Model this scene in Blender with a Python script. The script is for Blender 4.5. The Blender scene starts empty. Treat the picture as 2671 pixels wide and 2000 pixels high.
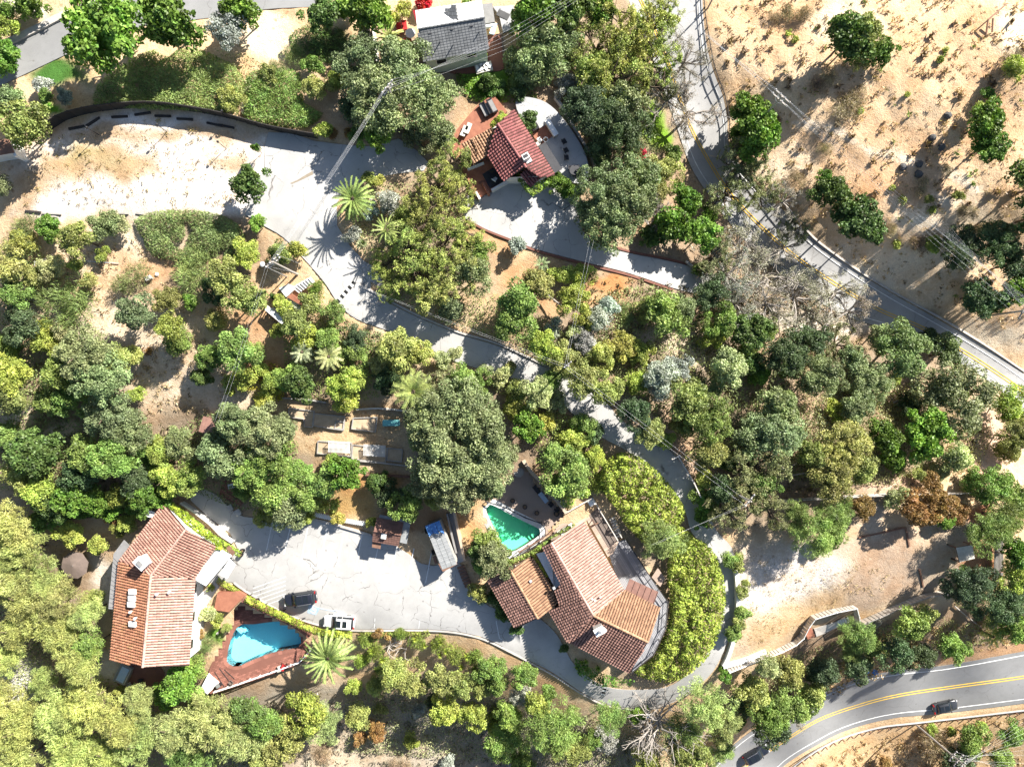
import bpy, bmesh, math, random
import numpy as np
from mathutils import Vector, Matrix
from mathutils.geometry import delaunay_2d_cdt
random.seed(7); RNG = np.random.default_rng(7)
S = bpy.context.scene
C = S.collection
# ------------------------------------------------------------------ camera, sky, sun, exposure
CX, CY, F, H = 1335.5, 1000.0, 1781.0, 103.0          # photo centre (px), focal length (px), camera height over the car park (m)
cam = bpy.data.cameras.new('camera'); camo = bpy.data.objects.new('camera', cam); C.objects.link(camo)
cam.sensor_fit = 'HORIZONTAL'; cam.angle_x = 2*math.atan(1335.5/F); cam.clip_start = 1; cam.clip_end = 600
camo.location = (0, 0, H); camo.rotation_euler = (0, 0, 0); S.camera = camo
EL, AZ = math.radians(36.5), math.radians(45)
w = bpy.data.worlds.new('World'); S.world = w; w.use_nodes = True
nt = w.node_tree; sky = nt.nodes.new('ShaderNodeTexSky'); sky.sky_type = 'NISHITA'; sky.sun_disc = False
sky.sun_elevation = EL; sky.sun_rotation = AZ
nt.links.new(sky.outputs[0], nt.nodes['Background'].inputs[0]); nt.nodes['Background'].inputs[1].default_value = 0.055
sl = bpy.data.lights.new('sun', 'SUN'); sl.energy = 5.0; sl.angle = math.radians(0.5); sl.color = (1, 0.95, 0.87)
so = bpy.data.objects.new('sun', sl); C.objects.link(so)
sd = Vector((math.cos(EL)*math.sin(AZ), math.cos(EL)*math.cos(AZ), math.sin(EL)))
so.rotation_euler = sd.to_track_quat('Z', 'Y').to_euler(); so.location = sd*150
S.view_settings.view_transform = 'Standard'; S.view_settings.look = 'None'; S.view_settings.gamma = 1
S.view_settings.use_curve_mapping = False; S.view_settings.exposure = 1.5
S.cycles.max_bounces = 5; S.cycles.diffuse_bounces = 3; S.cycles.glossy_bounces = 2; S.cycles.transmission_bounces = 4
S.cycles.transparent_max_bounces = 8; S.cycles.caustics_reflective = False; S.cycles.caustics_refractive = False

# ------------------------------------------------------------------ the lie of the land: height at a photo pixel
CTRL = np.array([
 (620,1450,0),(900,1480,0),(760,1560,0),(1150,1560,0),(1290,1660,0),(1500,1800,-.6),(1450,1480,.2),(1600,1500,.2),(1600,1700,0),(1000,1600,0),(1050,1400,0.3),
 (420,1400,-.3),(430,1600,-.6),(330,1720,-2.2),(300,1820,-4),(200,1480,-2.4),(150,1600,-4.5),(275,1580,-2.6),(560,1640,-2.3),(680,1690,-3.2),(620,1760,-3.3),(760,1700,-3.3),
 (860,1780,-5),(900,1900,-13),(600,1950,-10),(100,1900,-8),(300,1950,-9),(1300,1950,-14),(1100,1800,-6),(1100,1900,-13),(1700,1950,-14),(1500,1920,-12),(1780,1880,-6),(60,1780,-5),
 (1900,2000,-24),(2000,1970,-26),(2200,1850,-25.5),(2450,1800,-24.5),(2670,1760,-23.5),(2500,1950,-28.5),(2300,1980,-29),(2650,1950,-28),(2800,1740,-23),
 (1860,1720,-1.5),(1915,1500,-2),(1850,1330,-1),(1760,1220,.8),(1570,1080,3),(1310,935,4.5),(1000,820,6),(860,720,7),(800,550,8),(1000,400,8),(720,420,8.2),
 (2100,1450,-2.6),(2250,1550,-2.8),(2350,1400,-2.8),(2520,1450,-3),(2000,1650,-3),(2150,1720,-12),(2300,1680,-13),(2550,1630,-14),(2000,1830,-15),(2330,1600,-5),
 (2100,1100,-2),(2400,1270,-4),(2300,950,-8.5),(2500,1130,-9),(1950,1200,-1),(1950,950,0),(1750,950,2),(2200,1280,-2.5),
 (1800,50,2.5),(1860,300,0),(1940,480,-2),(2120,680,-6),(2330,820,-9),(2560,970,-13),(2750,1100,-15),(1750,100,2.5),(1780,300,.5),(1870,500,-2),(2050,700,-5.5),(2250,840,-8.5),
 (2100,150,4),(2400,200,5),(2620,400,2.5),(2300,500,0.5),(2560,720,-4.5),(2640,100,5.5),(2100,450,0.5),(2450,480,1),(2250,330,3),(2000,150,3.2),(2250,50,4.8),
 (1190,100,6),(1250,250,6.6),(1320,400,7),(1450,400,7),(1290,540,6.8),(1450,560,6),(1600,680,4),(1800,730,1),(1600,250,4),(1600,450,4.5),(1280,10,6),
 (300,420,9),(500,440,8.6),(100,420,9),(300,220,10),(120,150,8),(300,60,8),(500,30,8),(750,20,8),(800,200,9),(1000,250,8),(500,200,10),
 (900,1130,3),(980,1180,2.6),(300,900,6),(100,1000,4),(500,800,7),(300,1150,3),(650,1050,4.5),(1150,1150,3.4),(250,650,7.5),(600,640,8),(750,800,6.3),(400,1250,1),(700,1300,.8),(200,1320,.5),(60,1250,1),
 (1350,1290,1.2),(1250,1390,.3),(1500,1250,2),(1650,1350,0),(1800,1550,-1.4),(1500,760,5),(1200,680,6.6),(1400,880,4.6),(2050,1330,-1.5),(560,1280,.2),
], dtype=float)
def _shepard(u, v):
    u = np.asarray(u, float); v = np.asarray(v, float); shp = u.shape
    d2 = (u.reshape(-1, 1)-CTRL[:, 0])**2 + (v.reshape(-1, 1)-CTRL[:, 1])**2
    wt = 1.0/(d2+72.0**2)**2
    return ((wt*CTRL[:, 2]).sum(1)/wt.sum(1)).reshape(shp)
ZU0, ZV0, ZS = -600.0, -600.0, 10.0
def _zgrid():
    u, v = np.meshgrid(np.arange(ZU0, 3300, ZS), np.arange(ZV0, 2620, ZS)); g = _shepard(u, v); k = np.exp(-.5*(np.arange(-14, 15)/4.6)**2); k /= k.sum()
    for ax in (0, 1):
        p = np.pad(g, [(14, 14) if a == ax else (0, 0) for a in (0, 1)], 'edge'); g = sum(k[i]*np.take(p, range(i, i+g.shape[ax]), ax) for i in range(29))
    return g
ZG = _zgrid()
def Zn(u, v):
    a = np.clip((np.asarray(u, float)-ZU0)/ZS, 0, ZG.shape[1]-1.001); b = np.clip((np.asarray(v, float)-ZV0)/ZS, 0, ZG.shape[0]-1.001); i = a.astype(int); j = b.astype(int); a = a-i; b = b-j
    return (ZG[j, i]*(1-a)+ZG[j, i+1]*a)*(1-b)+(ZG[j+1, i]*(1-a)+ZG[j+1, i+1]*a)*b
def Z(u, v): return float(Zn(np.array([u]), np.array([v]))[0])
def W(u, v, z): k = (H-z)/F; return Vector(((u-CX)*k, -(v-CY)*k, z))      # photo pixel at a known height -> metres
def G(u, v, dz=0.0): return W(u, v, Z(u, v)+dz)
def px(p): k = F/(H-p[2]); return (CX+p[0]*k, CY-p[1]*k)
def gz(x, y):
    z = 0.0
    for _ in range(9):
        k = F/(H-z); z = Z(CX+x*k, CY-y*k)
    return z
MPP = lambda u, v: (H-Z(u, v))/F

# ------------------------------------------------------------------ materials
def NM(name):
    m = bpy.data.materials.new(name); m.use_nodes = True; t = m.node_tree
    return m, t, t.nodes['Principled BSDF']
def node(t, ty, **kw):
    n = t.nodes.new(ty)
    for k, v in kw.items(): setattr(n, k, v)
    return n
def mixc(t, fac, a, b, mode='MIX'):
    n = t.nodes.new('ShaderNodeMix'); n.data_type = 'RGBA'; n.blend_type = mode
    for i, x in ((0, fac), (6, a), (7, b)):
        if isinstance(x, (int, float)): n.inputs[i].default_value = x
        elif isinstance(x, tuple): n.inputs[i].default_value = (*x[:3], 1)
        else: t.links.new(x, n.inputs[i])
    return n.outputs[2]
def noise(t, co, scale, detail=3, rough=.55):
    n = node(t, 'ShaderNodeTexNoise'); n.inputs['Scale'].default_value = scale; n.inputs['Detail'].default_value = detail; n.inputs['Roughness'].default_value = rough
    t.links.new(co, n.inputs['Vector']); return n.outputs['Fac']
def ramp(t, x, a, b, lo=0.0, hi=1.0):
    n = node(t, 'ShaderNodeMapRange'); n.inputs[1].default_value = a; n.inputs[2].default_value = b; n.inputs[3].default_value = lo; n.inputs[4].default_value = hi
    t.links.new(x, n.inputs[0]); return n.outputs[0]
def bump(t, bs, h, strength, dist=.05):
    b = node(t, 'ShaderNodeBump'); b.inputs['Strength'].default_value = strength; b.inputs['Distance'].default_value = dist
    t.links.new(h, b.inputs['Height']); t.links.new(b.outputs[0], bs.inputs['Normal'])
def pos(t): return node(t, 'ShaderNodeNewGeometry').outputs['Position']
def attr(t, name): return node(t, 'ShaderNodeAttribute', attribute_name=name)
M = {}
def simple(name, c, rough=.7, c2=None, scale=1.5, metal=0, spec=.3, fine=12, bmp=.25):
    m, t, b = NM(name); b.inputs['Roughness'].default_value = rough; b.inputs['Metallic'].default_value = metal; b.inputs['Specular IOR Level'].default_value = spec
    p = pos(t); c2 = c2 or tuple(x*.72 for x in c)
    f = ramp(t, noise(t, p, scale, 4), .3, .7); col = mixc(t, f, c, c2)
    f2 = ramp(t, noise(t, p, fine, 3), .25, .75, .82, 1.12); n = node(t, 'ShaderNodeMix'); 
    col = mixc(t, 1.0, col, ramp_rgb(t, f2), 'MULTIPLY'); t.links.new(col, b.inputs['Base Color'])
    if bmp: bump(t, b, noise(t, p, fine, 3), bmp, .02)
    M[name] = m; return m
def ramp_rgb(t, x):
    n = node(t, 'ShaderNodeCombineColor'); [t.links.new(x, n.inputs[i]) for i in range(3)]; return n.outputs[0]
def tinted(name, c, c2, rough=.75, lo=.65, hi=1.25, spec=.25, moss=None):
    "colour varies piece by piece through the face attribute tint"
    m, t, b = NM(name); b.inputs['Roughness'].default_value = rough; b.inputs['Specular IOR Level'].default_value = spec
    p = pos(t); a = attr(t, 'tint').outputs['Fac']
    col = mixc(t, ramp(t, noise(t, p, .5, 4), .3, .7), c, c2)
    col = mixc(t, 1.0, col, ramp_rgb(t, ramp(t, a, 0, 1, lo, hi)), 'MULTIPLY')
    col = mixc(t, 1.0, col, ramp_rgb(t, ramp(t, noise(t, p, 9, 3), .2, .8, .8, 1.15)), 'MULTIPLY')
    if moss: col = mixc(t, ramp(t, noise(t, p, 1.1, 5, .7), .55, .72, 0, .75), col, moss)
    t.links.new(col, b.inputs['Base Color']); M[name] = m; return m
def concrete(name, c, crack=.0, cscale=.28, stain=.75, patch=True):
    m, t, b = NM(name); b.inputs['Roughness'].default_value = .85; b.inputs['Specular IOR Level'].default_value = .2
    p = pos(t)
    col = mixc(t, ramp(t, noise(t, p, .16, 5, .6), .38, .68), c, tuple(x*stain for x in c))
    col = mixc(t, ramp(t, noise(t, p, .9, 6, .7), .5, .8, 0, .5), col, tuple(x*.68 for x in c))
    col = mixc(t, 1.0, col, ramp_rgb(t, ramp(t, noise(t, p, 14, 3), .2, .8, .86, 1.1)), 'MULTIPLY')
    sp = node(t, 'ShaderNodeTexVoronoi'); sp.inputs['Scale'].default_value = .55; t.links.new(p, sp.inputs['Vector'])
    col = mixc(t, ramp(t, sp.outputs['Distance'], .05, .11, .5, 0), col, (.12, .11, .1))
    if crack:
        wp = node(t, 'ShaderNodeTexNoise'); wp.inputs['Scale'].default_value = .7; wp.inputs['Detail'].default_value = 6; t.links.new(p, wp.inputs['Vector'])
        vm = node(t, 'ShaderNodeVectorMath', operation='MULTIPLY_ADD'); t.links.new(wp.outputs['Color'], vm.inputs[0]); vm.inputs[1].default_value = (1.6, 1.6, 0); t.links.new(p, vm.inputs[2])
        vo = node(t, 'ShaderNodeTexVoronoi', feature='DISTANCE_TO_EDGE'); vo.inputs['Scale'].default_value = cscale; t.links.new(vm.outputs[0], vo.inputs['Vector'])
        line = ramp(t, vo.outputs['Distance'], .002, .011, 1, 0); gate = ramp(t, noise(t, p, .35, 2), .42, .55)
        mul = node(t, 'ShaderNodeMath', operation='MULTIPLY'); t.links.new(line, mul.inputs[0]); t.links.new(gate, mul.inputs[1])
        m2 = node(t, 'ShaderNodeMath', operation='MULTIPLY'); t.links.new(mul.outputs[0], m2.inputs[0]); m2.inputs[1].default_value = crack
        col = mixc(t, m2.outputs[0], col, (.1, .09, .08))
    t.links.new(col, b.inputs['Base Color']); bump(t, b, noise(t, p, 20, 3), .2, .02); M[name] = m; return m
def leafmat():
    m, t, b = NM('foliage'); t.nodes.remove(b); out = t.nodes['Material Output']
    oi = node(t, 'ShaderNodeObjectInfo'); tc = node(t, 'ShaderNodeTexCoord'); p = pos(t)
    a = attr(t, 'tint').outputs['Fac']
    col = mixc(t, 1.0, oi.outputs['Color'], ramp_rgb(t, ramp(t, a, 0, 1, .3, 1.75)), 'MULTIPLY')
    hs = node(t, 'ShaderNodeHueSaturation'); t.links.new(col, hs.inputs['Color'])
    t.links.new(ramp(t, noise(t, p, .8, 3), .25, .75, .478, .52), hs.inputs['Hue']); t.links.new(ramp(t, noise(t, p, .45, 3), .3, .7, .7, 1.3), hs.inputs['Value'])
    hs.inputs['Saturation'].default_value = 1.0
    d = node(t, 'ShaderNodeBsdfPrincipled'); d.inputs['Roughness'].default_value = .5; d.inputs['Specular IOR Level'].default_value = .3
    tr = node(t, 'ShaderNodeBsdfTranslucent'); mx = node(t, 'ShaderNodeMixShader'); mx.inputs[0].default_value = .18
    t.links.new(hs.outputs[0], d.inputs['Base Color'])
    t.links.new(mixc(t, 1.0, hs.outputs[0], (1.1, 1.25, .5), 'MULTIPLY'), tr.inputs['Color'])
    t.links.new(d.outputs[0], mx.inputs[1]); t.links.new(tr.outputs[0], mx.inputs[2]); t.links.new(mx.outputs[0], out.inputs[0]); M['leaf'] = m
leafmat()
simple('bark', (.16, .12, .085), .9, (.09, .065, .045)); simple('bark_grey', (.42, .38, .34), .9, (.26, .23, .2)); simple('bark_dark', (.05, .04, .03), .9)
simple('stucco_white', (.72, .7, .66), .8, (.62, .6, .56)); simple('stucco_tan', (.5, .4, .3), .85, (.42, .33, .25)); simple('stucco_green', (.55, .62, .48), .8, (.48, .54, .42))
simple('white_paint', (.8, .8, .78), .6, (.7, .7, .68)); simple('white_roof', (.78, .78, .76), .7, (.68, .67, .64), .6)
simple('grey_wood', (.4, .38, .35), .85, (.28, .26, .24)); simple('pale_wood', (.62, .58, .52), .85, (.48, .44, .39)); simple('brown_wood', (.24, .13, .085), .8, (.15, .085, .06)); simple('dark_wood', (.045, .04, .038), .8)
simple('terracotta', (.33, .14, .085), .8, (.24, .095, .06)); simple('copper_sheet', (.3, .17, .13), .45, (.22, .12, .095), spec=.5); simple('steel', (.55, .56, .57), .4, metal=.7); simple('dark_metal', (.06, .06, .065), .5)
simple('grey_metal', (.26, .255, .25), .6, (.2, .195, .19)); simple('galvanised', (.6, .6, .6), .5, (.5, .5, .5), metal=.3); simple('rubber', (.02, .02, .02), .8); simple('black_paint', (.02, .02, .022), .5)
simple('red_fabric', (.5, .03, .03), .8); simple('charcoal_fabric', (.05, .05, .055), .9); simple('pale_fabric', (.6, .57, .5), .9); simple('brown_fabric', (.17, .13, .11), .9, (.13, .1, .085)); simple('teal_paint', (.2, .55, .55), .6)
simple('yellow_paint', (.75, .48, .05), .7, (.6, .38, .06)); simple('line_paint', (.75, .75, .73), .7, (.55, .55, .54), 2.5); simple('blue_paint', (.3, .45, .6), .7, (.45, .52, .6)); simple('blue_tarp', (.06, .16, .42), .5, (.12, .3, .6), 3); simple('red_paint', (.3, .02, .025), .5)
simple('soil', (.2, .13, .08), .95, (.13, .085, .055)); simple('tan_soil', (.5, .39, .27), .95, (.42, .31, .2)); simple('plaster_pool', (.42, .87, .98), .8, (.38, .85, .97), .5, bmp=0); simple('plaster_green', (.26, .86, .6), .8, (.22, .82, .55), .5, bmp=0)
simple('stone', (.5, .47, .43), .9, (.36, .33, .3)); simple('rock_dark', (.1, .1, .1), .9); simple('wire', (.75, .75, .76), .5); simple('insulator', (.6, .6, .6), .3); simple('pole_wood', (.42, .38, .34), .85, (.3, .27, .24)); simple('silver_roof', (.72, .74, .76), .6, (.62, .64, .66)); simple('corrugated', (.3, .31, .31), .5, (.2, .21, .215), 1.2)
simple('gravel_pale', (.5, .48, .45), .95, (.42, .39, .35), 1.5, fine=25); simple('patch_dirt', (.3, .25, .19), .95)
tinted('roof_tile_clay', (.36, .2, .155), (.31, .165, .125), lo=.7, hi=1.25); tinted('roof_tile_pink', (.44, .26, .205), (.53, .35, .29), lo=.8, hi=1.18, moss=(.55, .4, .34))
tinted('roof_tile_brown', (.27, .155, .125), (.22, .125, .1), lo=.7, hi=1.3); tinted('roof_tile_tan', (.4, .24, .145), (.34, .2, .12), lo=.75, hi=1.2)
tinted('roof_tile_orange', (.34, .16, .095), (.29, .13, .075), lo=.7, hi=1.25, moss=(.22, .15, .06)); tinted('roof_tile_red', (.25, .085, .085), (.31, .13, .115), lo=.7, hi=1.25); simple('roof_under', (.06, .03, .024), .9)  # slab colour kept dark to put shade into the gaps between tiles
tinted('shingle_grey', (.15, .155, .16), (.19, .195, .2), lo=.82, hi=1.16); tinted('shingle_brown', (.21, .115, .09), (.17, .09, .07), lo=.8, hi=1.15); tinted('shingle_pale', (.62, .64, .66), (.7, .71, .72), lo=.9, hi=1.08)
tinted('brick_red', (.29, .13, .095), (.23, .1, .075), lo=.7, hi=1.25); tinted('paver_grey', (.45, .44, .43), (.38, .37, .36), lo=.8, hi=1.15); tinted('plank_tan', (.46, .35, .28), (.4, .31, .25), lo=.8, hi=1.15); tinted('plank_grey', (.3, .3, .31), (.25, .25, .265), lo=.8, hi=1.15); tinted('plank_brown', (.2, .16, .14), (.17, .14, .12), lo=.8, hi=1.2)
concrete('lot_concrete', (.44, .43, .412), .9, .3, .78); concrete('drive_concrete', (.44, .43, .414), .8, .35, .78); concrete('asphalt', (.26, .26, .258), .3, .12, .82); concrete('asphalt_pale', (.37, .365, .358), .35, .15, .75); concrete('patio_stone', (.42, .42, .42), .5, .6, .8)
def glassmat():
    m, t, b = NM('dark_glass'); b.inputs['Base Color'].default_value = (.012, .016, .02, 1); b.inputs['Roughness'].default_value = .06; b.inputs['Specular IOR Level'].default_value = .7; M['glass'] = m
glassmat()
def watermat(name, tint):
    m, t, b = NM(name); t.nodes.remove(b); out = t.nodes['Material Output']
    tr = node(t, 'ShaderNodeBsdfTransparent'); tr.inputs[0].default_value = (*tint, 1); gl = node(t, 'ShaderNodeBsdfGlossy'); gl.inputs['Roughness'].default_value = .04
    fr = node(t, 'ShaderNodeFresnel'); fr.inputs[0].default_value = 1.33; mx = node(t, 'ShaderNodeMixShader'); b2 = node(t, 'ShaderNodeBump'); b2.inputs['Strength'].default_value = .15; b2.inputs['Distance'].default_value = .05
    t.links.new(noise(t, pos(t), 2.2, 3), b2.inputs['Height']); t.links.new(b2.outputs[0], gl.inputs['Normal']); t.links.new(b2.outputs[0], fr.inputs['Normal'])
    t.links.new(fr.outputs[0], mx.inputs[0]); t.links.new(tr.outputs[0], mx.inputs[1]); t.links.new(gl.outputs[0], mx.inputs[2]); t.links.new(mx.outputs[0], out.inputs[0]); M[name] = m
watermat('water_blue', (.72, .98, 1.0)); watermat('water_green', (.75, .99, .88))
def carpaint(name, c):
    m, t, b = NM(name); b.inputs['Base Color'].default_value = (*c, 1); b.inputs['Roughness'].default_value = .28; b.inputs['Coat Weight'].default_value = .6; b.inputs['Coat Roughness'].default_value = .05
    p = pos(t); t.links.new(mixc(t, ramp(t, noise(t, p, 2, 4), .4, .8, 0, .5), c, tuple(min(1, x*1.15+.01) for x in c)), b.inputs['Base Color']); M[name] = m
carpaint('paint_navy', (.012, .014, .022)); carpaint('paint_white', (.75, .75, .74)); carpaint('paint_charcoal', (.03, .032, .036))
def lamp_red():
    m, t, b = NM('tail_light'); b.inputs['Base Color'].default_value = (.35, .01, .01, 1); b.inputs['Roughness'].default_value = .2; M['tail'] = m
lamp_red()
def groundmat():
    m, t, b = NM('dry_ground'); b.inputs['Roughness'].default_value = .95; b.inputs['Specular IOR Level'].default_value = .1
    p = pos(t); z = attr(t, 'zone').outputs['Color']; g = attr(t, 'gritty').outputs['Fac']
    n1 = noise(t, p, .22, 5, .65); n2 = noise(t, p, 1.3, 5, .7); n3 = noise(t, p, 6, 4, .7)
    col = mixc(t, ramp(t, n1, .42, .62, 0, .55), z, mixc(t, 1.0, z, (.86, .66, .48), 'MULTIPLY'))
    col = mixc(t, ramp(t, n2, .5, .68, 0, .7), col, mixc(t, 1.0, z, (1.25, 1.2, 1.15), 'MULTIPLY'))
    col = mixc(t, ramp(t, n3, .3, .55, .5, 0), col, mixc(t, 1.0, z, (.5, .42, .34), 'MULTIPLY'))
    v = node(t, 'ShaderNodeTexVoronoi'); v.inputs['Scale'].default_value = .9; t.links.new(p, v.inputs['Vector'])
    sp = ramp(t, v.outputs['Distance'], .1, .3, 1, 0); mu = node(t, 'ShaderNodeMath', operation='MULTIPLY'); t.links.new(sp, mu.inputs[0]); t.links.new(ramp(t, noise(t, p, .5, 2), .45, .6, 0, .6), mu.inputs[1])
    col = mixc(t, mu.outputs[0], col, mixc(t, 1.0, z, (.45, .33, .22), 'MULTIPLY'))
    t.links.new(col, b.inputs['Base Color'])
    ad = node(t, 'ShaderNodeMath', operation='ADD'); t.links.new(n3, ad.inputs[0]); t.links.new(noise(t, p, 2.2, 4), ad.inputs[1])
    bump(t, b, ad.outputs[0], .6, .2); M['ground'] = m
groundmat()

# ------------------------------------------------------------------ mesh helpers
class MB:
    def __init__(s): s.v = []; s.f = []; s.t = []
    def add(s, vs, fs, tint=.5):
        o = len(s.v); s.v += [tuple(x) for x in vs]; s.f += [tuple(i+o for i in f) for f in fs]; s.t += [tint]*len(fs)
    def box(s, c, size, rz=0, tint=.5, rx=0, ry=0):
        m = Matrix.Rotation(rz, 3, 'Z') @ Matrix.Rotation(ry, 3, 'Y') @ Matrix.Rotation(rx, 3, 'X'); h = [x/2 for x in size]; c = Vector(c)
        vs = [c+m @ Vector((sx*h[0], sy*h[1], sz*h[2])) for sx in (-1, 1) for sy in (-1, 1) for sz in (-1, 1)]
        s.add(vs, [(0, 1, 3, 2), (4, 6, 7, 5), (0, 4, 5, 1), (2, 3, 7, 6), (0, 2, 6, 4), (1, 5, 7, 3)], tint)
    def bar(s, a, b, wd, ht, tint=.5):
        "a box beam from a to b"
        a = Vector(a); b = Vector(b); d = (b-a); L = d.length
        if L < 1e-6: return
        d /= L; up = Vector((0, 0, 1)) if abs(d.z) < .95 else Vector((1, 0, 0)); sx = d.cross(up).normalized()*wd/2; sy = sx.cross(d).normalized()*ht/2
        vs = [p+i*sx+j*sy for p in (a, b) for i, j in ((-1, -1), (1, -1), (1, 1), (-1, 1))]
        s.add(vs, [(0, 1, 2, 3), (7, 6, 5, 4), (0, 4, 5, 1), (1, 5, 6, 2), (2, 6, 7, 3), (3, 7, 4, 0)], tint)
    def tube(s, pts, r0, r1=None, n=6, cap=True, tint=.5):
        r1 = r0 if r1 is None else r1; pts = [Vector(p) for p in pts]; o = len(s.v); k = len(pts)
        for i, p in enumerate(pts):
            d = (pts[min(i+1, k-1)]-pts[max(i-1, 0)]).normalized(); up = Vector((0, 0, 1)) if abs(d.z) < .9 else Vector((1, 0, 0)); a = d.cross(up).normalized(); b = a.cross(d)
            r = r0+(r1-r0)*i/max(1, k-1)
            for j in range(n): q = p+(a*math.cos(2*math.pi*j/n)+b*math.sin(2*math.pi*j/n))*r; s.v.append(tuple(q))
        for i in range(k-1):
            for j in range(n): s.f.append((o+i*n+j, o+i*n+(j+1) % n, o+(i+1)*n+(j+1) % n, o+(i+1)*n+j)); s.t.append(tint)
        if cap: s.f.append(tuple(o+j for j in range(n))[::-1]); s.f.append(tuple(o+(k-1)*n+j for j in range(n))); s.t += [tint]*2
    def lathe(s, c, prof, n=12, tint=.5):
        o = len(s.v); c = Vector(c)
        for r, z in prof:
            for j in range(n): s.v.append((c.x+r*math.cos(2*math.pi*j/n), c.y+r*math.sin(2*math.pi*j/n), c.z+z))
        for i in range(len(prof)-1):
            for j in range(n): s.f.append((o+i*n+j, o+i*n+(j+1) % n, o+(i+1)*n+(j+1) % n, o+(i+1)*n+j)); s.t.append(tint)
        s.f.append(tuple(o+j for j in range(n))[::-1]); s.f.append(tuple(o+(len(prof)-1)*n+j for j in range(n))); s.t += [tint]*2
    def prism(s, top, depth, tint=.5):
        "polygon (3-D points) extruded straight down"
        n = len(top); top = [Vector(p) for p in top]; a = sum(top[i].x*top[(i+1) % n].y-top[(i+1) % n].x*top[i].y for i in range(n))
        if a < 0: top = top[::-1]
        s.add(top+[p-Vector((0, 0, depth)) for p in top], [tuple(range(n)), tuple(range(2*n-1, n-1, -1))]+[(i, i+n, (i+1) % n+n, (i+1) % n) for i in range(n)], tint)
def mesh(name, mb, mat, smooth=False):
    me = bpy.data.meshes.new(name); me.from_pydata(mb.v, [], mb.f)
    if any(x != .5 for x in mb.t): me.attributes.new('tint', 'FLOAT', 'FACE').data.foreach_set('value', np.array(mb.t, dtype=np.float32))
    me.materials.append(M[mat] if isinstance(mat, str) else mat)
    if smooth: me.polygons.foreach_set('use_smooth', [True]*len(me.polygons))
    me.update(); return me
def link(name, me, parent=None, loc=(0, 0, 0), rot=(0, 0, 0)):
    o = bpy.data.objects.new(name, me); C.objects.link(o); o.location = loc; o.rotation_euler = rot
    if parent: o.parent = parent
    return o
def tag(o, label=None, cat=None, group=None, kind=None):
    for k, v in (('label', label), ('category', cat), ('group', group), ('kind', kind)):
        if v: o[k] = v
    return o
def thing(name, label, cat, loc=(0, 0, 0), rz=0, group=None):
    return tag(link(name, None, None, loc, (0, 0, rz)), label, cat, group)
def part(name, mb, mat, parent, label=None, smooth=False, world=True, kind=None):
    "a mesh under its thing; its points are given in world metres unless world is False"
    if world:
        off = Vector((0, 0, 0)); q = parent
        while q: off += q.location; q = q.parent
        mb.v = [(x-off.x, y-off.y, z-off.z) for x, y, z in mb.v]
    return tag(link(name, mesh(name, mb, mat, smooth), parent), label, kind=kind)
def single(name, mb, mat, label, cat, group=None, smooth=False):
    "a thing of one mesh, its origin at its base"
    a = np.array(mb.v); c = Vector((*(a[:, :2].min(0)+a[:, :2].max(0))/2, a[:, 2].min())); mb.v = [tuple(p) for p in a-np.array(c)]
    return tag(link(name, mesh(name, mb, mat, smooth), None, c), label, cat, group)
def struct(name, mb, mat, parent=None, smooth=False): return tag(link(name, mesh(name, mb, mat, smooth), parent), kind='structure')
def copy_tree(o, parent=None):
    c = o.copy(); C.objects.link(c); c.parent = parent
    for ch in list(o.children): copy_tree(ch, c)
    return c
# polygons in photo pixels
def inpoly(u, v, poly):
    u = np.asarray(u, float); v = np.asarray(v, float); r = np.zeros(u.shape, bool); n = len(poly)
    for i in range(n):
        x1, y1 = poly[i][:2]; x2, y2 = poly[(i+1) % n][:2]
        if y1 == y2: continue
        r ^= ((y1 > v) != (y2 > v)) & (u < (x2-x1)*(v-y1)/(y2-y1)+x1)
    return r
def edgedist(u, v, poly):
    d = np.full(np.asarray(u).shape, 1e9); n = len(poly)
    for i in range(n):
        a = np.array(poly[i][:2], float); b = np.array(poly[(i+1) % n][:2], float); e = b-a; L = (e**2).sum()+1e-9
        k = np.clip(((u-a[0])*e[0]+(v-a[1])*e[1])/L, 0, 1); d = np.minimum(d, np.hypot(u-a[0]-k*e[0], v-a[1]-k*e[1]))
    return d
def smooth_path(pts, step=14, closed=False):
    "Catmull-Rom through pixel points"
    P = [np.array(p, float) for p in pts]; n = len(P); out = []
    for i in range(n if closed else n-1):
        p0 = P[(i-1) % n] if closed else P[max(i-1, 0)]; p1 = P[i]; p2 = P[(i+1) % n]; p3 = P[(i+2) % n] if closed else P[min(i+2, n-1)]
        k = max(1, int(np.linalg.norm(p2-p1)/step))
        for j in range(k):
            t = j/k; out.append(tuple(.5*((2*p1)+(-p0+p2)*t+(2*p0-5*p1+4*p2-p3)*t*t+(-p0+3*p1-3*p2+p3)*t**3)))
    if not closed: out.append(tuple(P[-1]))
    return out
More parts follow.
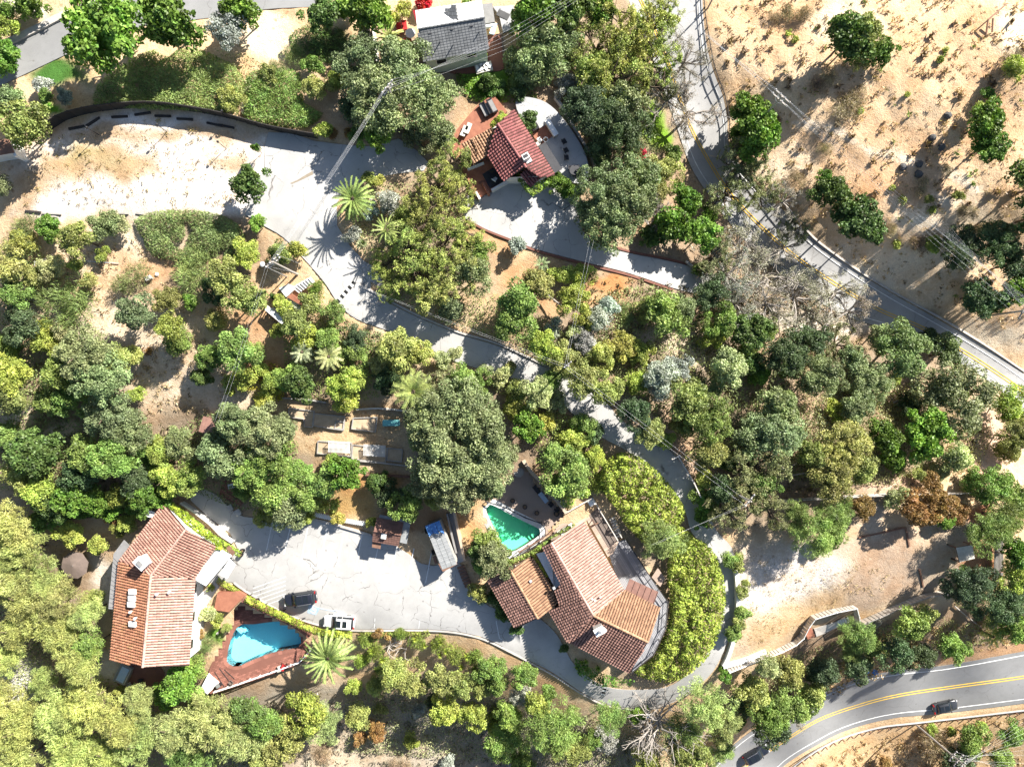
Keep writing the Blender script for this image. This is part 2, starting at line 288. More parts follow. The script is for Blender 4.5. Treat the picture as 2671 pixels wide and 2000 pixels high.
def cdt(poly, holes=(), step=22):
    pts = []; edges = []; faces = []
    def ring(r):
        o = len(pts); n = 0; R = []
        for i in range(len(r)):
            a = np.array(r[i][:2], float); b = np.array(r[(i+1) % len(r)][:2], float); k = max(1, int(np.linalg.norm(b-a)/step)) if step else 1
            R += [tuple(a+(b-a)*j/k) for j in range(k)]
        pts.extend(R); n = len(R); edges.extend([(o+i, o+(i+1) % n) for i in range(n)]); return list(range(o, o+n))
    rings = [ring(poly)]+[ring(h) for h in holes]
    if step:
        a = np.array(poly)[:, :2]; g = np.mgrid[a[:, 0].min():a[:, 0].max():step, a[:, 1].min():a[:, 1].max():step].reshape(2, -1)
        ok = inpoly(g[0], g[1], poly) & (edgedist(g[0], g[1], poly) > step*.4)
        for h in holes: ok &= ~inpoly(g[0], g[1], h) & (edgedist(g[0], g[1], h) > step*.4)
        pts += [tuple(x) for x in g[:, ok].T]
    vs, _, fs, _, _, _ = delaunay_2d_cdt([Vector(p) for p in pts], edges, [], 0, 1e-4)
    V = np.array([tuple(v) for v in vs]); out = []
    cen = np.array([V[list(f)].mean(0) for f in fs]); ok = inpoly(cen[:, 0], cen[:, 1], poly)
    for h in holes: ok &= ~inpoly(cen[:, 0], cen[:, 1], h)
    fs = [f for f, k in zip(fs, ok) if k]
    return V, fs, rings
def sheet(name, poly, mat, off=.06, z=None, holes=(), skirt=.6, step=18, kindless=False, parent=None, raw=False):
    "a paved sheet draped over the land, or flat at height z, with a skirt round its edge"
    V, fs, rings = cdt(poly, holes, step if z is None else 40)
    zz = (Zn(V[:, 0], V[:, 1])+off) if z is None else np.full(len(V), z)
    k = (H-zz)/F; X = np.stack([(V[:, 0]-CX)*k, -(V[:, 1]-CY)*k, zz], 1)
    mb = MB(); fl = []
    for f in fs:
        a, b, c = X[f[0]], X[f[1]], X[f[2]]
        fl.append(f if (b[0]-a[0])*(c[1]-a[1])-(b[1]-a[1])*(c[0]-a[0]) > 0 else tuple(f)[::-1])
    mb.add(X, fl)
    if skirt:
        cnt = {}
        for f in fl:
            for i in range(len(f)): e = (f[i], f[(i+1) % len(f)]); cnt[tuple(sorted(e))] = cnt.get(tuple(sorted(e)), [])+[e]
        for es in cnt.values():
            if len(es) == 1:
                a, b = es[0]; mb.add([X[a], X[b], X[b]-(0, 0, skirt), X[a]-(0, 0, skirt)], [(0, 3, 2, 1)])
    if raw: return mb
    if parent: return part(name, mb, mat, parent)
    return struct(name, mb, mat, smooth=z is None)
def ribbon(path, wd, off, step=14, sm=True, z=None):
    "a flat painted line of the given width (m) along pixel points"
    P = smooth_path(path, step) if sm else path; u = np.array(P); zz = Zn(u[:, 0], u[:, 1])+off if z is None else np.full(len(u), z)
    X = [W(a[0], a[1], c) for a, c in zip(u, zz)]; mb = MB(); L = []
    for i, p in enumerate(X):
        d = (X[min(i+1, len(X)-1)]-X[max(i-1, 0)]); d.z = 0; d.normalize(); n = Vector((-d.y, d.x, 0))*wd/2; L += [p+n, p-n]
    mb.add(L, [(2*i+1, 2*i+3, 2*i+2, 2*i) for i in range(len(X)-1)]); return mb
def wallmb(path, ht, th, sm=True, step=16, base=None, top=None, sink=.4, closed=False):
    "a wall along pixel points; (u, v) is its top edge; stands on the land unless base / top heights are given"
    P = smooth_path(path, step, closed) if sm else list(path)
    if closed: P = P+[P[0]]
    mb = MB(); X = []
    for u, v in P:
        zt = top if top is not None else Z(u, v)+ht; p = W(u, v, zt); zb = (base if base is not None else gz(p.x, p.y)-sink); X.append((p, zb))
    L = []
    for i, (p, zb) in enumerate(X):
        d = X[min(i+1, len(X)-1)][0]-X[max(i-1, 0)][0]; d.z = 0; d.normalize(); n = Vector((-d.y, d.x, 0))*th/2
        L += [p+n, p-n, Vector((p.x-n.x, p.y-n.y, zb)), Vector((p.x+n.x, p.y+n.y, zb))]
    fs = []
    for i in range(len(X)-1):
        o = 4*i
        for j in range(4): fs.append((o+j, o+4+j, o+4+(j+1) % 4, o+(j+1) % 4))
    fs += [(0, 1, 2, 3), tuple(4*(len(X)-1)+j for j in (3, 2, 1, 0))]
    mb.add(L, fs); return mb
# ------------------------------------------------------------------ ground
STRAW, DIRT, GRAVEL, LITTER_SHADED, GRASS, SHADE, PALE = (.55,.42,.27), (.48,.3,.17), (.66,.63,.6), (.26,.205,.15), (.10,.2,.03), (.3,.27,.22), (.68,.57,.43)
PAVED = []
POOL_L = smooth_path([(630,1628),(661,1627),(700,1622),(724,1620),(748,1624),(770,1640),(784,1660),(786,1677),(777,1687),(752,1693),(706,1703),(660,1720),(622,1737),(608,1737),(592,1726),(594,1700),(602,1668),(612,1645)], 9, True)
DECK_L = [(596,1595),(628,1570),(670,1590),(720,1612),(770,1638),(803,1664),(808,1695),(800,1722),(745,1747),(650,1778),(552,1810),(524,1797),(543,1757),(549,1738),(576,1669),(605,1611)]
POOL_R = smooth_path([(1279,1315),(1290,1319),(1340,1346),(1393,1372),(1408,1380),(1409,1393),(1396,1404),(1345,1436),(1328,1441),(1318,1434),(1295,1392),(1272,1343),(1268,1325)], 9, True)
DECK_R = [(1361,1204),(1377,1225),(1420,1273),(1480,1338),(1443,1388),(1404,1412),(1348,1450),(1330,1452),(1310,1440),(1248,1336),(1262,1316),(1285,1292),(1310,1262),(1335,1225)]
NUG, NVG = np.meshgrid(np.arange(-420, 3095, 10.0), np.arange(-420, 2425, 10.0))
def ground():
    u, v = NUG.ravel(), NVG.ravel(); z = Zn(u, v)
    rg = np.random.default_rng(3)
    rough = np.zeros(len(u))
    for _ in range(14):
        a = rg.uniform(0, 6.28); l = rg.uniform(28, 110); rough += np.sin((u*np.cos(a)+v*np.sin(a))/l*6.28+rg.uniform(0, 6.28))*l/110
    col = np.tile(np.array(STRAW), (len(u), 1))
    warp = 18*np.sin(u/37+v/53)+12*np.sin(u/17-v/23)+8*np.sin(v/11+u/29)
    def blob(cu, cv, ru, rv, c, k=1.0, soft=.35):
        d = np.hypot((u-cu+warp*.6)/ru, (v-cv+warp*.5)/rv); wgt = np.clip((1+soft-d)/(2*soft), 0, 1); wgt = wgt*wgt*(3-2*wgt)*k
        col[:] = col*(1-wgt[:, None])+np.array(c)*wgt[:, None]
    def poly(P, c, k=1.0, soft=14):
        ins = inpoly(u, v, P); d = edgedist(u, v, P); d = np.where(ins, d, -d); wgt = np.clip((d+warp*.35+soft)/(2*soft), 0, 1)*k
        col[:] = col*(1-wgt[:, None])+np.array(c)*wgt[:, None]
    # woods and slopes: leaf litter, darkened to hold the trees' shade
    for a in [(1600,300,330,330),(1050,230,200,150),(1150,580,170,190),(1700,900,420,260),(2150,1000,420,330),(2050,1280,260,110),(250,1080,330,260),(620,1180,260,170),(1200,1130,220,170),(60,1550,230,260),(300,1900,380,150),(560,1850,260,120),(1900,720,260,180),(500,640,220,120),(840,960,160,110),(1450,1150,170,150)]:
        blob(*a, LITTER_SHADED, .85)
    poly([(1560,1160),(1700,1180),(1800,1300),(1890,1440),(1900,1600),(1820,1740),(1700,1790),(1600,1760),(1700,1700),(1740,1560),(1620,1400),(1560,1280)], LITTER_SHADED, .9)
    # bare dry hillside
    poly([(1850,-420),(3100,-420),(3100,1000),(2700,960),(2480,820),(2200,640),(1960,440),(1900,330)], (.66,.5,.33))
    for a in [(2050,60,130,90),(2300,420,200,130),(2470,130,200,100),(2620,300,100,160),(2350,520,150,60)]: blob(*a, (.56,.37,.22), .7, .7)
    for a in [(2050,430,70,60),(2220,70,90,60),(2660,90,60,60),(2300,690,220,60),(2330,760,120,50),(2600,880,90,50),(2450,560,130,50)]: blob(*a, (.75,.65,.5), .85, .5)
    poly([(2060,310),(2180,330),(2280,390),(2400,415),(2480,440),(2560,490),(2556,500),(2470,455),(2390,428),(2270,403),(2170,345),(2060,325)], (.75,.64,.5), .9, 5)
    # gravel yard
    poly([(30,560),(20,420),(130,350),(240,310),(430,295),(560,310),(700,350),(720,520),(640,560),(480,555),(300,555),(120,575)], GRAVEL, 1)
    for a in [(300,350,110,22),(560,345,90,22),(250,420,150,40),(150,440,100,45),(330,430,60,35),(60,500,50,60),(600,420,60,22),(440,350,40,18)]: blob(*a, (.4,.275,.145), .8, .6)
    blob(230, 400, 60, 30, (.33,.3,.13), .5, .7)
    # dry orchard slope, paths
    for a in [(330,660,160,70),(300,830,190,60),(420,980,150,90),(560,1010,110,60),(250,640,80,60),(640,930,90,60)]: blob(*a, PALE, .85, .5)
    for a in [(700,880,90,80),(400,690,110,40),(690,960,60,40)]: blob(*a, (.48,.3,.17), .85, .5)
    for a in [(170,1125,60,26),(50,1080,40,30)]: blob(*a, PALE, .9)
    poly([(660,1040),(860,1060),(1060,1080),(1085,1240),(960,1240),(800,1180),(700,1150)], (.5,.38,.24), 1, 10)
    blob(960, 1265, 110, 30, (.45,.26,.11)); blob(930, 1310, 80, 40, (.42,.28,.12)); blob(1080, 1340, 70, 40, (.34,.22,.13)); blob(1225, 1350, 35, 70, (.5,.32,.16))
    for a in [(1290,620,90,40),(1560,770,90,30),(1360,720,70,40),(1430,790,40,25)]: blob(*a, (.46,.3,.17))
    blob(1600, 740, 60, 25, (.42,.22,.1)); blob(1800, 900, 55, 60, (.55,.45,.34)); blob(1690, 870, 40, 25, (.5,.4,.33)); blob(1730, 1100, 30, 60, (.5,.38,.28)); blob(1800, 1200, 60, 40, (.48,.34,.24))
    for a in [(2160,1090,60,40),(2340,1040,50,30),(2570,1130,70,60),(2580,1220,60,50),(2330,1260,80,30),(2090,1200,40,30),(2000,900,60,40)]: blob(*a, (.5,.36,.27), .9)
    poly([(2040,820),(2160,830),(2260,850),(2200,880),(2130,905),(2060,880)], (.6,.56,.5))
    # lower right yard
    poly([(1910,1440),(1960,1400),(2130,1420),(2250,1390),(2400,1370),(2530,1350),(2590,1420),(2560,1530),(2480,1545),(2330,1600),(2230,1590),(2100,1640),(1900,1730),(1930,1580)], (.45,.37,.28))
    poly([(1930,1440),(2100,1430),(2200,1470),(2170,1540),(2060,1600),(1930,1620)], (.6,.57,.54), .9, 30)
    for a in [(2000,1640,60,50),(2080,1600,50,40),(2150,1570,60,40)]: blob(*a, (.5,.36,.2), .7, .7)
    poly([(2240,1410),(2370,1370),(2410,1540),(2330,1570),(2200,1600),(2230,1500)], (.36,.27,.2), .8); blob(2560, 1460, 50, 60, (.4,.22,.13))
    blob(2270, 1350, 50, 40, (.5,.42,.33)); blob(2560, 1340, 40, 30, (.4,.2,.12))
    # bottom slope, road verges
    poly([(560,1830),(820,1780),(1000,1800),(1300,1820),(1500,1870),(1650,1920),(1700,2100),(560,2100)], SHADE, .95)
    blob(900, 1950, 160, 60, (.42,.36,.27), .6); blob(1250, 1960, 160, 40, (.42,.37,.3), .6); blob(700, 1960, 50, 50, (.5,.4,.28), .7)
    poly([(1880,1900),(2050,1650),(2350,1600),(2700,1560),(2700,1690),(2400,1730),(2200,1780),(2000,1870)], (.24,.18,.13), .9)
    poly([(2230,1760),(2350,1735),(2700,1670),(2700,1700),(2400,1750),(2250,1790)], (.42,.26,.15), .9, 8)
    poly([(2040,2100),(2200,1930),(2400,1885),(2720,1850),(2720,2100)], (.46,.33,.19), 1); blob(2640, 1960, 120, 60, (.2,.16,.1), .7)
    poly([(1270,1610),(1290,1660),(1400,1740),(1520,1800),(1500,1830),(1380,1770),(1260,1670)], (.46,.33,.2), 1, 6)
    # lawn and greens
    poly([(1190,185),(1290,175),(1370,185),(1360,240),(1290,260),(1230,255),(1180,215)], GRASS); blob(1715, 330, 28, 60, (.16,.3,.03)); blob(150, 195, 70, 35, (.06,.15,.03)); blob(140, 290, 22, 16, (.12,.3,.03)); blob(850, 110, 70, 45, (.09,.1,.05)); blob(565, 1655, 24, 22, (.1,.2,.03))
    blob(640, 70, 70, 60, (.55,.44,.31), .6); blob(700, 90, 60, 70, PALE, .9); blob(720, 30, 70, 14, (.5,.36,.24)); blob(60, 20, 60, 22, (.6,.56,.5)); blob(215, 265, 50, 30, (.48,.34,.18)); blob(60, 1780, 80, 60, (.62,.6,.56), 1, .3); blob(270, 1520, 40, 60, (.6,.56,.5)); blob(275, 1740, 30, 40, (.6,.54,.46)); blob(640, 200, 30, 60, (.48,.34,.2)); blob(800, 300, 50, 25, (.48,.33,.21)); blob(660, 270, 25, 18, (.42,.28,.16))
    pv = np.zeros(len(u))
    for Pp in PAVED: pv = np.maximum(pv, np.clip(np.where(inpoly(u, v, Pp), edgedist(u, v, Pp), 0)/10, 0, 1))
    z = z+rough*.028*(1-pv)-.45*pv
    k = (H-z)/F; X = np.stack([(u-CX)*k, -(v-CY)*k, z], 1)
    nv, nu = NUG.shape; idx = np.arange(nv*nu).reshape(nv, nu)
    q = np.stack([idx[1:, :-1], idx[1:, 1:], idx[:-1, 1:], idx[:-1, :-1]], -1).reshape(-1, 4)
    inside = np.zeros(len(u), bool)
    for D in (DECK_L, DECK_R): inside |= inpoly(u, v, D)
    q = q[~inside[q].all(1)]
    me = bpy.data.meshes.new('hillside'); me.from_pydata(X.tolist(), [], q.tolist())
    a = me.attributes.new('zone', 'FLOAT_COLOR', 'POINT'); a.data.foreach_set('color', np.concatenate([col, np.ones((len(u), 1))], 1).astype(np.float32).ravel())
    me.polygons.foreach_set('use_smooth', [True]*len(me.polygons)); me.materials.append(M['ground']); me.update()
    return tag(link('hillside', me), kind='structure')
far = MB(); far.add([(-420, -420, -34), (420, -420, -34), (420, 420, -34), (-420, 420, -34)], [(0, 1, 2, 3)]); simple('far_soil', (.3, .24, .16), .95, (.2, .17, .1), .05)
struct('valley_floor', far, 'far_soil')

# ------------------------------------------------------------------ roads, drives, car park
ROAD1_R = smooth_path([(1828,-120),(1832,0),(1842,110),(1862,190),(1885,250),(1898,320),(1899,370),(1925,425),(1990,500),(2060,565),(2130,632),(2230,705),(2330,768),(2450,835),(2560,900),(2671,975),(2800,1075)], 20)
ROAD1_L = smooth_path([(1620,-120),(1640,0),(1690,120),(1730,230),(1765,330),(1800,430),(1850,510),(1920,600),(2010,690),(2110,770),(2210,825),(2310,858),(2420,900),(2520,955),(2600,1010),(2671,1085),(2800,1260)], 20)
PAVED.append(ROAD1_R+ROAD1_L[::-1]); sheet('road', ROAD1_R+ROAD1_L[::-1], 'asphalt_pale', .07)
ROAD2_T = smooth_path([(1760,2120),(1880,1975),(1962,1905),(2030,1872),(2105,1827),(2228,1772),(2330,1750),(2477,1733),(2670,1698),(2820,1668)], 20)
ROAD2_B = smooth_path([(1960,2120),(2030,2010),(2139,1938),(2224,1899),(2333,1872),(2477,1858),(2670,1834),(2820,1815)], 20)
PAVED.append(ROAD2_T+ROAD2_B[::-1]); sheet('road', ROAD2_T+ROAD2_B[::-1], 'asphalt', .07)
ROAD3 = smooth_path([(-150,190),(22,116),(110,76),(170,46),(290,2),(380,-30),(520,-40),(700,-30),(850,-30)], 20)+smooth_path([(850,18),(700,24),(560,45),(420,62),(350,75),(215,124),(110,172),(45,203),(-150,290)], 20)
PAVED.append(ROAD3); sheet('road', ROAD3, 'asphalt', .08)
DRIVE = [(640,560),(655,500),(690,440),(690,385),(700,345),(760,348),(820,368),(900,378),(960,382),(1040,362),(1090,395),(1118,425),(1105,445),(1040,452),(960,468),(905,488),(878,530),(880,590),(912,640),(940,670),(965,705)]+smooth_path([(968,760),(1010,788),(1100,832),(1200,872),(1300,903),(1400,948),(1500,995),(1580,1048),(1620,1095),(1690,1135),(1745,1172),(1800,1240),(1835,1310),(1870,1385),(1910,1430),(1922,1500),(1918,1600),(1895,1680),(1860,1750),(1810,1795),(1740,1832),(1670,1846),(1590,1838),(1520,1806),(1440,1752),(1380,1722),(1310,1690)], 18)+smooth_path([(1330,1560),(1440,1640),(1500,1735),(1580,1790),(1680,1798),(1755,1785),(1830,1722),(1872,1650),(1888,1570),(1880,1500),(1855,1440),(1805,1390),(1785,1330),(1730,1262),(1650,1185),(1570,1140),(1500,1085),(1425,1015),(1330,985),(1180,940),(1100,900),(1010,862),(930,832),(885,795),(845,735),(790,672),(740,620),(690,590)], 18)
PAVED.append(DRIVE); sheet('driveway', DRIVE, 'drive_concrete', .08)
DRIVE2 = smooth_path([(1195,520),(1250,500),(1330,470),(1420,470),(1500,500),(1512,580),(1560,635),(1640,660),(1740,680),(1830,705),(1862,740)], 18)+smooth_path([(1855,775),(1760,752),(1640,712),(1520,682),(1400,650),(1330,622),(1260,595),(1215,570)], 18)
PAVED.append(DRIVE2); sheet('side_driveway', DRIVE2, 'drive_concrete', .085)
LOT = smooth_path([(486,1262),(560,1288),(615,1338),(660,1350),(715,1340),(770,1347),(870,1367),(975,1398),(1040,1428),(1100,1470),(1130,1475),(1200,1470),(1225,1520),(1260,1570),(1310,1590),(1345,1560)], 16)+[(1360,1700)]+smooth_path([(1320,1690),(1260,1662),(1180,1645),(1080,1640),(950,1641),(880,1638),(800,1618),(720,1583),(640,1540),(605,1518)], 16)+[(520,1520),(505,1440),(600,1440),(622,1435),(600,1390),(540,1345),(498,1305)]
PAVED.append(LOT); sheet('car_park', LOT, 'lot_concrete', .09)
# painted lines
def lines(name, specs, mat, off):
    for s in specs: struct(name, ribbon(s[0], s[1], off), mat)
bays = [((712,1355),(695,1435)),((760,1362),(741,1445)),((803,1375),(786,1460)),((853,1377),(834,1475)),((897,1385),(881,1470)),((945,1392),(926,1490)),((988,1420),(972,1490)),((1036,1423),(1017,1504)),((1080,1430),(1062,1515)),((1125,1443),(1110,1520))]
lines('parking_line', [([a, b], .13) for a, b in bays], 'line_paint', .105)
lines('parking_line', [([(660+i*17, 1545-i*3.2+k*11), (745+i*10, 1515-i*4+k*11)], .11) for i in range(1) for k in range(-1, 5)], 'line_paint', .105)
lines('parking_line', [([(978,1612),(976,1638)], .12),([(1095,1618),(1092,1639)], .12),([(1294,1618),(1303,1664),(1310,1668)], .12)], 'line_paint', .105)
lines('blue_line', [([(808,1577),(840,1587),(864,1592),(880,1591)], .14)], 'blue_paint', .105)
dis = thing('parking_symbol', 'pale blue painted square with a white wheelchair symbol beside the white car', 'road marking', G(816,1589,.1))
b = MB(); q = [(806,1577),(834,1587),(824,1604),(801,1598)]; b.add([G(*p, .106) for p in q], [(3,2,1,0)]); part('blue_square', b, 'blue_paint', dis)
b = ribbon(smooth_path([(816,1585),(823,1588),(822,1595),(815,1597),(811,1593)], 3), .22, .112, 3); part('wheel', b, 'line_paint', dis)
b = ribbon([(817,1579),(816,1588),(822,1591)], .24, .113, 3, False); part('figure', b, 'line_paint', dis)
b = MB(); c = G(818,1578,.114); b.add([c+Vector((.17*math.cos(k*.785), .17*math.sin(k*.785), 0)) for k in range(8)], [tuple(range(8))]); part('head', b, 'line_paint', dis)
yl = smooth_path([(1640,-60),(1700,60),(1745,170),(1775,260),(1808,345),(1855,430),(1905,505),(1985,590),(2070,665),(2160,728),(2290,806),(2400,852),(2480,896),(2560,945),(2671,1022),(2780,1115)], 14)
yl2 = [(1760,2100),(1880,2035),(1970,1980),(2054,1926),(2139,1875),(2240,1839),(2342,1813),(2477,1792),(2670,1765),(2800,1740)]
for d in (-3, 3):
    struct('centre_line', ribbon([(a+d*.5, b2-d) for a, b2 in yl], .14, .13, sm=False), 'yellow_paint'); struct('centre_line', ribbon([(a, b2+d) for a, b2 in yl2], .15, .13), 'yellow_paint')
struct('edge_line', ribbon([(a-9, b2+9) for a, b2 in ROAD1_R[6:]], .14, .13, sm=False), 'line_paint'); struct('edge_line', ribbon([(a+12, b2-10) for a, b2 in ROAD1_L[8:]], .14, .13, sm=False), 'line_paint')
struct('edge_line', ribbon([(a+2, b2+10) for a, b2 in ROAD2_T], .15, .13, sm=False), 'line_paint'); struct('edge_line', ribbon([(a-2, b2-11) for a, b2 in ROAD2_B], .15, .13, sm=False), 'line_paint')
struct('lane_line', ribbon([(1655,520),(1700,600)], .1, .1), 'line_paint')
# kerbs
def kerb(path, h=.14, wd=.22, mat='stone', name='kerb'): struct(name, wallmb(path, h+.09, wd, sink=.2), mat)
kerb([(610,1520),(640,1542),(720,1587),(800,1621),(880,1640),(950,1645),(1080,1644),(1180,1649),(1260,1667),(1330,1700),(1400,1737),(1450,1765),(1520,1811),(1590,1842),(1670,1850),(1740,1836),(1815,1798)])
kerb([(938,742),(975,762),(1010,782),(1100,827),(1200,867),(1300,897),(1400,942),(1470,978)], .18, .3); kerb([(1222,575),(1262,598),(1332,626),(1400,654),(1520,687),(1640,717),(1756,756)], .15, .3, 'brick_red'); kerb([(1520,598),(1562,630),(1640,655),(1740,675),(1800,690)], .15, .3, 'brick_red')
kerb([(2105,600),(2140,634),(2235,702),(2335,764),(2455,830),(2565,896),(2675,970)], .12, .3, 'stone'); kerb([(-20,118),(20,108),(105,68),(165,38),(285,-4)], .3, .9, 'stone', 'kerb')
# rubber humps across the drive
def hump(a, b2, label, n=9):
    r = thing('speed_hump', label, 'speed hump', G(*a)); 
    for i in range(n):
        k0, k1 = i/n, (i+.92)/n; p = G(a[0]+(b2[0]-a[0])*k0, a[1]+(b2[1]-a[1])*k0, .11); q = G(a[0]+(b2[0]-a[0])*k1, a[1]+(b2[1]-a[1])*k1, .11)
        m = MB(); m.bar(p, q, .55, .1); part('rubber_block', m, 'line_paint' if i % 2 else 'rubber', r)
hump((880,788),(925,735),'striped black and white speed hump across the concrete drive by the pavers'); hump((1580,1785),(1572,1812),'short striped speed hump on the drive below the dark brown roof', 6)
m = MB(); pth = sheet('x', [(757,478),(775,470),(815,446),(817,455),(785,470),(762,480)], 'patch_dirt', .1, raw=True, skirt=0, step=0); struct('drive_patch', pth, 'patch_dirt')
# pavers beside the drive
pv = tag(link('paver_apron', None, None, G(940,720)), kind='structure')
for i in range(9):
    for j in range(7):
        u0, v0 = 925+i*6.5+j*4.2, 690+i*4.0-i*i*.0+j*8.2-20
        if j > 5 and i > 6: continue
        c = G(u0, v0, .1); m = MB(); m.box(c, (.4+.04*((i*7+j*3) % 3), .42, .1), -.55, tint=random.random()); part('paver', m, 'paver_grey', pv)

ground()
# ------------------------------------------------------------------ the two pools
def pool(name, label, P, D, zd, zw, zf, mats, coping, extra=0):
    root = thing(name, label, 'swimming pool', W(sum(p[0] for p in P)/len(P), sum(p[1] for p in P)/len(P), zd))
    plaster, water, cop = mats
    top = [W(u, v, zd) for u, v in P]; m = MB(); n = len(top)
    fl = [Vector((p.x, p.y, zf)) for p in top]; m.add(fl, [tuple(range(n))]); part('basin_floor', m, plaster, root)
    m = MB(); m.add([p-Vector((0, 0, .02)) for p in top]+fl, [(i, (i+1) % n, n+(i+1) % n, n+i) for i in range(n)]); part('basin_wall', m, plaster, root)
    m = MB(); m.add([Vector((p.x, p.y, zw)) for p in top], [tuple(range(n))]); part('water', m, water, root)
    c = sum(top, Vector())/n; out = []
    for i in range(n):
        d = top[(i+1) % n]-top[i-1]; d.z = 0; nn = Vector((d.y, -d.x, 0)).normalized()
        if nn.dot(top[i]-c) < 0: nn = -nn
        out.append(top[i]+nn*coping)
    up = Vector((0, 0, .05)); m = MB()
    for i in range(n):
        j = (i+1) % n; m.add([top[i]+up, top[j]+up, out[j]+up, out[i]+up, top[i]-up*3, top[j]-up*3, out[j]-up*3, out[i]-up*3], [(0,1,2,3),(4,5,1,0),(3,2,6,7)], tint=random.random())
    part('coping', m, cop, root); return root
ZL, ZR = -2.9, .55
sheet('pool_deck', DECK_L, 'brick_red', z=ZL, holes=[POOL_L], skirt=2.2)
pl = pool('swimming_pool', 'kite shaped turquoise pool with a brick edge beside the brick deck', POOL_L, DECK_L, ZL, ZL-.3, ZL-1.7, ('plaster_pool', 'water_blue', 'brick_red'), .55)
sheet('pool_terrace', DECK_R, 'plank_tan', z=ZR, holes=[POOL_R], skirt=1.6)
pr = pool('swimming_pool', 'three sided emerald green pool with a broad white edge and low water', POOL_R, DECK_R, ZR, ZR-.7, ZR-1.3, ('plaster_green', 'water_green', 'white_roof'), .9)
for i in range(3):
    m = MB(); c = W(1404-i*4.5, 1390-i*.5, ZR-.85-.1*i); m.lathe(c-Vector((0, 0, .3)), [(.75+.25*i, 0), (.75+.25*i, .28), (.7+.25*i, .3)], 14); part('pool_step', m, 'plaster_green', pr)
for i in range(3):
    m = MB(); a = W(618+i*9, 1637-i*2, ZL-.5-.25*i); m.bar(a, W(632+i*9, 1650-i*3, ZL-.5-.25*i), .35, .3); part('pool_step', m, 'plaster_pool', pl)
# grey flags along the west side of the green pool
for i in range(7): m = MB(); u0, v0 = 1250+i*8.6, 1331+i*14.6; m.box(W(u0, v0, ZR+.03), (.9, .75, .08), -1.05, tint=random.random()); part('flagstone', m, 'paver_grey', bpy.data.objects['pool_terrace'])
# courses of brick on the sunny side of the brick deck
def brick_field(sheetname, poly, z, mat, du, dv, ang, size):
    P = np.array(poly); out = []; ca, sa = math.cos(ang), math.sin(ang)
    c = P.mean(0); r = int(np.abs(P-c).max()/min(du, dv))+2; mb = MB()
    for i in range(-r, r):
        for j in range(-r, r):
            a, b3 = (i+.5*(j % 2))*du, j*dv; u, v = c[0]+a*ca-b3*sa, c[1]+a*sa+b3*ca
            out.append((u, v))
    A = np.array(out); ok = inpoly(A[:, 0], A[:, 1], poly) & (edgedist(A[:, 0], A[:, 1], poly) > 2.5)
    for u, v in A[ok]: mb.box(W(u, v, z), size, -ang, tint=random.random())
    o = part('brick_courses', mb, mat, bpy.data.objects[sheetname]); o['kind'] = 'stuff'
single('retaining_wall', wallmb([(630,1566),(672,1588),(722,1611),(772,1636),(806,1662)], 0, .4, top=.15, base=-3.4), 'brick_red', 'brick retaining wall under the hedge above the turquoise pool', 'wall')
brick_field('pool_deck', [(640,1576),(700,1608),(715,1614),(640,1622),(612,1640),(600,1680),(585,1725),(600,1750),(640,1755),(720,1722),(796,1690),(800,1716),(745,1742),(650,1773),(560,1802),(530,1790),(552,1740),(580,1670),(606,1612)], ZL+.012, 'brick_red', 8.5, 4.3, -.35, (.47, .22, .05))
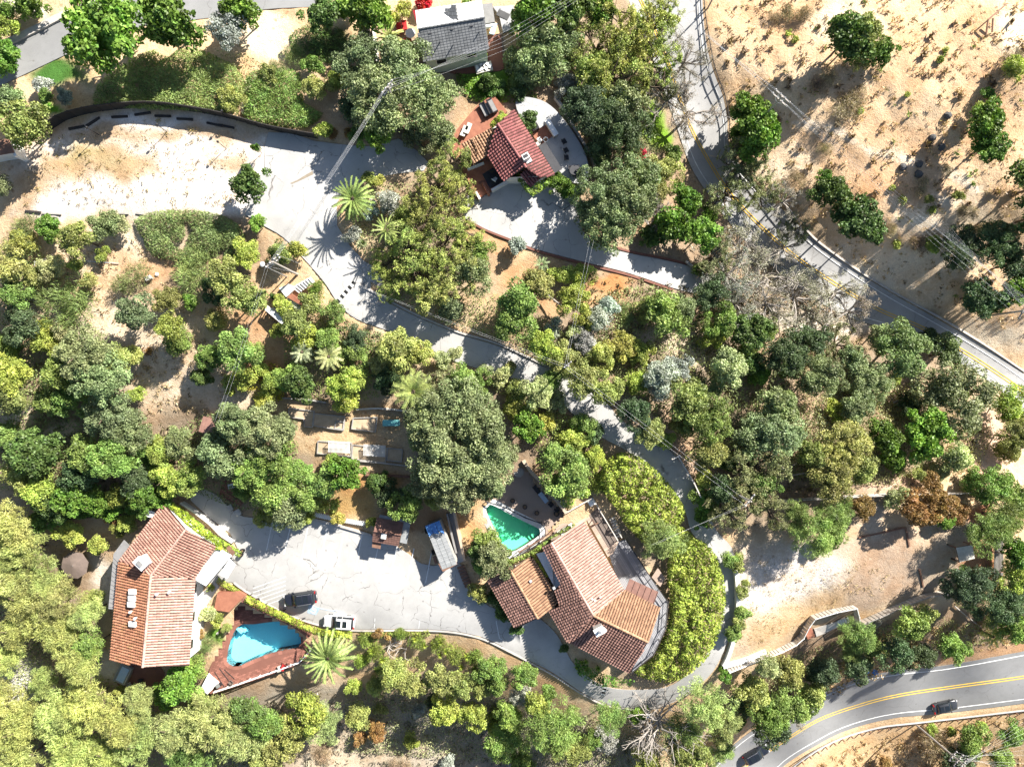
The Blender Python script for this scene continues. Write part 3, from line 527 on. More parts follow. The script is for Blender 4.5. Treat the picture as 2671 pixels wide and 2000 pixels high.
# ------------------------------------------------------------------ buildings
def local_frame(P):
    P = [Vector(p) for p in P]; n = Vector((0, 0, 0))
    for i in range(len(P)):
        a, b = P[i], P[(i+1) % len(P)]; n += Vector(((a.y-b.y)*(a.z+b.z), (a.z-b.z)*(a.x+b.x), (a.x-b.x)*(a.y+b.y)))
    n.normalize(); n = n if n.z > 0 else -n
    x = (P[1]-P[0]); x -= n*x.dot(n); x.normalize(); y = n.cross(x)
    if sum(((p-P[0]).dot(y)) for p in P) < 0: y = -y
    return P[0], x, y, n
def roof(root, pts, mat, kind='barrel', col=.4, row=.44, slab=.16, label=None, slabmat='roof_under'):
    "one roof slope: pts are world corners, the first two its eave; a slab with real tiles on it"
    o, x, y, n = local_frame(pts); P2 = [((Vector(p)-o).dot(x), (Vector(p)-o).dot(y)) for p in pts]
    m = MB(); m.prism(pts, slab); r = part('roof_slope', m, slabmat, root, label)
    s0, s1 = min(p[0] for p in P2), max(p[0] for p in P2); mb = MB(); N = len(P2); rr = random.Random(len(bpy.data.objects))
    s = s0+col/2; ci = 0
    while s < s1:
        ts = []
        for i in range(N):
            (a, b), (c, d) = P2[i], P2[(i+1) % N]
            if (a > s) != (c > s): ts.append(b+(d-b)*(s-a)/(c-a))
        ts.sort()
        for t0, t1 in zip(ts[::2], ts[1::2]):
            t = t0-.06; first = True
            while t < t1-.08:
                e = min(t+row*1.12, t1+.03); w = col*.43; tint = rr.random(); j = rr.uniform(-.015, .015)
                if kind == 'barrel':
                    hi, lo = .17, .08
                    pr = [(-w, .0), (-w*.62, .72), (0, 1), (w*.62, .72), (w, .0)]
                    A = [o+x*(s+a+j)+y*t+n*(.075+h*hi) for a, h in pr]; B = [o+x*(s+a*.86+j)+y*e+n*(.0+h*lo) for a, h in pr]
                    mb.add(A+B, [(i, i+1, i+6, i+5) for i in range(4)]+[(0, 1, 2, 3, 4)], tint)
                else:
                    k = .5 if (ci % 2) else 0; A = [o+x*(s+a)+y*t+n*.05 for a in (-w*1.04, w*1.04)]; B = [o+x*(s+a)+y*e+n*.012 for a in (-w*1.04, w*1.04)]; Cc = [o+x*(s+a)+y*t+n*.004 for a in (-w*1.04, w*1.04)]
                    mb.add(A+B+Cc, [(0, 1, 3, 2), (4, 5, 1, 0)], tint)
                t += row; first = False
        s += col; ci += 1
    tl = part('roof_tiles', mb, mat, r); tl['kind'] = 'stuff'; return r
def ridge(root, a, b, mat, r=.17, name='ridge_cap'):
    a = Vector(a); b = Vector(b); L = (b-a).length; k = max(1, int(L/.5)); m = MB(); d = (b-a)/k; sd = d.cross(Vector((0, 0, 1))).normalized()
    for i in range(k):
        p = a+d*i; q = p+d*1.1; A = [p+sd*math.cos(t)*r+Vector((0, 0, math.sin(t)*r+.08)) for t in (0, .8, 1.57, 2.34, 3.14)]; B = [q+sd*math.cos(t)*r*.85+Vector((0, 0, math.sin(t)*r*.85+.05)) for t in (0, .8, 1.57, 2.34, 3.14)]
        m.add(A+B, [(j, j+1, j+6, j+5) for j in range(4)]+[(0, 1, 2, 3, 4)], random.random())
    part(name, m, mat, root)
def inset(P, d):
    n = len(P); c = sum((Vector(p) for p in P), Vector())/n; out = []
    a = sum(P[i].x*P[(i+1) % n].y-P[(i+1) % n].x*P[i].y for i in range(n)); sg = 1 if a > 0 else -1
    for i in range(n):
        e0 = (P[i]-P[i-1]); e1 = (P[(i+1) % n]-P[i]); e0.z = e1.z = 0; e0.normalize(); e1.normalize()
        n0 = Vector((-e0.y, e0.x, 0))*sg; n1 = Vector((-e1.y, e1.x, 0))*sg; b = n0+n1; l = max(.35, b.dot(n0)); out.append(P[i]+b*(d/l))
    return out
def walls(root, P, d, ztop, mat, zdrop=.6, win=True, z0=None):
    "walls under the eaves outline P, with windows along each side long enough"
    Q = inset([Vector(p) for p in P], d); n = len(Q); m = MB()
    zb = [z0 if z0 is not None else gz(p.x, p.y)-zdrop for p in Q]
    m.add([Vector((p.x, p.y, ztop)) for p in Q]+[Vector((p.x, p.y, b)) for p, b in zip(Q, zb)], [(i, (i+1) % n, n+(i+1) % n, n+i) for i in range(n)]); part('wall', m, mat, root)
    if not win: return
    c = sum(Q, Vector())/n
    for i in range(n):
        a, b = Q[i], Q[(i+1) % n]; L = (b-a).length
        if L < 3.2: continue
        d2 = (b-a); d2.z = 0; d2.normalize(); nn = Vector((d2.y, -d2.x, 0))
        if nn.dot((a+b)/2-c) < 0: nn = -nn
        k = int(L//3.2); ang = math.atan2(d2.y, d2.x)
        for j in range(k):
            p = a.lerp(b, (j+.5)/k); p.z = ztop-1.35
            m = MB(); m.box(p+nn*.03, (1.5, .1, 1.25), ang); w_ = part('window', m, 'white_paint', root); m = MB(); m.box(p+nn*.06, (1.3, .08, 1.05), ang); part('pane', m, 'glass', w_)
def gable(root, a, b, c, mat):
    m = MB(); m.add([a, b, c], [(0, 1, 2)]); part('gable', m, mat, root)
def box_on(root, name, u, v, z, size, rz, mat, label=None): m = MB(); m.box(W(u, v, z), size, rz); return part(name, m, mat, root, label)

# ---- house with the kinked ridge beside the kite pool
zE, zR = 3.5, 5.5
def w(u, v, z): return W(u, v, z)
h1 = thing('tile_roof_house', 'long house with a kinked salmon tile roof and ivy covered end beside the turquoise pool', 'house', W(410,1560,-.5))
A = w(311.6,1462,zE); B = w(428.5,1313.5,zE); R1 = w(394,1500,zR); R2 = w(484,1381,zR); Cc = w(564,1424,zE); D = w(507,1510,zE); E = w(289,1721,zE); F1 = w(373,1739,zR); G1 = w(493,1736,zE)
roof(h1, [A, B, R2, R1], 'roof_tile_clay', label='salmon tile slope with the chimney'); roof(h1, [Cc, D, R1, R2], 'roof_tile_clay'); roof(h1, [E, A, R1, F1], 'roof_tile_orange', label='orange tile slope with four skylights and brown moss'); roof(h1, [D+Vector((.12,0,0)), G1, F1, R1], 'roof_tile_pink', label='pale pink tile slope')
ridge(h1, R1, R2, 'roof_tile_pink'); ridge(h1, F1, R1, 'roof_tile_pink', .2)
walls(h1, [A, E, (E+F1)/2-Vector((0,0,1)), G1, D, Cc, (Cc+B)/2, B], .55, zE-.02, 'stucco_white')
gable(h1, E+Vector((.3,.35,-.1)), G1+Vector((-.3,.35,-.1)), F1+Vector((0,.35,-.1)), 'stucco_white'); gable(h1, B-Vector((-.2,.4,.1)), Cc-Vector((.2,.4,.1)), R2-Vector((0,.4,.1)), 'stucco_white')
for u, v in ((345,1543),(344,1560),(342,1576),(345.5,1627)):
    k = .62; z = zE+(zR-zE)*.55; m = MB(); m.box(W(u,v,z+.42), (1.2,.74,.3), .03, ry=-.33); sk = part('skylight', m, 'white_paint', h1); m = MB(); m.box(W(u,v,z+.6), (.98,.54,.06), .03, ry=-.33); part('dome', m, 'white_roof', sk)
for u, v, z in ((414,1546,zR-.3),(446,1541,zR-.9),(346,1592,zE+1.1),(358,1609,zE+1.5)): m = MB(); m.tube([W(u,v,z-.3), W(u,v,z)+Vector((0,0,.55))], .13, n=8); m.tube([W(u,v,z)+Vector((0,0,.55)), W(u,v,z)+Vector((0,0,.75))], .2, n=8); part('vent_pipe', m, 'white_paint', h1, smooth=False)
m = MB(); c = W(379,1463,5.4); m.box(c, (1.6,1.05,2.6), -.78); ch = part('chimney', m, 'stucco_white', h1); m = MB(); m.box(c+Vector((0,0,1.36)), (1.8,1.25,.12), -.78); part('cap', m, 'white_roof', ch); m = MB(); m.box(c+Vector((0,0,1.5)), (.9,.6,.2), -.78); part('flue', m, 'grey_metal', ch)
m = MB(); m.prism([w(*p, 3.3) for p in ((568,1429),(505,1509.5),(537,1528),(604,1449))], .22); cp = part('entrance_canopy', m, 'white_roof', h1, 'flat white entrance canopy'); m = MB(); m.prism([w(*p, 3.1) for p in ((572,1498),(592,1509),(614,1473),(598,1458))], .22); part('canopy_step', m, 'white_roof', cp)
for p in ((590,1506),(611,1474),(600,1452)): m = MB(); m.tube([w(*p,2.7), w(*p,-.2)], .1, n=6); part('canopy_post', m, 'white_paint', cp)
m = MB(); m.prism([w(*p, 3.0) for p in ((323,1408),(296,1444),(282.6,1587),(299,1589),(309,1466),(338,1422))], .1); aw = part('awning', m, 'grey_metal', h1, 'long grey sheet awning')
for i in range(12): m = MB(); k = (i+.5)/12; m.bar(w(296-13.4*k,1446+141*k,3.05), w(310-11*k,1462+127*k,3.05), .05, .05); part('awning_rib', m, 'grey_metal', aw)
dish = thing('satellite_dish', 'white satellite dish on a mast at the corner of the ivy covered roof', 'dish', W(397,1335,2.6))
m = MB(); m.tube([(0,0,-2.4),(0,0,.4)], .05); part('mast', m, 'steel', dish, world=False); m = MB(); m.lathe((0,0,0), [(.06,.0),(.3,.05),(.52,.16),(.66,.3),(.68,.31),(.5,.14),(.05,.02)], 16); o = part('reflector', m, 'white_paint', dish, world=False); o.location = (0,0,.45); o.rotation_euler = (.6,.3,0)
m = MB(); m.tube([(0,0,0),(.1,.1,.62)], .02); o = part('feed_arm', m, 'steel', dish, world=False); o.location = (0,0,.45); o.rotation_euler = (.6,.3,0)

# ---- house with the hipped roofs beside the green pool
zE, zR = 3.8, 5.9; gE, gR = 3.2, 4.7
h2 = thing('tile_roof_house', 'large house with several tan and brown tile roofs and wooden decks beside the emerald pool', 'house', W(1550,1560,0))
RN = w(1437.5,1414,zR); RS = w(1548,1605,zR); e1 = w(1522.6,1358,zE); e2 = w(1627,1538,zE); e3 = w(1721.6,1585,zE); RE = w(1690,1674,zR-.1); s1 = w(1481,1671,zE); s2 = w(1643,1755.7,zE)
roof(h2, [e1, e2, RS, RN], 'roof_tile_pink', label='large pale pink tile slope'); roof(h2, [e2, e3, RE, RS], 'roof_tile_tan', label='tan striped tile slope'); roof(h2, [s1, s2, RE, RS], 'roof_tile_brown', label='brown tile slope with the chimney')
kz = lambda f: zR-(zR-zE)*f
roof(h2, [w(1434,1595,kz(1)), s1, RS, RN, w(1419,1426,kz(.36)), w(1468,1522,kz(.42)), w(1450,1534,kz(.72)), w(1463,1573,kz(.75))], 'roof_tile_brown', label='narrow red brown tile slope')
ridge(h2, RN, RS, 'roof_tile_pink', .2); ridge(h2, RS, RE, 'roof_tile_tan', .2); ridge(h2, s1, RS, 'roof_tile_brown', .16); ridge(h2, e2, RS, 'roof_tile_pink', .1, 'valley_flashing')
ga = [w(1271.8,1511.7,gE), w(1344,1637.6,gE), w(1403,1612,gR), w(1330.7,1486,gR)]; gb = [w(1461,1569,gE), w(1387,1452,gE), ga[3], ga[2]]
roof(h2, ga, 'roof_tile_brown', label='brown tile slope of the garage'); roof(h2, gb, 'roof_tile_tan', label='sandy tile slope of the garage'); ridge(h2, ga[2], ga[3], 'roof_tile_tan', .19)
walls(h2, [ga[0], ga[1], gb[0], gb[1]], .5, gE, 'stucco_tan'); gable(h2, ga[1]+Vector((0,.4,-.05)), gb[0]+Vector((0,.4,-.05)), ga[2]+Vector((-.1,.4,-.1)), 'stucco_tan'); gable(h2, ga[0]-Vector((0,.4,.05)), gb[1]-Vector((0,.4,.05)), ga[3]-Vector((-.1,.4,.1)), 'stucco_tan')
walls(h2, [RN+Vector((-.6,.2,-2)), e1, e2, e3, (e3+s2)/2, s2, s1, w(1434,1595,zE)], .75, zE-.05, 'stucco_tan'); gable(h2, e3+Vector((-.5,0,-.1)), s2+Vector((-.4,.3,-.1)), RE+Vector((-.5,0,-.15)), 'stucco_tan')
m = MB(); m.prism([w(*p, 3.4) for p in ((1399,1444),(1424,1438),(1471,1522),(1450,1537),(1446,1530))], .2); part('flat_roof', m, 'white_roof', h2, 'white flat roof between the tile slopes')
m = MB(); m.prism([w(1643,1509,3.8), w(1716.5,1543,3.8), w(1704.7,1575,3.65), w(1630.7,1540,3.65)], .1); cr = part('copper_roof', m, 'copper_sheet', h2, 'brown sheet metal lean to roof')
for i in range(6): k = i/5; m = MB(); m.bar(w(1643+73.5*k,1509+34*k,3.85), w(1630.7+74*k,1540+35*k,3.7), .06, .07); part('standing_seam', m, 'copper_sheet', cr)
m = MB(); c = W(1561,1638,5.9); m.box(c, (1.3,.9,2.2), .5); ch = part('chimney', m, 'stone', h2); m = MB(); m.box(c+Vector((0,0,1.15)), (1.5,1.1,.12), .5); part('cap', m, 'white_roof', ch); m = MB(); m.tube([c+Vector((0,0,1.2)), c+Vector((0,0,1.75))], .2, n=8); part('flue', m, 'steel', ch)
m = MB(); m.box(W(1573,1642,5.45), (.9,.7,.35), .5); part('cricket', m, 'white_roof', h2)
for u, v in ((1545,1562),(1552,1566),(1566,1557)): m = MB(); z = 5.4; m.tube([W(u,v,z-.2), W(u,v,z+.35)], .12, n=8); part('vent_pipe', m, 'white_paint', h2)
for u, v, z in ((1445,1533,5.0),(1384,1515,4.4),(1473,1531,5.2)): m = MB(); m.box(W(u,v,z), (.35,.35,.3), .5); part('roof_vent', m, 'galvanised', h2)
# decks of that house
def planks(root, poly, z, mat, ang, step, name='deck_boards', slab=.35, boardmat=None):
    m = sheet('x', poly, mat, z=z-.03, skirt=slab, raw=True); d = part('deck', m, boardmat or mat, root)
    a = np.array(poly, float); c = a.mean(0); r = np.abs(a-c).max()*1.5; ca, sa = math.cos(ang), math.sin(ang); mb = MB(); P2 = [((p[0]-c[0])*ca+(p[1]-c[1])*sa, -(p[0]-c[0])*sa+(p[1]-c[1])*ca) for p in poly]; N = len(P2); t = -r
    while t < r:
        xs = []
        for i in range(N):
            (x1, y1), (x2, y2) = P2[i], P2[(i+1) % N]
            if (y1 > t) != (y2 > t): xs.append(x1+(x2-x1)*(t-y1)/(y2-y1))
        xs.sort()
        for xa, xb in zip(xs[::2], xs[1::2]):
            if xb-xa > 2: f = lambda x: W(c[0]+x*ca-t*sa, c[1]+x*sa+t*ca, z); mb.bar(f(xa+.6), f(xb-.6), step*.058*.86, .05, random.random())
        t += step
    o = part(name, mb, mat, d); o['kind'] = 'stuff'; return d
planks(h2, [(1443,1388),(1480,1339),(1545,1299),(1614,1412),(1600,1440),(1585,1452),(1530,1356),(1450,1400)], .75, 'plank_tan', -.55, 4.2)
planks(h2, [(1612,1413),(1632,1406),(1702,1513),(1743,1570),(1737,1638),(1705,1706),(1650,1750),(1600,1700),(1620,1540),(1590,1450)], .45, 'plank_grey', 1.03, 4.2)
planks(h2, [(1546,1300),(1612,1411),(1586,1425),(1553,1368),(1520,1316)], .8, 'plank_brown', 1.03, 3.8)
def railing(root, path, zt, h=1.05, mat='grey_wood', zb=None, post=22, name='railing'):
    P = [W(u, v, zt) for u, v in path]; m = MB()
    for a, b in zip(P[:-1], P[1:]): m.bar(a, b, .14, .07); m.bar(a-Vector((0,0,h*.5)), b-Vector((0,0,h*.5)), .05, .06)
    r = part(name, m, mat, root)
    for a, b in zip(P[:-1], P[1:]):
        k = max(1, int((b-a).length/1.6))
        for i in range(k+1): m = MB(); p = a.lerp(b, i/k); m.bar(p, p-Vector((0,0,h)), .09, .09); part('railing_post', m, mat, r)
railing(h2, [(1476,1338),(1545.5,1298.5),(1613.5,1412)], 1.85, mat='pale_wood'); railing(h2, [(1632,1406),(1702,1513),(1743,1571),(1737,1639),(1705,1707),(1645,1756)], 1.55, mat='dark_wood')
for i in range(7): m = MB(); k = i/6; m.bar(W(1590+18*k,1355+45*k,.7-.16*k), W(1604+18*k,1349+45*k,.7-.16*k), .3, .06); part('stair_tread', m, 'pale_wood', h2)
railing(h2, [(1596,1352),(1622,1402)], 1.2, .9, 'pale_wood', name='stair_rail')
m = MB(); m.prism([w(*p, .3) for p in ((1700,1505),(1716,1480),(1735,1508),(1722,1530))], .2); part('lower_landing', m, 'plank_tan', h2)

# ---- red tiled house with the terracotta terrace
zg = 7.0; zE, zR = 9.9, 11.3
h3 = thing('tile_roof_house', 'compact house with dark red tile roofs and an ivy covered corner on a terracotta terrace', 'house', W(1340,400,7))
q1 = w(1339,287,zE); q2 = w(1448,457.5,zE); r1 = w(1298,323.5,zR); r2 = w(1372,437,zR); q3 = w(1408,464,zE+.7); q4 = w(1273,404,zE); q5 = w(1314,471.7,zE)
roof(h3, [q1, q2, q3, r2, r1], 'roof_tile_red', label='large rose red tile slope'); roof(h3, [q4, q5, r2, r1], 'roof_tile_red', label='dark red tile slope')
roof(h3, [w(1236.7,426,9.2), w(1271,404,9.5), w(1296,326,10.2), w(1203.6,375.5,9.7)], 'roof_tile_tan', label='ochre striped tile slope of the low wing')
roof(h3, [w(1381.7,489,9.2), w(1408.5,465,9.3), w(1383,429,10.2), w(1358,454,9.9)], 'roof_tile_red', label='small red tile slope of the porch')
ridge(h3, r1, r2, 'roof_tile_red', .18); ridge(h3, w(1250,400,9.75), w(1232,362,9.98), 'roof_tile_tan', .1)
walls(h3, [q1, q2, q3-Vector((0,0,.7)), q5, q4, r1-Vector((0,0,1.4))], .45, zE-.05, 'stucco_white', z0=6); walls(h3, [w(1236.7,426,9.1), w(1271,404,9.1), w(1296,326,9.1), w(1203.6,375.5,9.1)], .35, 9.1, 'stucco_white', z0=6.3)
gable(h3, q1+Vector((-.1,-.35,-.1)), r1+Vector((.2,-.35,-.1)), w(1275,330,zE)+Vector((0,-.4,-.1)), 'stucco_white')
m = MB(); c = W(1371,411,11.5); m.box(c, (.95,.75,1.3), .5); ch = part('chimney', m, 'stucco_white', h3); m = MB(); m.box(c+Vector((0,0,.68)), (.6,.4,.1), .5); part('flue', m, 'dark_metal', ch)
m = MB(); m.box(W(1379,420,11), (.8,.5,.3), .5); part('flashing', m, 'white_roof', h3)
m = MB(); m.prism([w(*p, 8.9) for p in ((1405,382),(1422,370),(1466,440),(1447,452))], .15); part('flat_roof', m, 'dark_metal', h3, 'flat charcoal roof along the stone patio')
T3 = [(1287,246),(1322,290),(1300,320),(1275,405),(1316,474),(1300,488),(1262,508),(1249,520),(1236,512),(1215,455),(1188,410),(1166,385),(1190,340),(1215,310),(1245,275)]
sheet('terrace', T3, 'terracotta', z=7.35, skirt=1.2)
sheet('stone_patio', smooth_path([(1346,258),(1380,254),(1425,268),(1468,308),(1516,380),(1534,430),(1530,472),(1500,478),(1464,452),(1430,395),(1395,335),(1355,300)], 12, True), 'patio_stone', z=7.25, skirt=1)
m = MB(); m.prism([w(*p, 7.38) for p in ((1384,345),(1428,325),(1445,352),(1408,380))], .2); m2 = struct('patio_deck', m, 'terracotta')
sheet('terrace_pad', [(1258,455),(1286,437),(1316,473),(1278,492)], 'charcoal_fabric', z=7.4, skirt=.1)
tw = thing('terrace_wall', 'low white wall round the lower corner of the terracotta terrace', 'wall', G(1250,500)); part('parapet', wallmb([(1219,441),(1262,424)], .9, .22, sm=False, top=8.0), 'white_paint', tw); part('parapet', wallmb([(1282,496),(1330,468)], .9, .3, sm=False, top=8.0), 'stucco_white', tw); part('parapet', wallmb([(1259,476),(1276,506)], .9, .3, sm=False, top=8.0), 'terracotta', tw); part('parapet', wallmb([(1241,500),(1252,519)], .8, .3, sm=False, top=7.9), 'stucco_white', tw)
for i in range(5): m = MB(); k = i/4; m.bar(W(1249+4*k,478+22*k,7.3-.2*k), W(1266+5*k,472+22*k,7.3-.2*k), .35, .15); part('step', m, 'brick_red', tw)

# ---- grey shingled house
h4 = thing('shingle_roof_house', 'pale green two storey house with a grey shingle roof and a gabled dormer', 'house', W(1185,90,6))
zE, zR = 11.2, 13.0
sw, se, rw, re, nw, ne = w(1103.5,161,zE), w(1276,127.6,zE), w(1091,77,zR), w(1264,47,zR), w(1086,28,zE+.2), w(1254,3,zE+.2)
roof(h4, [sw, se, re, rw], 'shingle_grey', 'flat', .45, .32, label='dark grey shingle slope', slabmat='grey_metal'); roof(h4, [ne, nw, rw, re], 'shingle_pale', 'flat', .45, .32, label='silvery grey shingle slope', slabmat='grey_metal'); ridge(h4, rw, re, 'shingle_grey', .14)
d0, d1, d2, d3 = w(1196,53,12.9), w(1188,12,13.0), w(1163,28,12.1), w(1212,15,12.1)
roof(h4, [w(1158,44,12.0), w(1164,27,12.0), d1, d0], 'shingle_grey', 'flat', .45, .32, slabmat='grey_metal'); roof(h4, [w(1214,16,12.0), w(1216,34,12.2), d0, d1], 'shingle_pale', 'flat', .45, .32, slabmat='grey_metal')
walls(h4, [sw, se, ne, nw], .3, zE-.05, 'stucco_green', z0=5); gable(h4, sw+Vector((.3,.1,0)), nw+Vector((.3,-.1,0)), rw+Vector((.3,0,-.1)), 'stucco_green'); gable(h4, se+Vector((-.3,.1,0)), ne+Vector((-.3,-.1,0)), re+Vector((-.3,0,-.1)), 'stucco_green')
for u, v in ((1122,87),(1179,77),(1230,68)): m = MB(); m.box(W(u,v,12.6), (.4,.3,.35), .15); part('roof_vent', m, 'dark_metal', h4)
for u, v in ((1148,110),(1182,118),(1250,84),(1254,57),(1239,57),(1196,70)): m = MB(); m.tube([W(u,v,11.8), W(u,v,12.7)], .07, n=6); part('vent_pipe', m, 'dark_metal', h4)
m = MB(); m.prism([w(*p, 9.8) for p in ((1253,12),(1284,8),(1291,58),(1266,62))], .3); part('side_roof', m, 'grey_metal', h4); m = MB(); m.prism([w(*p, 9.3) for p in ((1076,28),(1096,25),(1118,66),(1090,72))], .3); part('porch_roof', m, 'red_paint', h4)
m = MB(); m.box(W(1225,148,7.6), (4.0,1.0,1.6), .18); part('bay', m, 'stucco_green', h4); m = MB(); m.box(W(1223,153,8.0), (2.6,.5,.5), .18); part('bay_window', m, 'glass', h4)
sheet('brick_patio', [(1170,190),(1205,165),(1268,150),(1272,92),(1306,88),(1314,180),(1300,186),(1240,190),(1200,195)], 'brick_red', z=6.5, skirt=.8)
sheet('side_patio', [(1286,18),(1340,14),(1345,75),(1312,85),(1302,40)], 'patio_stone', z=6.45, skirt=.6)

# ---- brown roofed shed, long roofed trailer, white garden room, small sheds
sh = thing('garden_shed', 'small shed with a brown shingle roof and skylight at the head of the car park', 'shed', G(1010,1395)); z0, z1 = 3.0, 3.7
a, b, c, d = w(970.6,1411,z0), w(1039,1423,z0), w(1052,1363,z0), w(982.5,1350,z0); ra, rb = w(975,1385,z1), w(1046,1395,z1)
roof(sh, [a, b, rb, ra], 'shingle_brown', 'flat', .4, .35, slabmat='brown_wood'); roof(sh, [c, d, ra, rb], 'shingle_brown', 'flat', .4, .35, slabmat='brown_wood'); walls(sh, [a, b, c, d], .25, z0-.08, 'grey_wood', win=False); ridge(sh, ra, rb, 'shingle_brown', .1)
box_on(sh, 'skylight', 1001, 1398, 3.6, (.75,.75,.15), -.15, 'white_roof'); m = MB(); m.prism([w(*p,2.6) for p in ((971,1413),(994,1417),(992,1431),(970,1427))], .1); part('porch_roof', m, 'brown_wood', sh)
m = MB(); m.prism([w(991,1342,2.8), w(1072,1357,2.7), w(1061,1418,2.5), w(1043,1414,2.6), w(1053,1363,2.8), w(988,1350,2.85)], .08); part('lean_to_roof', m, 'corrugated', sh, 'grey corrugated lean to roof')
tr = thing('storage_trailer', 'long narrow trailer with a grey panelled roof and blue tarp at one end', 'trailer', G(1150,1430)); zt = 3.4
rect = [(1108.6,1371.5),(1146.5,1357),(1192,1471),(1153,1485)]; cs = [w(*p, zt) for p in rect]; m = MB(); m.prism([p-Vector((0,0,.12)) for p in inset(cs,.08)], 2.8); part('body', m, 'grey_wood', tr)
for i in range(3):
    k0, k1 = i/3+.01, (i+1)/3-.01; m = MB(); L = [cs[0].lerp(cs[1],k0), cs[0].lerp(cs[1],k1), cs[3].lerp(cs[2],k1), cs[3].lerp(cs[2],k0)]; m.prism([p+Vector((0,0,.03*(i%2))) for p in L], .1); part('roof_panel', m, 'corrugated', tr)
    m = MB(); T = [L[0], L[1], L[1].lerp(L[2],.2+.06*i), L[0].lerp(L[3],.24-.03*i)]; m.prism([p+Vector((0,0,.06+.03*(i%2))) for p in T], .03); part('tarp', m, 'blue_tarp', tr)
    for j in range(9): m = MB(); k = .3+j*.075; m.bar(L[0].lerp(L[3],k)+Vector((0,0,.05)), L[1].lerp(L[2],k)+Vector((0,0,.05)), .05, .05); part('roof_rib', m, 'galvanised', tr)
m = MB(); m.prism([w(*p,3.35) for p in ((1143,1470),(1184,1455),(1193,1471),(1155,1491))], .12); part('end_roof', m, 'brown_wood', tr)
m = MB(); m.prism([w(*p,2.6) for p in ((1129,1452),(1136,1450),(1142,1468),(1134,1471))], .3); part('side_box', m, 'brown_wood', tr)
for u, v in ((1112,1385),(1130,1440),(1148,1372),(1176,1440)): m = MB(); p = G(u,v,.4); m.tube([p-Vector((.15,.05,0)), p+Vector((.15,.05,0))], .4, n=12); part('wheel', m, 'rubber', tr)
gs = thing('white_shed', 'small white walled shed with a rusty roof at the end of the gravel yard', 'shed', G(10,390)); a = [w(*p, 11.4) for p in ((-60,372),(22,362),(36,398),(-60,414))]; m = MB(); m.prism(a, .15); part('roof', m, 'brown_wood', gs); walls(gs, a, .15, 11.3, 'white_paint', win=False); m = MB(); m.prism([w(*p,11.2) for p in ((22,362),(27,366),(43,405),(37,409))], 2.3); part('door_frame', m, 'white_paint', gs)
for (u, v, sx, sy, rz, lab) in ((547,1112,2.6,2.3,-.3,'rusty flat topped hut half hidden under the oak by the dry slope'),):
    t = thing('hut', lab, 'shed', G(u,v)); m = MB(); p = G(u,v,2.2); m.box(p,(sx,sy,.12),rz); part('roof', m, 'copper_sheet', t); m = MB(); m.box(p-Vector((0,0,1.3)),(sx-.3,sy-.3,2.4),rz); part('wall', m, 'brown_wood', t)
dk = thing('red_deck', 'dark red wooden deck under the oak at the corner of the car park', 'deck', G(610,1275)); planks(dk, [(580,1256),(610,1246),(655,1270),(652,1292),(628,1318),(600,1308),(572,1290)], .6, 'brick_red', .6, 4.2); m = MB(); m.box(W(604,1267,1.2), (.9,.7,.5), .2); part('cool_box', m, 'white_paint', dk)
# ------------------------------------------------------------------ vegetation
def unit(a): return a/np.maximum(np.linalg.norm(a, axis=-1, keepdims=True), 1e-9)
def leafmesh(name, P, Nn, A, ln, wd, tint, keep=None, fold=.25):
    if keep is not None: P, Nn, A, ln, wd, tint = (x[keep] for x in (P, Nn, A, ln, wd, tint))
    "leaf-shaped quads at P, facing Nn, pointing along A"
    A = unit(A-Nn*(A*Nn).sum(1, keepdims=True)); B = np.cross(Nn, A); ln = ln.reshape(-1, 1); wd = wd.reshape(-1, 1)
    V = np.stack([P-A*ln*.5, P+B*wd*.5-Nn*ln*fold*.2+A*ln*.08, P+A*ln*.5-Nn*ln*fold*.5, P-B*wd*.5-Nn*ln*fold*.2+A*ln*.08], 1).reshape(-1, 3)
    n = len(P); me = bpy.data.meshes.new(name); me.vertices.add(4*n); me.vertices.foreach_set('co', V.astype(np.float32).ravel())
    me.loops.add(4*n); me.loops.foreach_set('vertex_index', np.arange(4*n, dtype=np.int32)); me.polygons.add(n); me.polygons.foreach_set('loop_start', np.arange(0, 4*n, 4, dtype=np.int32)); me.polygons.foreach_set('loop_total', np.full(n, 4, dtype=np.int32))
    me.attributes.new('tint', 'FLOAT', 'FACE').data.foreach_set('value', tint.astype(np.float32)); me.materials.append(M['leaf']); me.update(calc_edges=True); return me
def rdir(r, n): return unit(r.normal(size=(n, 3)))
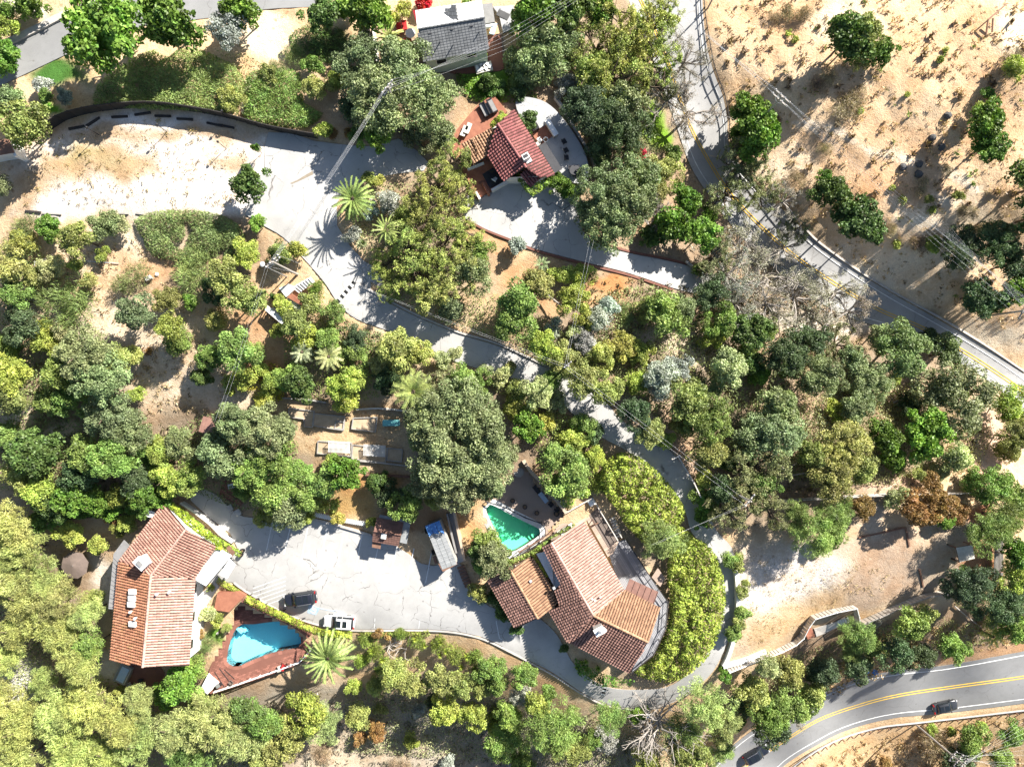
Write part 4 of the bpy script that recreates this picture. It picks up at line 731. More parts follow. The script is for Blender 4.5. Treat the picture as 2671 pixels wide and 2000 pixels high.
def crown(seed, lobes, n, ls, flat=.8, asp=.55, spread=.72, lob=(.24, .42), style='leaf', lop=.15):
    r = np.random.default_rng(seed); d = rdir(r, lobes); d[:, 2] = np.abs(d[:, 2])*1.1-.25; d = unit(d); ks = max(3, lobes//9); sb = rdir(r, ks)*r.uniform(.25, .55, (ks, 1)); sb[:, 2] = np.abs(sb[:, 2])*.6; c = sb[r.integers(0, ks, lobes)]+d*(spread*.72*r.uniform(.5, 1.0, (lobes, 1))**.6)
    c[:, 0] *= 1+r.uniform(-lop, lop); c[:, 1] *= 1+r.uniform(-lop, lop)
    rad = r.uniform(*lob, lobes); lt = r.uniform(0, 1, lobes)
    k = r.choice(lobes, n, p=rad**2/(rad**2).sum()); e = rdir(r, n); e[:, 2] = np.where(e[:, 2] < -.35, -e[:, 2], e[:, 2])
    P = c[k]+e*rad[k, None]*r.uniform(.72, 1.08, (n, 1)); P[:, 2] *= flat
    if style == 'needle': Nn = unit(rdir(r, n)+e*.2); A = unit(e*1.0+rdir(r, n)*.5+np.array([0, 0, .25])); l = ls*r.uniform(1.2, 2.6, n); wd = ls*asp*r.uniform(.6, 1.0, n)
    else: Nn = unit(e*.6+rdir(r, n)*.95+np.array([0, 0, .3])); A = rdir(r, n); l = ls*r.uniform(.6, 1.45, n); wd = l*asp
    t = np.clip(.55*r.uniform(0, 1, n)+.4*lt[k]+.05, 0, 1)
    return leafmesh('crown', P, Nn, A, l, wd, t)
def branches(seed, n1=6, n2=4, n3=3, up=.5, r0=.05, tips=None):
    "a bare branching framework in a unit crown"
    r = random.Random(seed); m = MB(); T = []
    def go(p, d, L, rad, lev):
        pts = [p]; dd = d.copy()
        for i in range(3): dd = (dd+Vector((r.gauss(0, .18), r.gauss(0, .18), r.gauss(.02, .12)))).normalized(); pts.append(pts[-1]+dd*L/3)
        m.tube(pts, rad, rad*.5, 5 if lev == 0 else 4, cap=False); T.append(tuple(pts[-1]))
        if lev == 2: return
        for i in range(n2 if lev == 0 else n3):
            q = pts[1+i % 3]; a = (dd+Vector((r.gauss(0, .75), r.gauss(0, .75), r.gauss(.1, .4)))).normalized(); go(q, a, L*r.uniform(.45, .75), rad*.5, lev+1)
    for i in range(n1): a = 6.283*(i+r.random())/n1; go(Vector((0, 0, -.55)), Vector((math.cos(a), math.sin(a), up*r.uniform(.4, 1.6))).normalized(), r.uniform(.6, .9), r0, 0)
    return m, np.array(T)
def sparse(seed, n, ls):
    m, T = branches(seed); r = np.random.default_rng(seed); k = r.choice(len(T), n); e = rdir(r, n); rr = r.uniform(.08, .2, len(T))
    P = T[k]+e*rr[k, None]*r.uniform(.2, 1.05, (n, 1)); P[:, 2] *= .95; nr = np.linalg.norm(P, axis=1); P *= np.minimum(1, 1.05/np.maximum(nr, .01))[:, None]
    return mesh('limbs', m, 'bark'), leafmesh('crown', P, unit(e*.5+rdir(r, n)+np.array([0, 0, .3])), rdir(r, n), ls*r.uniform(.6, 1.5, n), ls*.38*r.uniform(.6, 1.4, n), np.clip(r.uniform(0, 1, n), 0, 1))
LIB = {
 'big': [crown(i, 90, 15000, .056, .9, .6, .78, (.11, .24), lop=.2) for i in range(5)],
 'mid': [crown(20+i, 46, 7000, .082, .92, .6, .74, (.16, .31), lop=.2) for i in range(5)],
 'small': [crown(40+i, 24, 2600, .14, .9, .58, .66, (.22, .4), lop=.25) for i in range(5)],
 'tiny': [crown(60+i, 8, 420, .32, .85, .5, .5, (.35, .55)) for i in range(3)],
 'gloss': [crown(80+i, 56, 6400, .1, .92, .7, .76, (.15, .29), lop=.2) for i in range(4)],
 'needle': [crown(100+i, 80, 9000, .066, .85, .34, .78, (.12, .25), 'needle', .2) for i in range(4)],
 'spiky': [crown(120+i, 16, 1500, .13, .8, .3, .62, (.3, .45), 'needle') for i in range(3)],
 'brush': [crown(140+i, 18, 2200, .1, .6, .22, .7, (.25, .45), 'needle') for i in range(3)],
}
SP = [sparse(200+i, 9500, .062) for i in range(4)]; SPB = [sparse(220+i, 5500, .045) for i in range(3)]
BARE = [mesh('limbs', branches(240+i, 9, 6, 5, .45, .035)[0], 'bark_grey') for i in range(3)]
def trunkmesh(seed, mat):
    r = random.Random(seed); m = MB(); pts = [Vector((0, 0, -.12))]
    for i in range(4): pts.append(pts[-1]+Vector((r.gauss(0, .012), r.gauss(0, .012), .22)))
    m.tube(pts, .05, .03, 7)
    for i in range(5): a = 6.28*i/5+r.random(); q = pts[2+i % 3]; m.tube([q, q+Vector((math.cos(a)*.12, math.sin(a)*.12, .16)), q+Vector((math.cos(a)*.3, math.sin(a)*.3, .28))], .022, .01, 5)
    return mesh('trunk', m, mat)
TR = [trunkmesh(i, 'bark') for i in range(3)]; TRG = [trunkmesh(9, 'bark_grey')]
# kind: (mesh family by size, colour, adjective, noun)
K = {
 'oak': ('auto', (.19,.235,.105), 'grey-green', 'oak'), 'dark': ('auto', (.075,.115,.05), 'dark green', 'oak'), 'laurel': ('gloss', (.125,.22,.035), 'bright glossy green', 'tree'), 'dlaurel': ('gloss', (.095,.155,.04), 'deep glossy green', 'tree'),
 'lime': ('auto', (.3,.35,.075), 'yellow-green', 'tree'), 'olive': ('auto', (.27,.295,.09), 'olive-coloured', 'tree'), 'green': ('auto', (.185,.265,.065), 'leafy green', 'tree'), 'silver': ('auto', (.34,.37,.32), 'silvery grey', 'shrub'),
 'sage': ('auto', (.34,.37,.17), 'pale sage green', 'shrub'), 'yellow': ('auto', (.33,.34,.08), 'golden yellow', 'shrub'), 'rust': ('auto', (.27,.17,.06), 'rust-brown', 'shrub'), 'red': ('auto', (.42,.02,.03), 'crimson', 'shrub'),
 'euc': ('sparse', (.2,.22,.1), 'open-branched grey-green', 'eucalyptus'), 'eucl': ('sparse', (.32,.36,.1), 'open-branched yellow-green', 'eucalyptus'), 'eucg': ('thin', (.34,.32,.26), 'thin-leaved grey', 'eucalyptus'), 'bare': ('bare', (.3,.28,.25), 'leafless grey', 'tree'),
 'pine': ('needle', (.2,.28,.08), 'feathery green', 'pine'), 'pines': ('needle', (.3,.36,.13), 'feathery sage green', 'pine'), 'pepper': ('needle', (.36,.4,.13), 'feathery yellow-green', 'pepper tree'), 'rosem': ('brush', (.2,.26,.085), 'spiky dull green', 'shrub'), 'spiky': ('spiky', (.2,.27,.05), 'spiky yellow-green', 'shrub'), 'straw': ('brush', (.34,.27,.17), 'dry straw-coloured', 'shrub'), 'twig': ('brush', (.36,.34,.32), 'twiggy pale grey', 'shrub')}
ANCH = [(300,60,'beside the road with the stone kerb'),(420,220,'behind the curved black fence'),(800,210,'near the dark fence end'),(70,320,'beside the small white walled shed'),(20,180,'beside the end of the grey road'),(660,480,'standing alone in the gravel yard'),(180,600,'below the gravel yard edge'),(480,620,'above the dry orchard slope'),(650,640,'by the drive edge near the white terrace'),(960,30,'beside the shingle roofed house'),(1110,10,'against the front of the shingle roofed house'),(1060,220,'between the shingle house and the drive'),(960,345,'along the fence of the upper drive'),
 (1170,460,'beside the terracotta terrace'),(1110,620,'among the palms beside the drive'),(1010,530,'beside the big date palm'),(1250,650,'below the side driveway'),(1430,140,'beside the brick patio'),(1600,100,'along the road above the stone patio'),(1560,300,'behind the stone patio wall'),(1700,410,'on the bank between patio and road'),(1600,550,'over the side driveway'),(1780,590,'on the road bank by the side driveway'),(1800,220,'overhanging the pale road'),(1940,450,'leaning over the pale road'),(1975,325,'at the road edge by the utility pole'),(2240,120,'on the bare dry hillside'),(2570,330,'beside the footpath on the dry hillside'),(2210,560,'on the dry hillside above the road'),(2560,680,'under the power lines on the hill'),(2620,780,'beside the pole with many wires'),
 (1950,700,'in the grey wood below the pale road'),(2150,780,'at the road bend in the grey wood'),(2350,920,'in the wood inside the road bend'),(2480,1040,'at the edge of the wood by the curving road'),(2080,1000,'in the middle of the wood'),(2380,1140,'in the clearing above the long white fence'),(2200,1200,'on the slope above the long white fence'),(2620,1100,'on the verge below the curving road'),(2600,1300,'beside the end of the long white fence'),(2420,1310,'against the long white fence'),(2140,1370,'beside the lower gravel yard'),(2580,1480,'round the log pergola'),
 (1500,760,'in the grove between the two drives'),(1380,820,'along the upper side of the long drive'),(1560,870,'in the scrub between the two drives'),(1740,830,'beside the bare sandy patch'),(1640,960,'in the garden bank above the long drive'),(1740,980,'beside the silvery shrubs'),(1880,960,'at the top of the ravine'),(1820,1080,'in the ravine beside the gate frame'),(1660,1100,'overhanging the long drive'),(1840,1260,'beside the timber gate frame'),(1960,1200,'behind the timber gate frame'),(1440,1060,'on the bank below the long drive'),(1400,1120,'beside the big spreading oak'),(1480,1220,'behind the pool terrace wall'),(1725,1405,'between the two halves of the big hedge'),(1180,1150,'beside the vegetable garden'),
 (40,800,'on the wild slope beside the orchard'),(200,780,'on the dry orchard slope'),(440,820,'in the orchard on the dry slope'),(620,760,'beside the white terrace steps'),(620,920,'beside the long dry path'),(240,960,'at the foot of the orchard'),(60,1030,'on the wild slope below the orchard'),(310,1140,'below the long dry path'),(100,1220,'behind the tall clipped hedge'),(480,1200,'beside the rusty hut'),(660,1180,'over the red deck'),(780,1300,'at the head of the car park'),(905,1230,'below the vegetable garden'),(280,1300,'in the row behind the ivy roofed house'),(740,860,'below the white terrace'),(830,1000,'above the vegetable garden'),(1000,900,'on the lower side of the long drive'),(1250,950,'on the verge of the long drive'),
 (60,1420,'beside the brown parasol'),(60,1600,'on the slope beside the long house'),(240,1640,'against the long house'),(200,1850,'on the slope below the long house'),(420,1850,'below the round table patio'),(540,1900,'below the brick pool deck'),(550,1620,'beside the curved garden steps'),(320,1380,'in the bed beside the ivy roofed house'),(760,1880,'on the shaded slope below the big palm'),(1050,1760,'on the bank below the car park'),(1220,1730,'on the bank below the drive'),(1000,1920,'on the shaded slope below the bank'),(1210,1870,'on the shaded slope below the drive'),(1400,1800,'below the drive kerb'),(1450,1920,'on the slope below the curved drive'),(1600,1880,'below the outer bend of the drive'),(1720,1900,'beside the dead tree'),(1850,1880,'on the bank above the lower road'),(1560,1740,'under the eaves of the brown roof'),(1250,1440,'between the trailer and the green pool'),
 (2000,1780,'below the white yard fence'),(2070,1880,'overhanging the lower road'),(2250,1660,'below the fence steps'),(2400,1660,'on the slope below the fence end'),(2560,1560,'behind the beige awning'),(2620,1640,'on the verge above the lower road'),(2500,1940,'below the guardrail')]
AN = np.array([(a[0], a[1]) for a in ANCH], float)
prand = random.Random(11); NPL = [0]
def plant(kind, u, v, r, hh=None):
    fam, col, adj, noun = K[kind]; rm = r*MPP(u, v)*1.12; i = NPL[0]; NPL[0] += 1
    if fam == 'auto': fam = 'big' if rm > 3.6 else 'mid' if rm > 1.9 else 'small' if rm > .9 else 'tiny'
    if fam == 'gloss' and rm < 1.5: fam = 'small' if rm > .9 else 'tiny'
    if fam == 'needle' and rm < 1.6: fam = 'spiky'
    fl = prand.uniform(.9, 1.15)
    lift = (1.9+.5*rm if rm > 2.6 else .45*rm+.3) if fam not in ('brush', 'spiky', 'tiny') else .15*rm
    if hh: lift = hh
    # the crown's middle lies on the pixel's ray; the trunk stands under it
    z0 = Z(u, v)
    for _ in range(4): p = W(u, v, z0+lift+rm*.3); z0 = gz(p.x, p.y)
    k = int(np.argmin(((AN-[u, v])**2).sum(1))); size = 'tiny' if rm < .7 else 'small' if rm < 1.5 else 'middling' if rm < 2.6 else 'large' if rm < 3.8 else 'very large'
    nn = noun if rm > 1.6 or noun not in ('tree', 'oak') else 'shrub'
    nm = {'oak': 'oak_tree', 'tree': 'broadleaf_tree', 'shrub': 'shrub', 'eucalyptus': 'eucalyptus_tree', 'pine': 'pine_tree', 'pepper tree': 'pepper_tree'}[nn] if kind != 'bare' else 'dead_tree'
    root = thing(nm, f'{size} {adj} {nn} {ANCH[k][2]}', 'shrub' if nn == 'shrub' else 'tree', (p.x, p.y, z0), prand.uniform(0, 6.28), f'{adj} {nn}s {ANCH[k][2]}')
    j = prand.uniform(.82, 1.2); cc = tuple(min(.6, c*j*prand.uniform(.93, 1.07)) for c in col)
    sc = (rm*prand.uniform(.94, 1.08), rm*prand.uniform(.94, 1.08), rm*fl)
    if fam in ('sparse', 'thin', 'bare'):
        L = (SP if fam == 'sparse' else SPB)
        if fam == 'bare': o = link('limbs', BARE[i % 3], root, (0, 0, lift+.2*rm)); o.scale = sc
        else:
            a, b = L[i % len(L)]; o = link('limbs', a, root, (0, 0, lift+.35*rm)); o.scale = sc
            if fam == 'thin': o.material_slots[0].link = 'OBJECT'; o.material_slots[0].material = M['bark_grey']
            o = link('crown', b, root, (0, 0, lift+.35*rm)); o.scale = sc; o.color = (*cc, 1)
        t = link('trunk', (TRG if fam != 'sparse' else TR)[0], root); t.scale = (max(1.5, rm*1.1), max(1.5, rm*1.1), (lift+.1*rm)/.72)
    else:
        o = link('crown', LIB[fam][i % len(LIB[fam])], root, (0, 0, lift+.12*rm)); o.scale = sc; o.color = (*cc, 1)
        t = link('trunk', TR[i % 3], root); t.scale = (rm*.9, rm*.9, (lift+rm*.35)/.75)
    return root
PL = '''
laurel 268 78 98;laurel 435 48 84;laurel 640 22 54;silver 590 75 52;laurel 10 150 42;oak 15 250 48;olive 70 318 60;silver 112 222 26;silver 165 250 22;oak 6 485 34;laurel 85 18 38;lime 8 75 30;laurel 20 30 25;green 130 250 22
dlaurel 658 482 48;rosem 45 610 55;laurel 125 595 34;olive 205 625 48;oak 268 590 40;sage 310 585 28;lime 60 640 34;olive 25 690 44;lime 640 665 38;laurel 676 590 24;green 735 660 38;lime 770 655 26;twig 648 281 19;olive 600 255 36
olive 830 232 36;lime 876 212 34;green 812 172 27;olive 700 190 22;rosem 760 150 30;rosem 720 180 22;dlaurel 835 30 46;laurel 962 30 62;yellow 1052 28 24;red 1108 3 26;green 1220 12 14;laurel 905 20 35
oak 950 175 66;oak 1058 178 78;oak 1000 262 84;oak 1112 268 74;oak 1150 345 48 1;dark 928 270 40;laurel 978 345 46;lime 843 338 27;rust 870 355 17;rust 908 350 14;dlaurel 935 352 25;oak 1090 360 40;green 1015 310 30
eucl 1172 420 48;eucl 1140 478 52;eucl 1195 500 42;eucl 1112 556 56;eucl 1065 640 58;eucl 1150 640 60;eucl 1092 715 56;eucl 1205 600 46;eucl 1000 690 40;eucl 1180 705 58;olive 1060 560 34;silver 1015 522 38;silver 918 610 22;silver 970 545 22;green 1245 645 36;silver 1350 650 26;lime 960 465 20;lime 985 470 18;oak 1230 720 44;olive 1130 770 46;eucl 1030 750 40;oak 1180 800 40
laurel 1390 25 58;dlaurel 1480 28 62;laurel 1560 25 50;dlaurel 1350 60 30;oak 1415 150 84 1;oak 1450 100 60 1.5;oak 1385 195 36 .6;silver 1485 225 34;green 1340 210 24 .3;dark 1350 245 24 .3;dlaurel 1268 218 30 .3;dlaurel 1300 232 22 .3;eucl 1560 110 72;eucl 1640 85 70;eucl 1600 190 78;eucl 1690 150 68;eucl 1705 60 58;eucl 1735 20 42;green 1540 190 50;eucg 1790 150 62;eucg 1800 285 66;eucg 1745 250 48;euc 1715 215 44
dark 1530 290 60;dark 1590 330 66;oak 1640 275 56;dark 1655 350 48;dark 1500 260 36;euc 1620 380 48;dark 1560 390 42;red 1662 398 24;olive 1740 455 40;olive 1700 440 34;green 1745 400 26;straw 1770 400 26;oak 1570 500 68;oak 1640 515 78;oak 1592 590 74;oak 1655 450 52;oak 1530 560 44;laurel 1762 590 54;laurel 1830 612 44;laurel 1790 525 42;olive 1720 500 34;bare 1722 560 42;dlaurel 1700 620 34;laurel 1850 560 26
euc 1935 425 54;euc 1900 500 56;euc 1992 500 44;euc 1962 400 48;eucg 2050 520 44;eucg 1942 650 68;eucg 1992 718 68;eucg 1905 715 58;eucg 2050 640 46;euc 2075 600 40;eucg 2085 770 64;eucg 2010 790 56;eucg 2180 765 62;eucg 2225 810 54;eucg 1925 790 50;euc 1870 660 44;dark 1860 760 42;green 1830 700 24
laurel 1962 300 54;laurel 1985 345 66;laurel 1945 350 40;dlaurel 2212 100 62;olive 2250 80 50;olive 2235 150 34;laurel 2302 140 40;laurel 2572 318 54;laurel 2585 378 46;lime 2560 290 26;laurel 2576 245 18;dlaurel 2165 500 46;dlaurel 2232 560 58;dlaurel 2268 602 46;laurel 2150 470 24;lime 2640 185 32;dark 2510 650 58;dark 2595 635 62;dark 2640 690 48;lime 2432 640 24;straw 2395 640 28;laurel 2642 760 48;dark 2560 770 52;laurel 2590 790 34;laurel 2540 790 24;dlaurel 2720 480 70;dlaurel 2715 560 60;straw 2660 150 30
lime 2328 490 10;lime 2352 518 13;lime 2500 512 14;lime 2432 548 12;lime 2369 246 9;lime 2240 288 11;lime 2452 156 12;lime 2464 130 9;lime 2070 100 11;lime 2338 638 13;olive 2420 525 14;straw 2130 230 30;straw 2210 270 42;straw 2240 250 30;straw 2170 200 26;straw 2520 560 26;straw 2470 440 18;straw 2150 390 20;straw 2410 490 24;straw 2320 600 22;lime 2058 84 9;straw 2075 470 26;straw 2560 600 22;green 2530 595 10;straw 2040 490 22;straw 2100 40 26;straw 2060 30 22;straw 2020 40 18
oak 2355 915 72;oak 2300 880 40;oak 2470 925 44;dark 2420 880 36;oak 2490 1040 82;oak 2430 1010 48;oak 2275 1000 58;oak 2230 950 40;oak 2140 985 60;oak 2030 1040 54;oak 2030 1120 68;laurel 2310 1140 46;laurel 2405 1130 62;laurel 2325 1190 38;lime 2340 985 20;lime 2175 1065 27;olive 2200 1165 64;olive 2170 1250 58;olive 2250 1225 48;olive 2120 1200 44;lime 2640 1060 46;olive 2652 1140 52;olive 2620 1170 34;sage 2500 1190 44;sage 2460 1220 28;green 2590 1275 54;green 2640 1310 48;green 2540 1250 34;rust 2430 1262 28;olive 2395 1240 20;rust 2400 1328 46;rust 2455 1320 44;rust 2500 1330 30;laurel 2468 1360 28;rust 2245 1332 34;sage 2330 1300 28;pine 2130 1380 58;pine 2180 1345 54;pine 2085 1345 40;laurel 2160 1410 32;dark 2050 920 58;laurel 1985 980 30;dark 2120 890 46;euc 2190 900 44;green 2010 860 34;laurel 2060 960 28;oak 2230 1060 40;dark 2370 1060 34;euc 1960 1290 56
lime 1470 712 30;lime 1520 725 34;lime 1500 785 44;lime 1528 830 32;green 1360 780 58;olive 1402 755 44;green 1340 850 48;lime 1420 898 42;olive 1472 930 40;silver 1562 838 40;silver 1530 880 36;silver 1440 862 24;silver 1590 800 28;green 1740 830 56;oak 1782 800 44;olive 1690 795 40;rosem 1640 820 28;yellow 1622 908 40;lime 1670 920 38;lime 1660 990 40;olive 1530 980 46;olive 1582 1010 44;silver 1730 980 46;silver 1770 960 36;silver 1710 1020 26;sage 1895 970 52;sage 1860 1000 30;olive 1790 1050 56;green 1850 1090 62;olive 1775 1110 40;olive 1835 1172 48;dark 1650 1082 42;olive 1690 1130 42;lime 1740 1140 26;lime 1835 1250 27;laurel 1850 1312 30;green 1820 1290 24;euc 1980 1220 62;oak 1960 1140 54;euc 1930 1180 40;dlaurel 1900 1200 34;green 1880 830 42;lime 1862 882 36;dlaurel 1960 870 50;dlaurel 1960 950 40;green 1930 920 36;olive 1560 930 36;sage 1500 860 26;green 1450 980 34;laurel 1830 1350 28;dark 1880 1290 40;euc 1900 1330 50;euc 2010 1330 48;dlaurel 1990 1270 40
green 1440 1185 44;lime 1500 1160 40;green 1480 1230 56;lime 1500 1275 40;green 1450 1260 38;laurel 1382 1110 42;lime 1340 1075 36;yellow 1425 1100 26;sage 1400 1030 42;sage 1450 1045 32;olive 1350 1020 30;lime 1545 1200 30;green 1520 1110 34;dark 1550 1130 30;lime 1290 1130 30;spiky 1560 1260 30;pines 1725 1405 60
euc 1150 1010 52;oak 1130 1090 76;oak 1200 1060 74;oak 1250 1130 80;oak 1170 1180 84;oak 1260 1210 74;oak 1130 1240 62;oak 1200 1270 66;oak 1280 1260 52;oak 1110 1160 50;green 1060 1310 44;dark 1010 1290 36;oak 1300 1170 46;olive 1140 1300 40
green 35 780 44;dark 50 845 48;green 20 905 40;lime 122 888 42;sage 165 865 34;rosem 175 772 68;rosem 345 738 46;oak 348 812 46;olive 430 780 34;lime 440 858 44;green 476 882 40;rosem 520 720 60;olive 590 715 48;olive 635 778 50;laurel 498 785 23;olive 575 830 32;dark 560 770 30;green 620 905 54;green 560 930 42;dlaurel 530 985 30;green 660 930 34;lime 600 1000 22;oak 215 925 74;oak 262 985 70;green 158 968 54;olive 292 920 46;rust 382 915 12;olive 345 922 30;lime 30 980 54;olive 42 1040 44;green 130 1060 44;green 182 1050 44;oak 280 1085 68;oak 342 1120 58;green 290 1190 68;green 228 1168 48;dlaurel 60 1160 54;dlaurel 102 1192 58;olive 60 1242 44;lime 100 1285 52;lime 408 1190 42;lime 430 1250 42;oak 470 1150 42;green 500 1240 46;oak 560 1175 56;lime 356 1025 22;lime 265 665 18;lime 195 690 22;sage 130 700 34;olive 90 730 34;twig 140 690 24;green 380 1195 34;dark 350 1260 44;dark 200 1240 44;green 30 1130 40;lime 700 1000 34;yellow 640 990 30;lime 680 960 24;olive 230 740 24
oak 620 1100 58;oak 682 1128 64;oak 592 1190 56;green 650 1220 62;green 720 1200 54;oak 742 1112 42;green 702 1282 52;laurel 905 1228 48;green 840 1258 44;lime 862 1210 24;green 800 1300 46;oak 740 1330 52;lime 845 1310 28;green 780 1240 40;olive 700 1340 34;green 640 1280 36;lime 800 1345 22;yellow 882 1350 19;yellow 962 1362 14;lime 975 1358 14;dark 1060 1290 30;dlaurel 990 1260 30
dlaurel 130 1315 42;laurel 188 1295 46;laurel 248 1312 42;lime 310 1295 40;laurel 370 1300 42;laurel 428 1292 40;laurel 160 1345 28;dlaurel 110 1350 34;laurel 220 1330 30;laurel 290 1325 30;laurel 350 1325 26
lime 740 800 30;olive 800 790 30;olive 770 850 46;green 840 890 38;lime 800 880 30;green 870 820 34;dark 930 880 34;lime 730 780 18;lime 728 865 22;dlaurel 780 1000 44;green 745 985 40;lime 900 1000 44;lime 940 985 36;lime 905 1045 30;green 920 930 36;olive 1040 905 48;olive 1080 920 42;sage 1150 935 26;green 1215 985 44;green 1250 1000 36;olive 990 940 36;dark 1010 980 40;sage 1190 920 22;sage 1310 985 26;yellow 700 1030 26;olive 1330 960 20;dark 1000 1010 30;sage 1270 965 20;spiky 820 760 28
pepper 30 1370 62;pepper 62 1440 54;pepper 20 1495 58;pepper 112 1505 50;pepper 60 1562 62;pepper 150 1565 54;pepper 232 1600 46;pepper 140 1640 58;pepper 42 1642 54;green 245 1680 40;pepper 200 1725 56;pepper 60 1900 66;pepper 152 1860 62;pepper 232 1830 58;pepper 300 1882 62;pepper 182 1942 66;pepper 282 1962 62;pepper 58 1985 58;pepper 362 1835 46;pines 372 1932 62;pines 452 1902 66;pines 540 1882 66;pines 622 1932 64;pine 500 1975 58;laurel 470 1782 52;laurel 432 1812 38;green 520 1820 36;olive 250 1560 30;pepper 20 1720 44;pepper 10 1830 50;pepper 110 1780 40;laurel 240 1700 30;dlaurel 640 1850 40;olive 560 1845 30;green 680 1880 44;dark 590 1900 40
lime 185 1395 38;lime 268 1418 28;lime 332 1368 32;rust 292 1355 20;yellow 305 1375 20;sage 540 1600 25;lime 572 1620 20;rosem 545 1685 30;green 500 1745 34;rust 522 1652 14;lime 548 1535 10;olive 590 1640 14;lime 315 1800 18;green 490 1700 18
spiky 962 1672 26;spiky 985 1700 30;spiky 1000 1735 26;spiky 1090 1670 24;spiky 1150 1680 28;spiky 1182 1705 32;spiky 1232 1722 32;green 1272 1742 38;green 1300 1785 34;olive 1012 1762 42;olive 1082 1772 42;olive 1150 1765 42;olive 1202 1785 38;spiky 1045 1655 20;rust 985 1650 14;rust 1012 1660 12;olive 1250 1790 34;lime 918 1795 24;olive 980 1790 34;spiky 940 1720 26
lime 792 1852 52;pines 850 1885 48;olive 762 1905 46;olive 932 1872 38;lime 1172 1850 44;lime 1230 1868 38;lime 1290 1882 34;rust 982 1900 28;lime 1075 1930 24;green 1330 1855 38;green 1322 1935 56;olive 720 1950 44;rust 940 1930 20;silver 1090 1850 20;olive 990 1850 18;straw 850 1960 34;straw 1050 1990 26;green 1360 1985 40;dark 1130 1830 22;silver 1170 1995 22;olive 690 1985 40
green 1372 1762 36;silver 1362 1812 28;pine 1442 1890 62;lime 1402 1850 38;olive 1482 1955 52;pine 1592 1870 46;silver 1582 1922 34;laurel 1662 1862 28;bare 1730 1905 72;bare 1690 1930 50;pines 1842 1832 58;pines 1882 1892 52;olive 1802 1962 56;laurel 1922 1880 28;laurel 1890 1762 18;olive 1962 1805 46;green 2000 1855 54;sage 2000 1742 38;olive 2052 1765 42;green 2082 1832 46;pine 1780 1900 44;green 1540 1930 34;green 1430 1800 24;olive 1700 1980 44;pines 1880 1960 34;rust 1945 1845 20;dark 1930 1830 34
olive 2120 1812 42;dark 2152 1762 38;dark 2010 1895 46;eucg 2075 1885 26;pine 2235 1652 46;pine 2215 1690 34;green 2392 1632 46;dark 2332 1702 42;dark 2402 1712 36;green 2490 1692 38;dark 2532 1520 56;dark 2592 1562 56;lime 2642 1500 40;pine 2582 1392 56;pine 2622 1352 54;dark 2540 1390 26;green 2642 1622 42;olive 2600 1620 34;laurel 2650 1440 40;dark 2640 1570 40;dlaurel 2510 1500 30;twig 2285 1615 18;green 2280 1700 30;dark 2240 1740 36;dark 2130 1770 34;olive 2420 1600 26
straw 2440 1955 58;green 2542 1935 42;green 2632 1915 36;lime 2430 1905 16;lime 2480 1905 14;green 2600 1985 34;dark 2490 1985 36;lime 2560 1890 14;rust 2300 1985 20;green 1905 1460 24
olive 1925 1470 24;olive 1935 1540 20;green 1938 1600 24;green 1912 1640 26;olive 1925 1625 22
laurel 1440 475 26;laurel 1470 490 30;dlaurel 1378 320 28;lime 1307 305 16;lime 1425 366 10;laurel 1500 500 20;spiky 1255 1400 18
green 1270 1420 40;oak 1290 1470 46;green 1262 1480 36;dlaurel 1255 1440 34;olive 1245 1540 24;silver 1258 1566 14;dlaurel 1310 1600 24;dlaurel 1345 1640 20;dlaurel 1290 1560 22;green 1310 1440 24;dlaurel 1470 1690 14
'''
for row in PL.replace('\n', ';').split(';'):
    q = row.split()
    if len(q) > 3: plant(q[0], *[float(x) for x in q[1:]])
# narrow cypress by the yard
cy = thing('cypress_tree', 'slim upright green cypress at the black fence by the gravel yard', 'tree', G(684,400)); o = link('crown', LIB['small'][0], cy, (0, 0, 1.9)); o.scale = (.62, .62, 2.3); o.color = (.1, .19, .03, 1); o = link('trunk', TR[0], cy); o.scale = (.8, .8, 2)
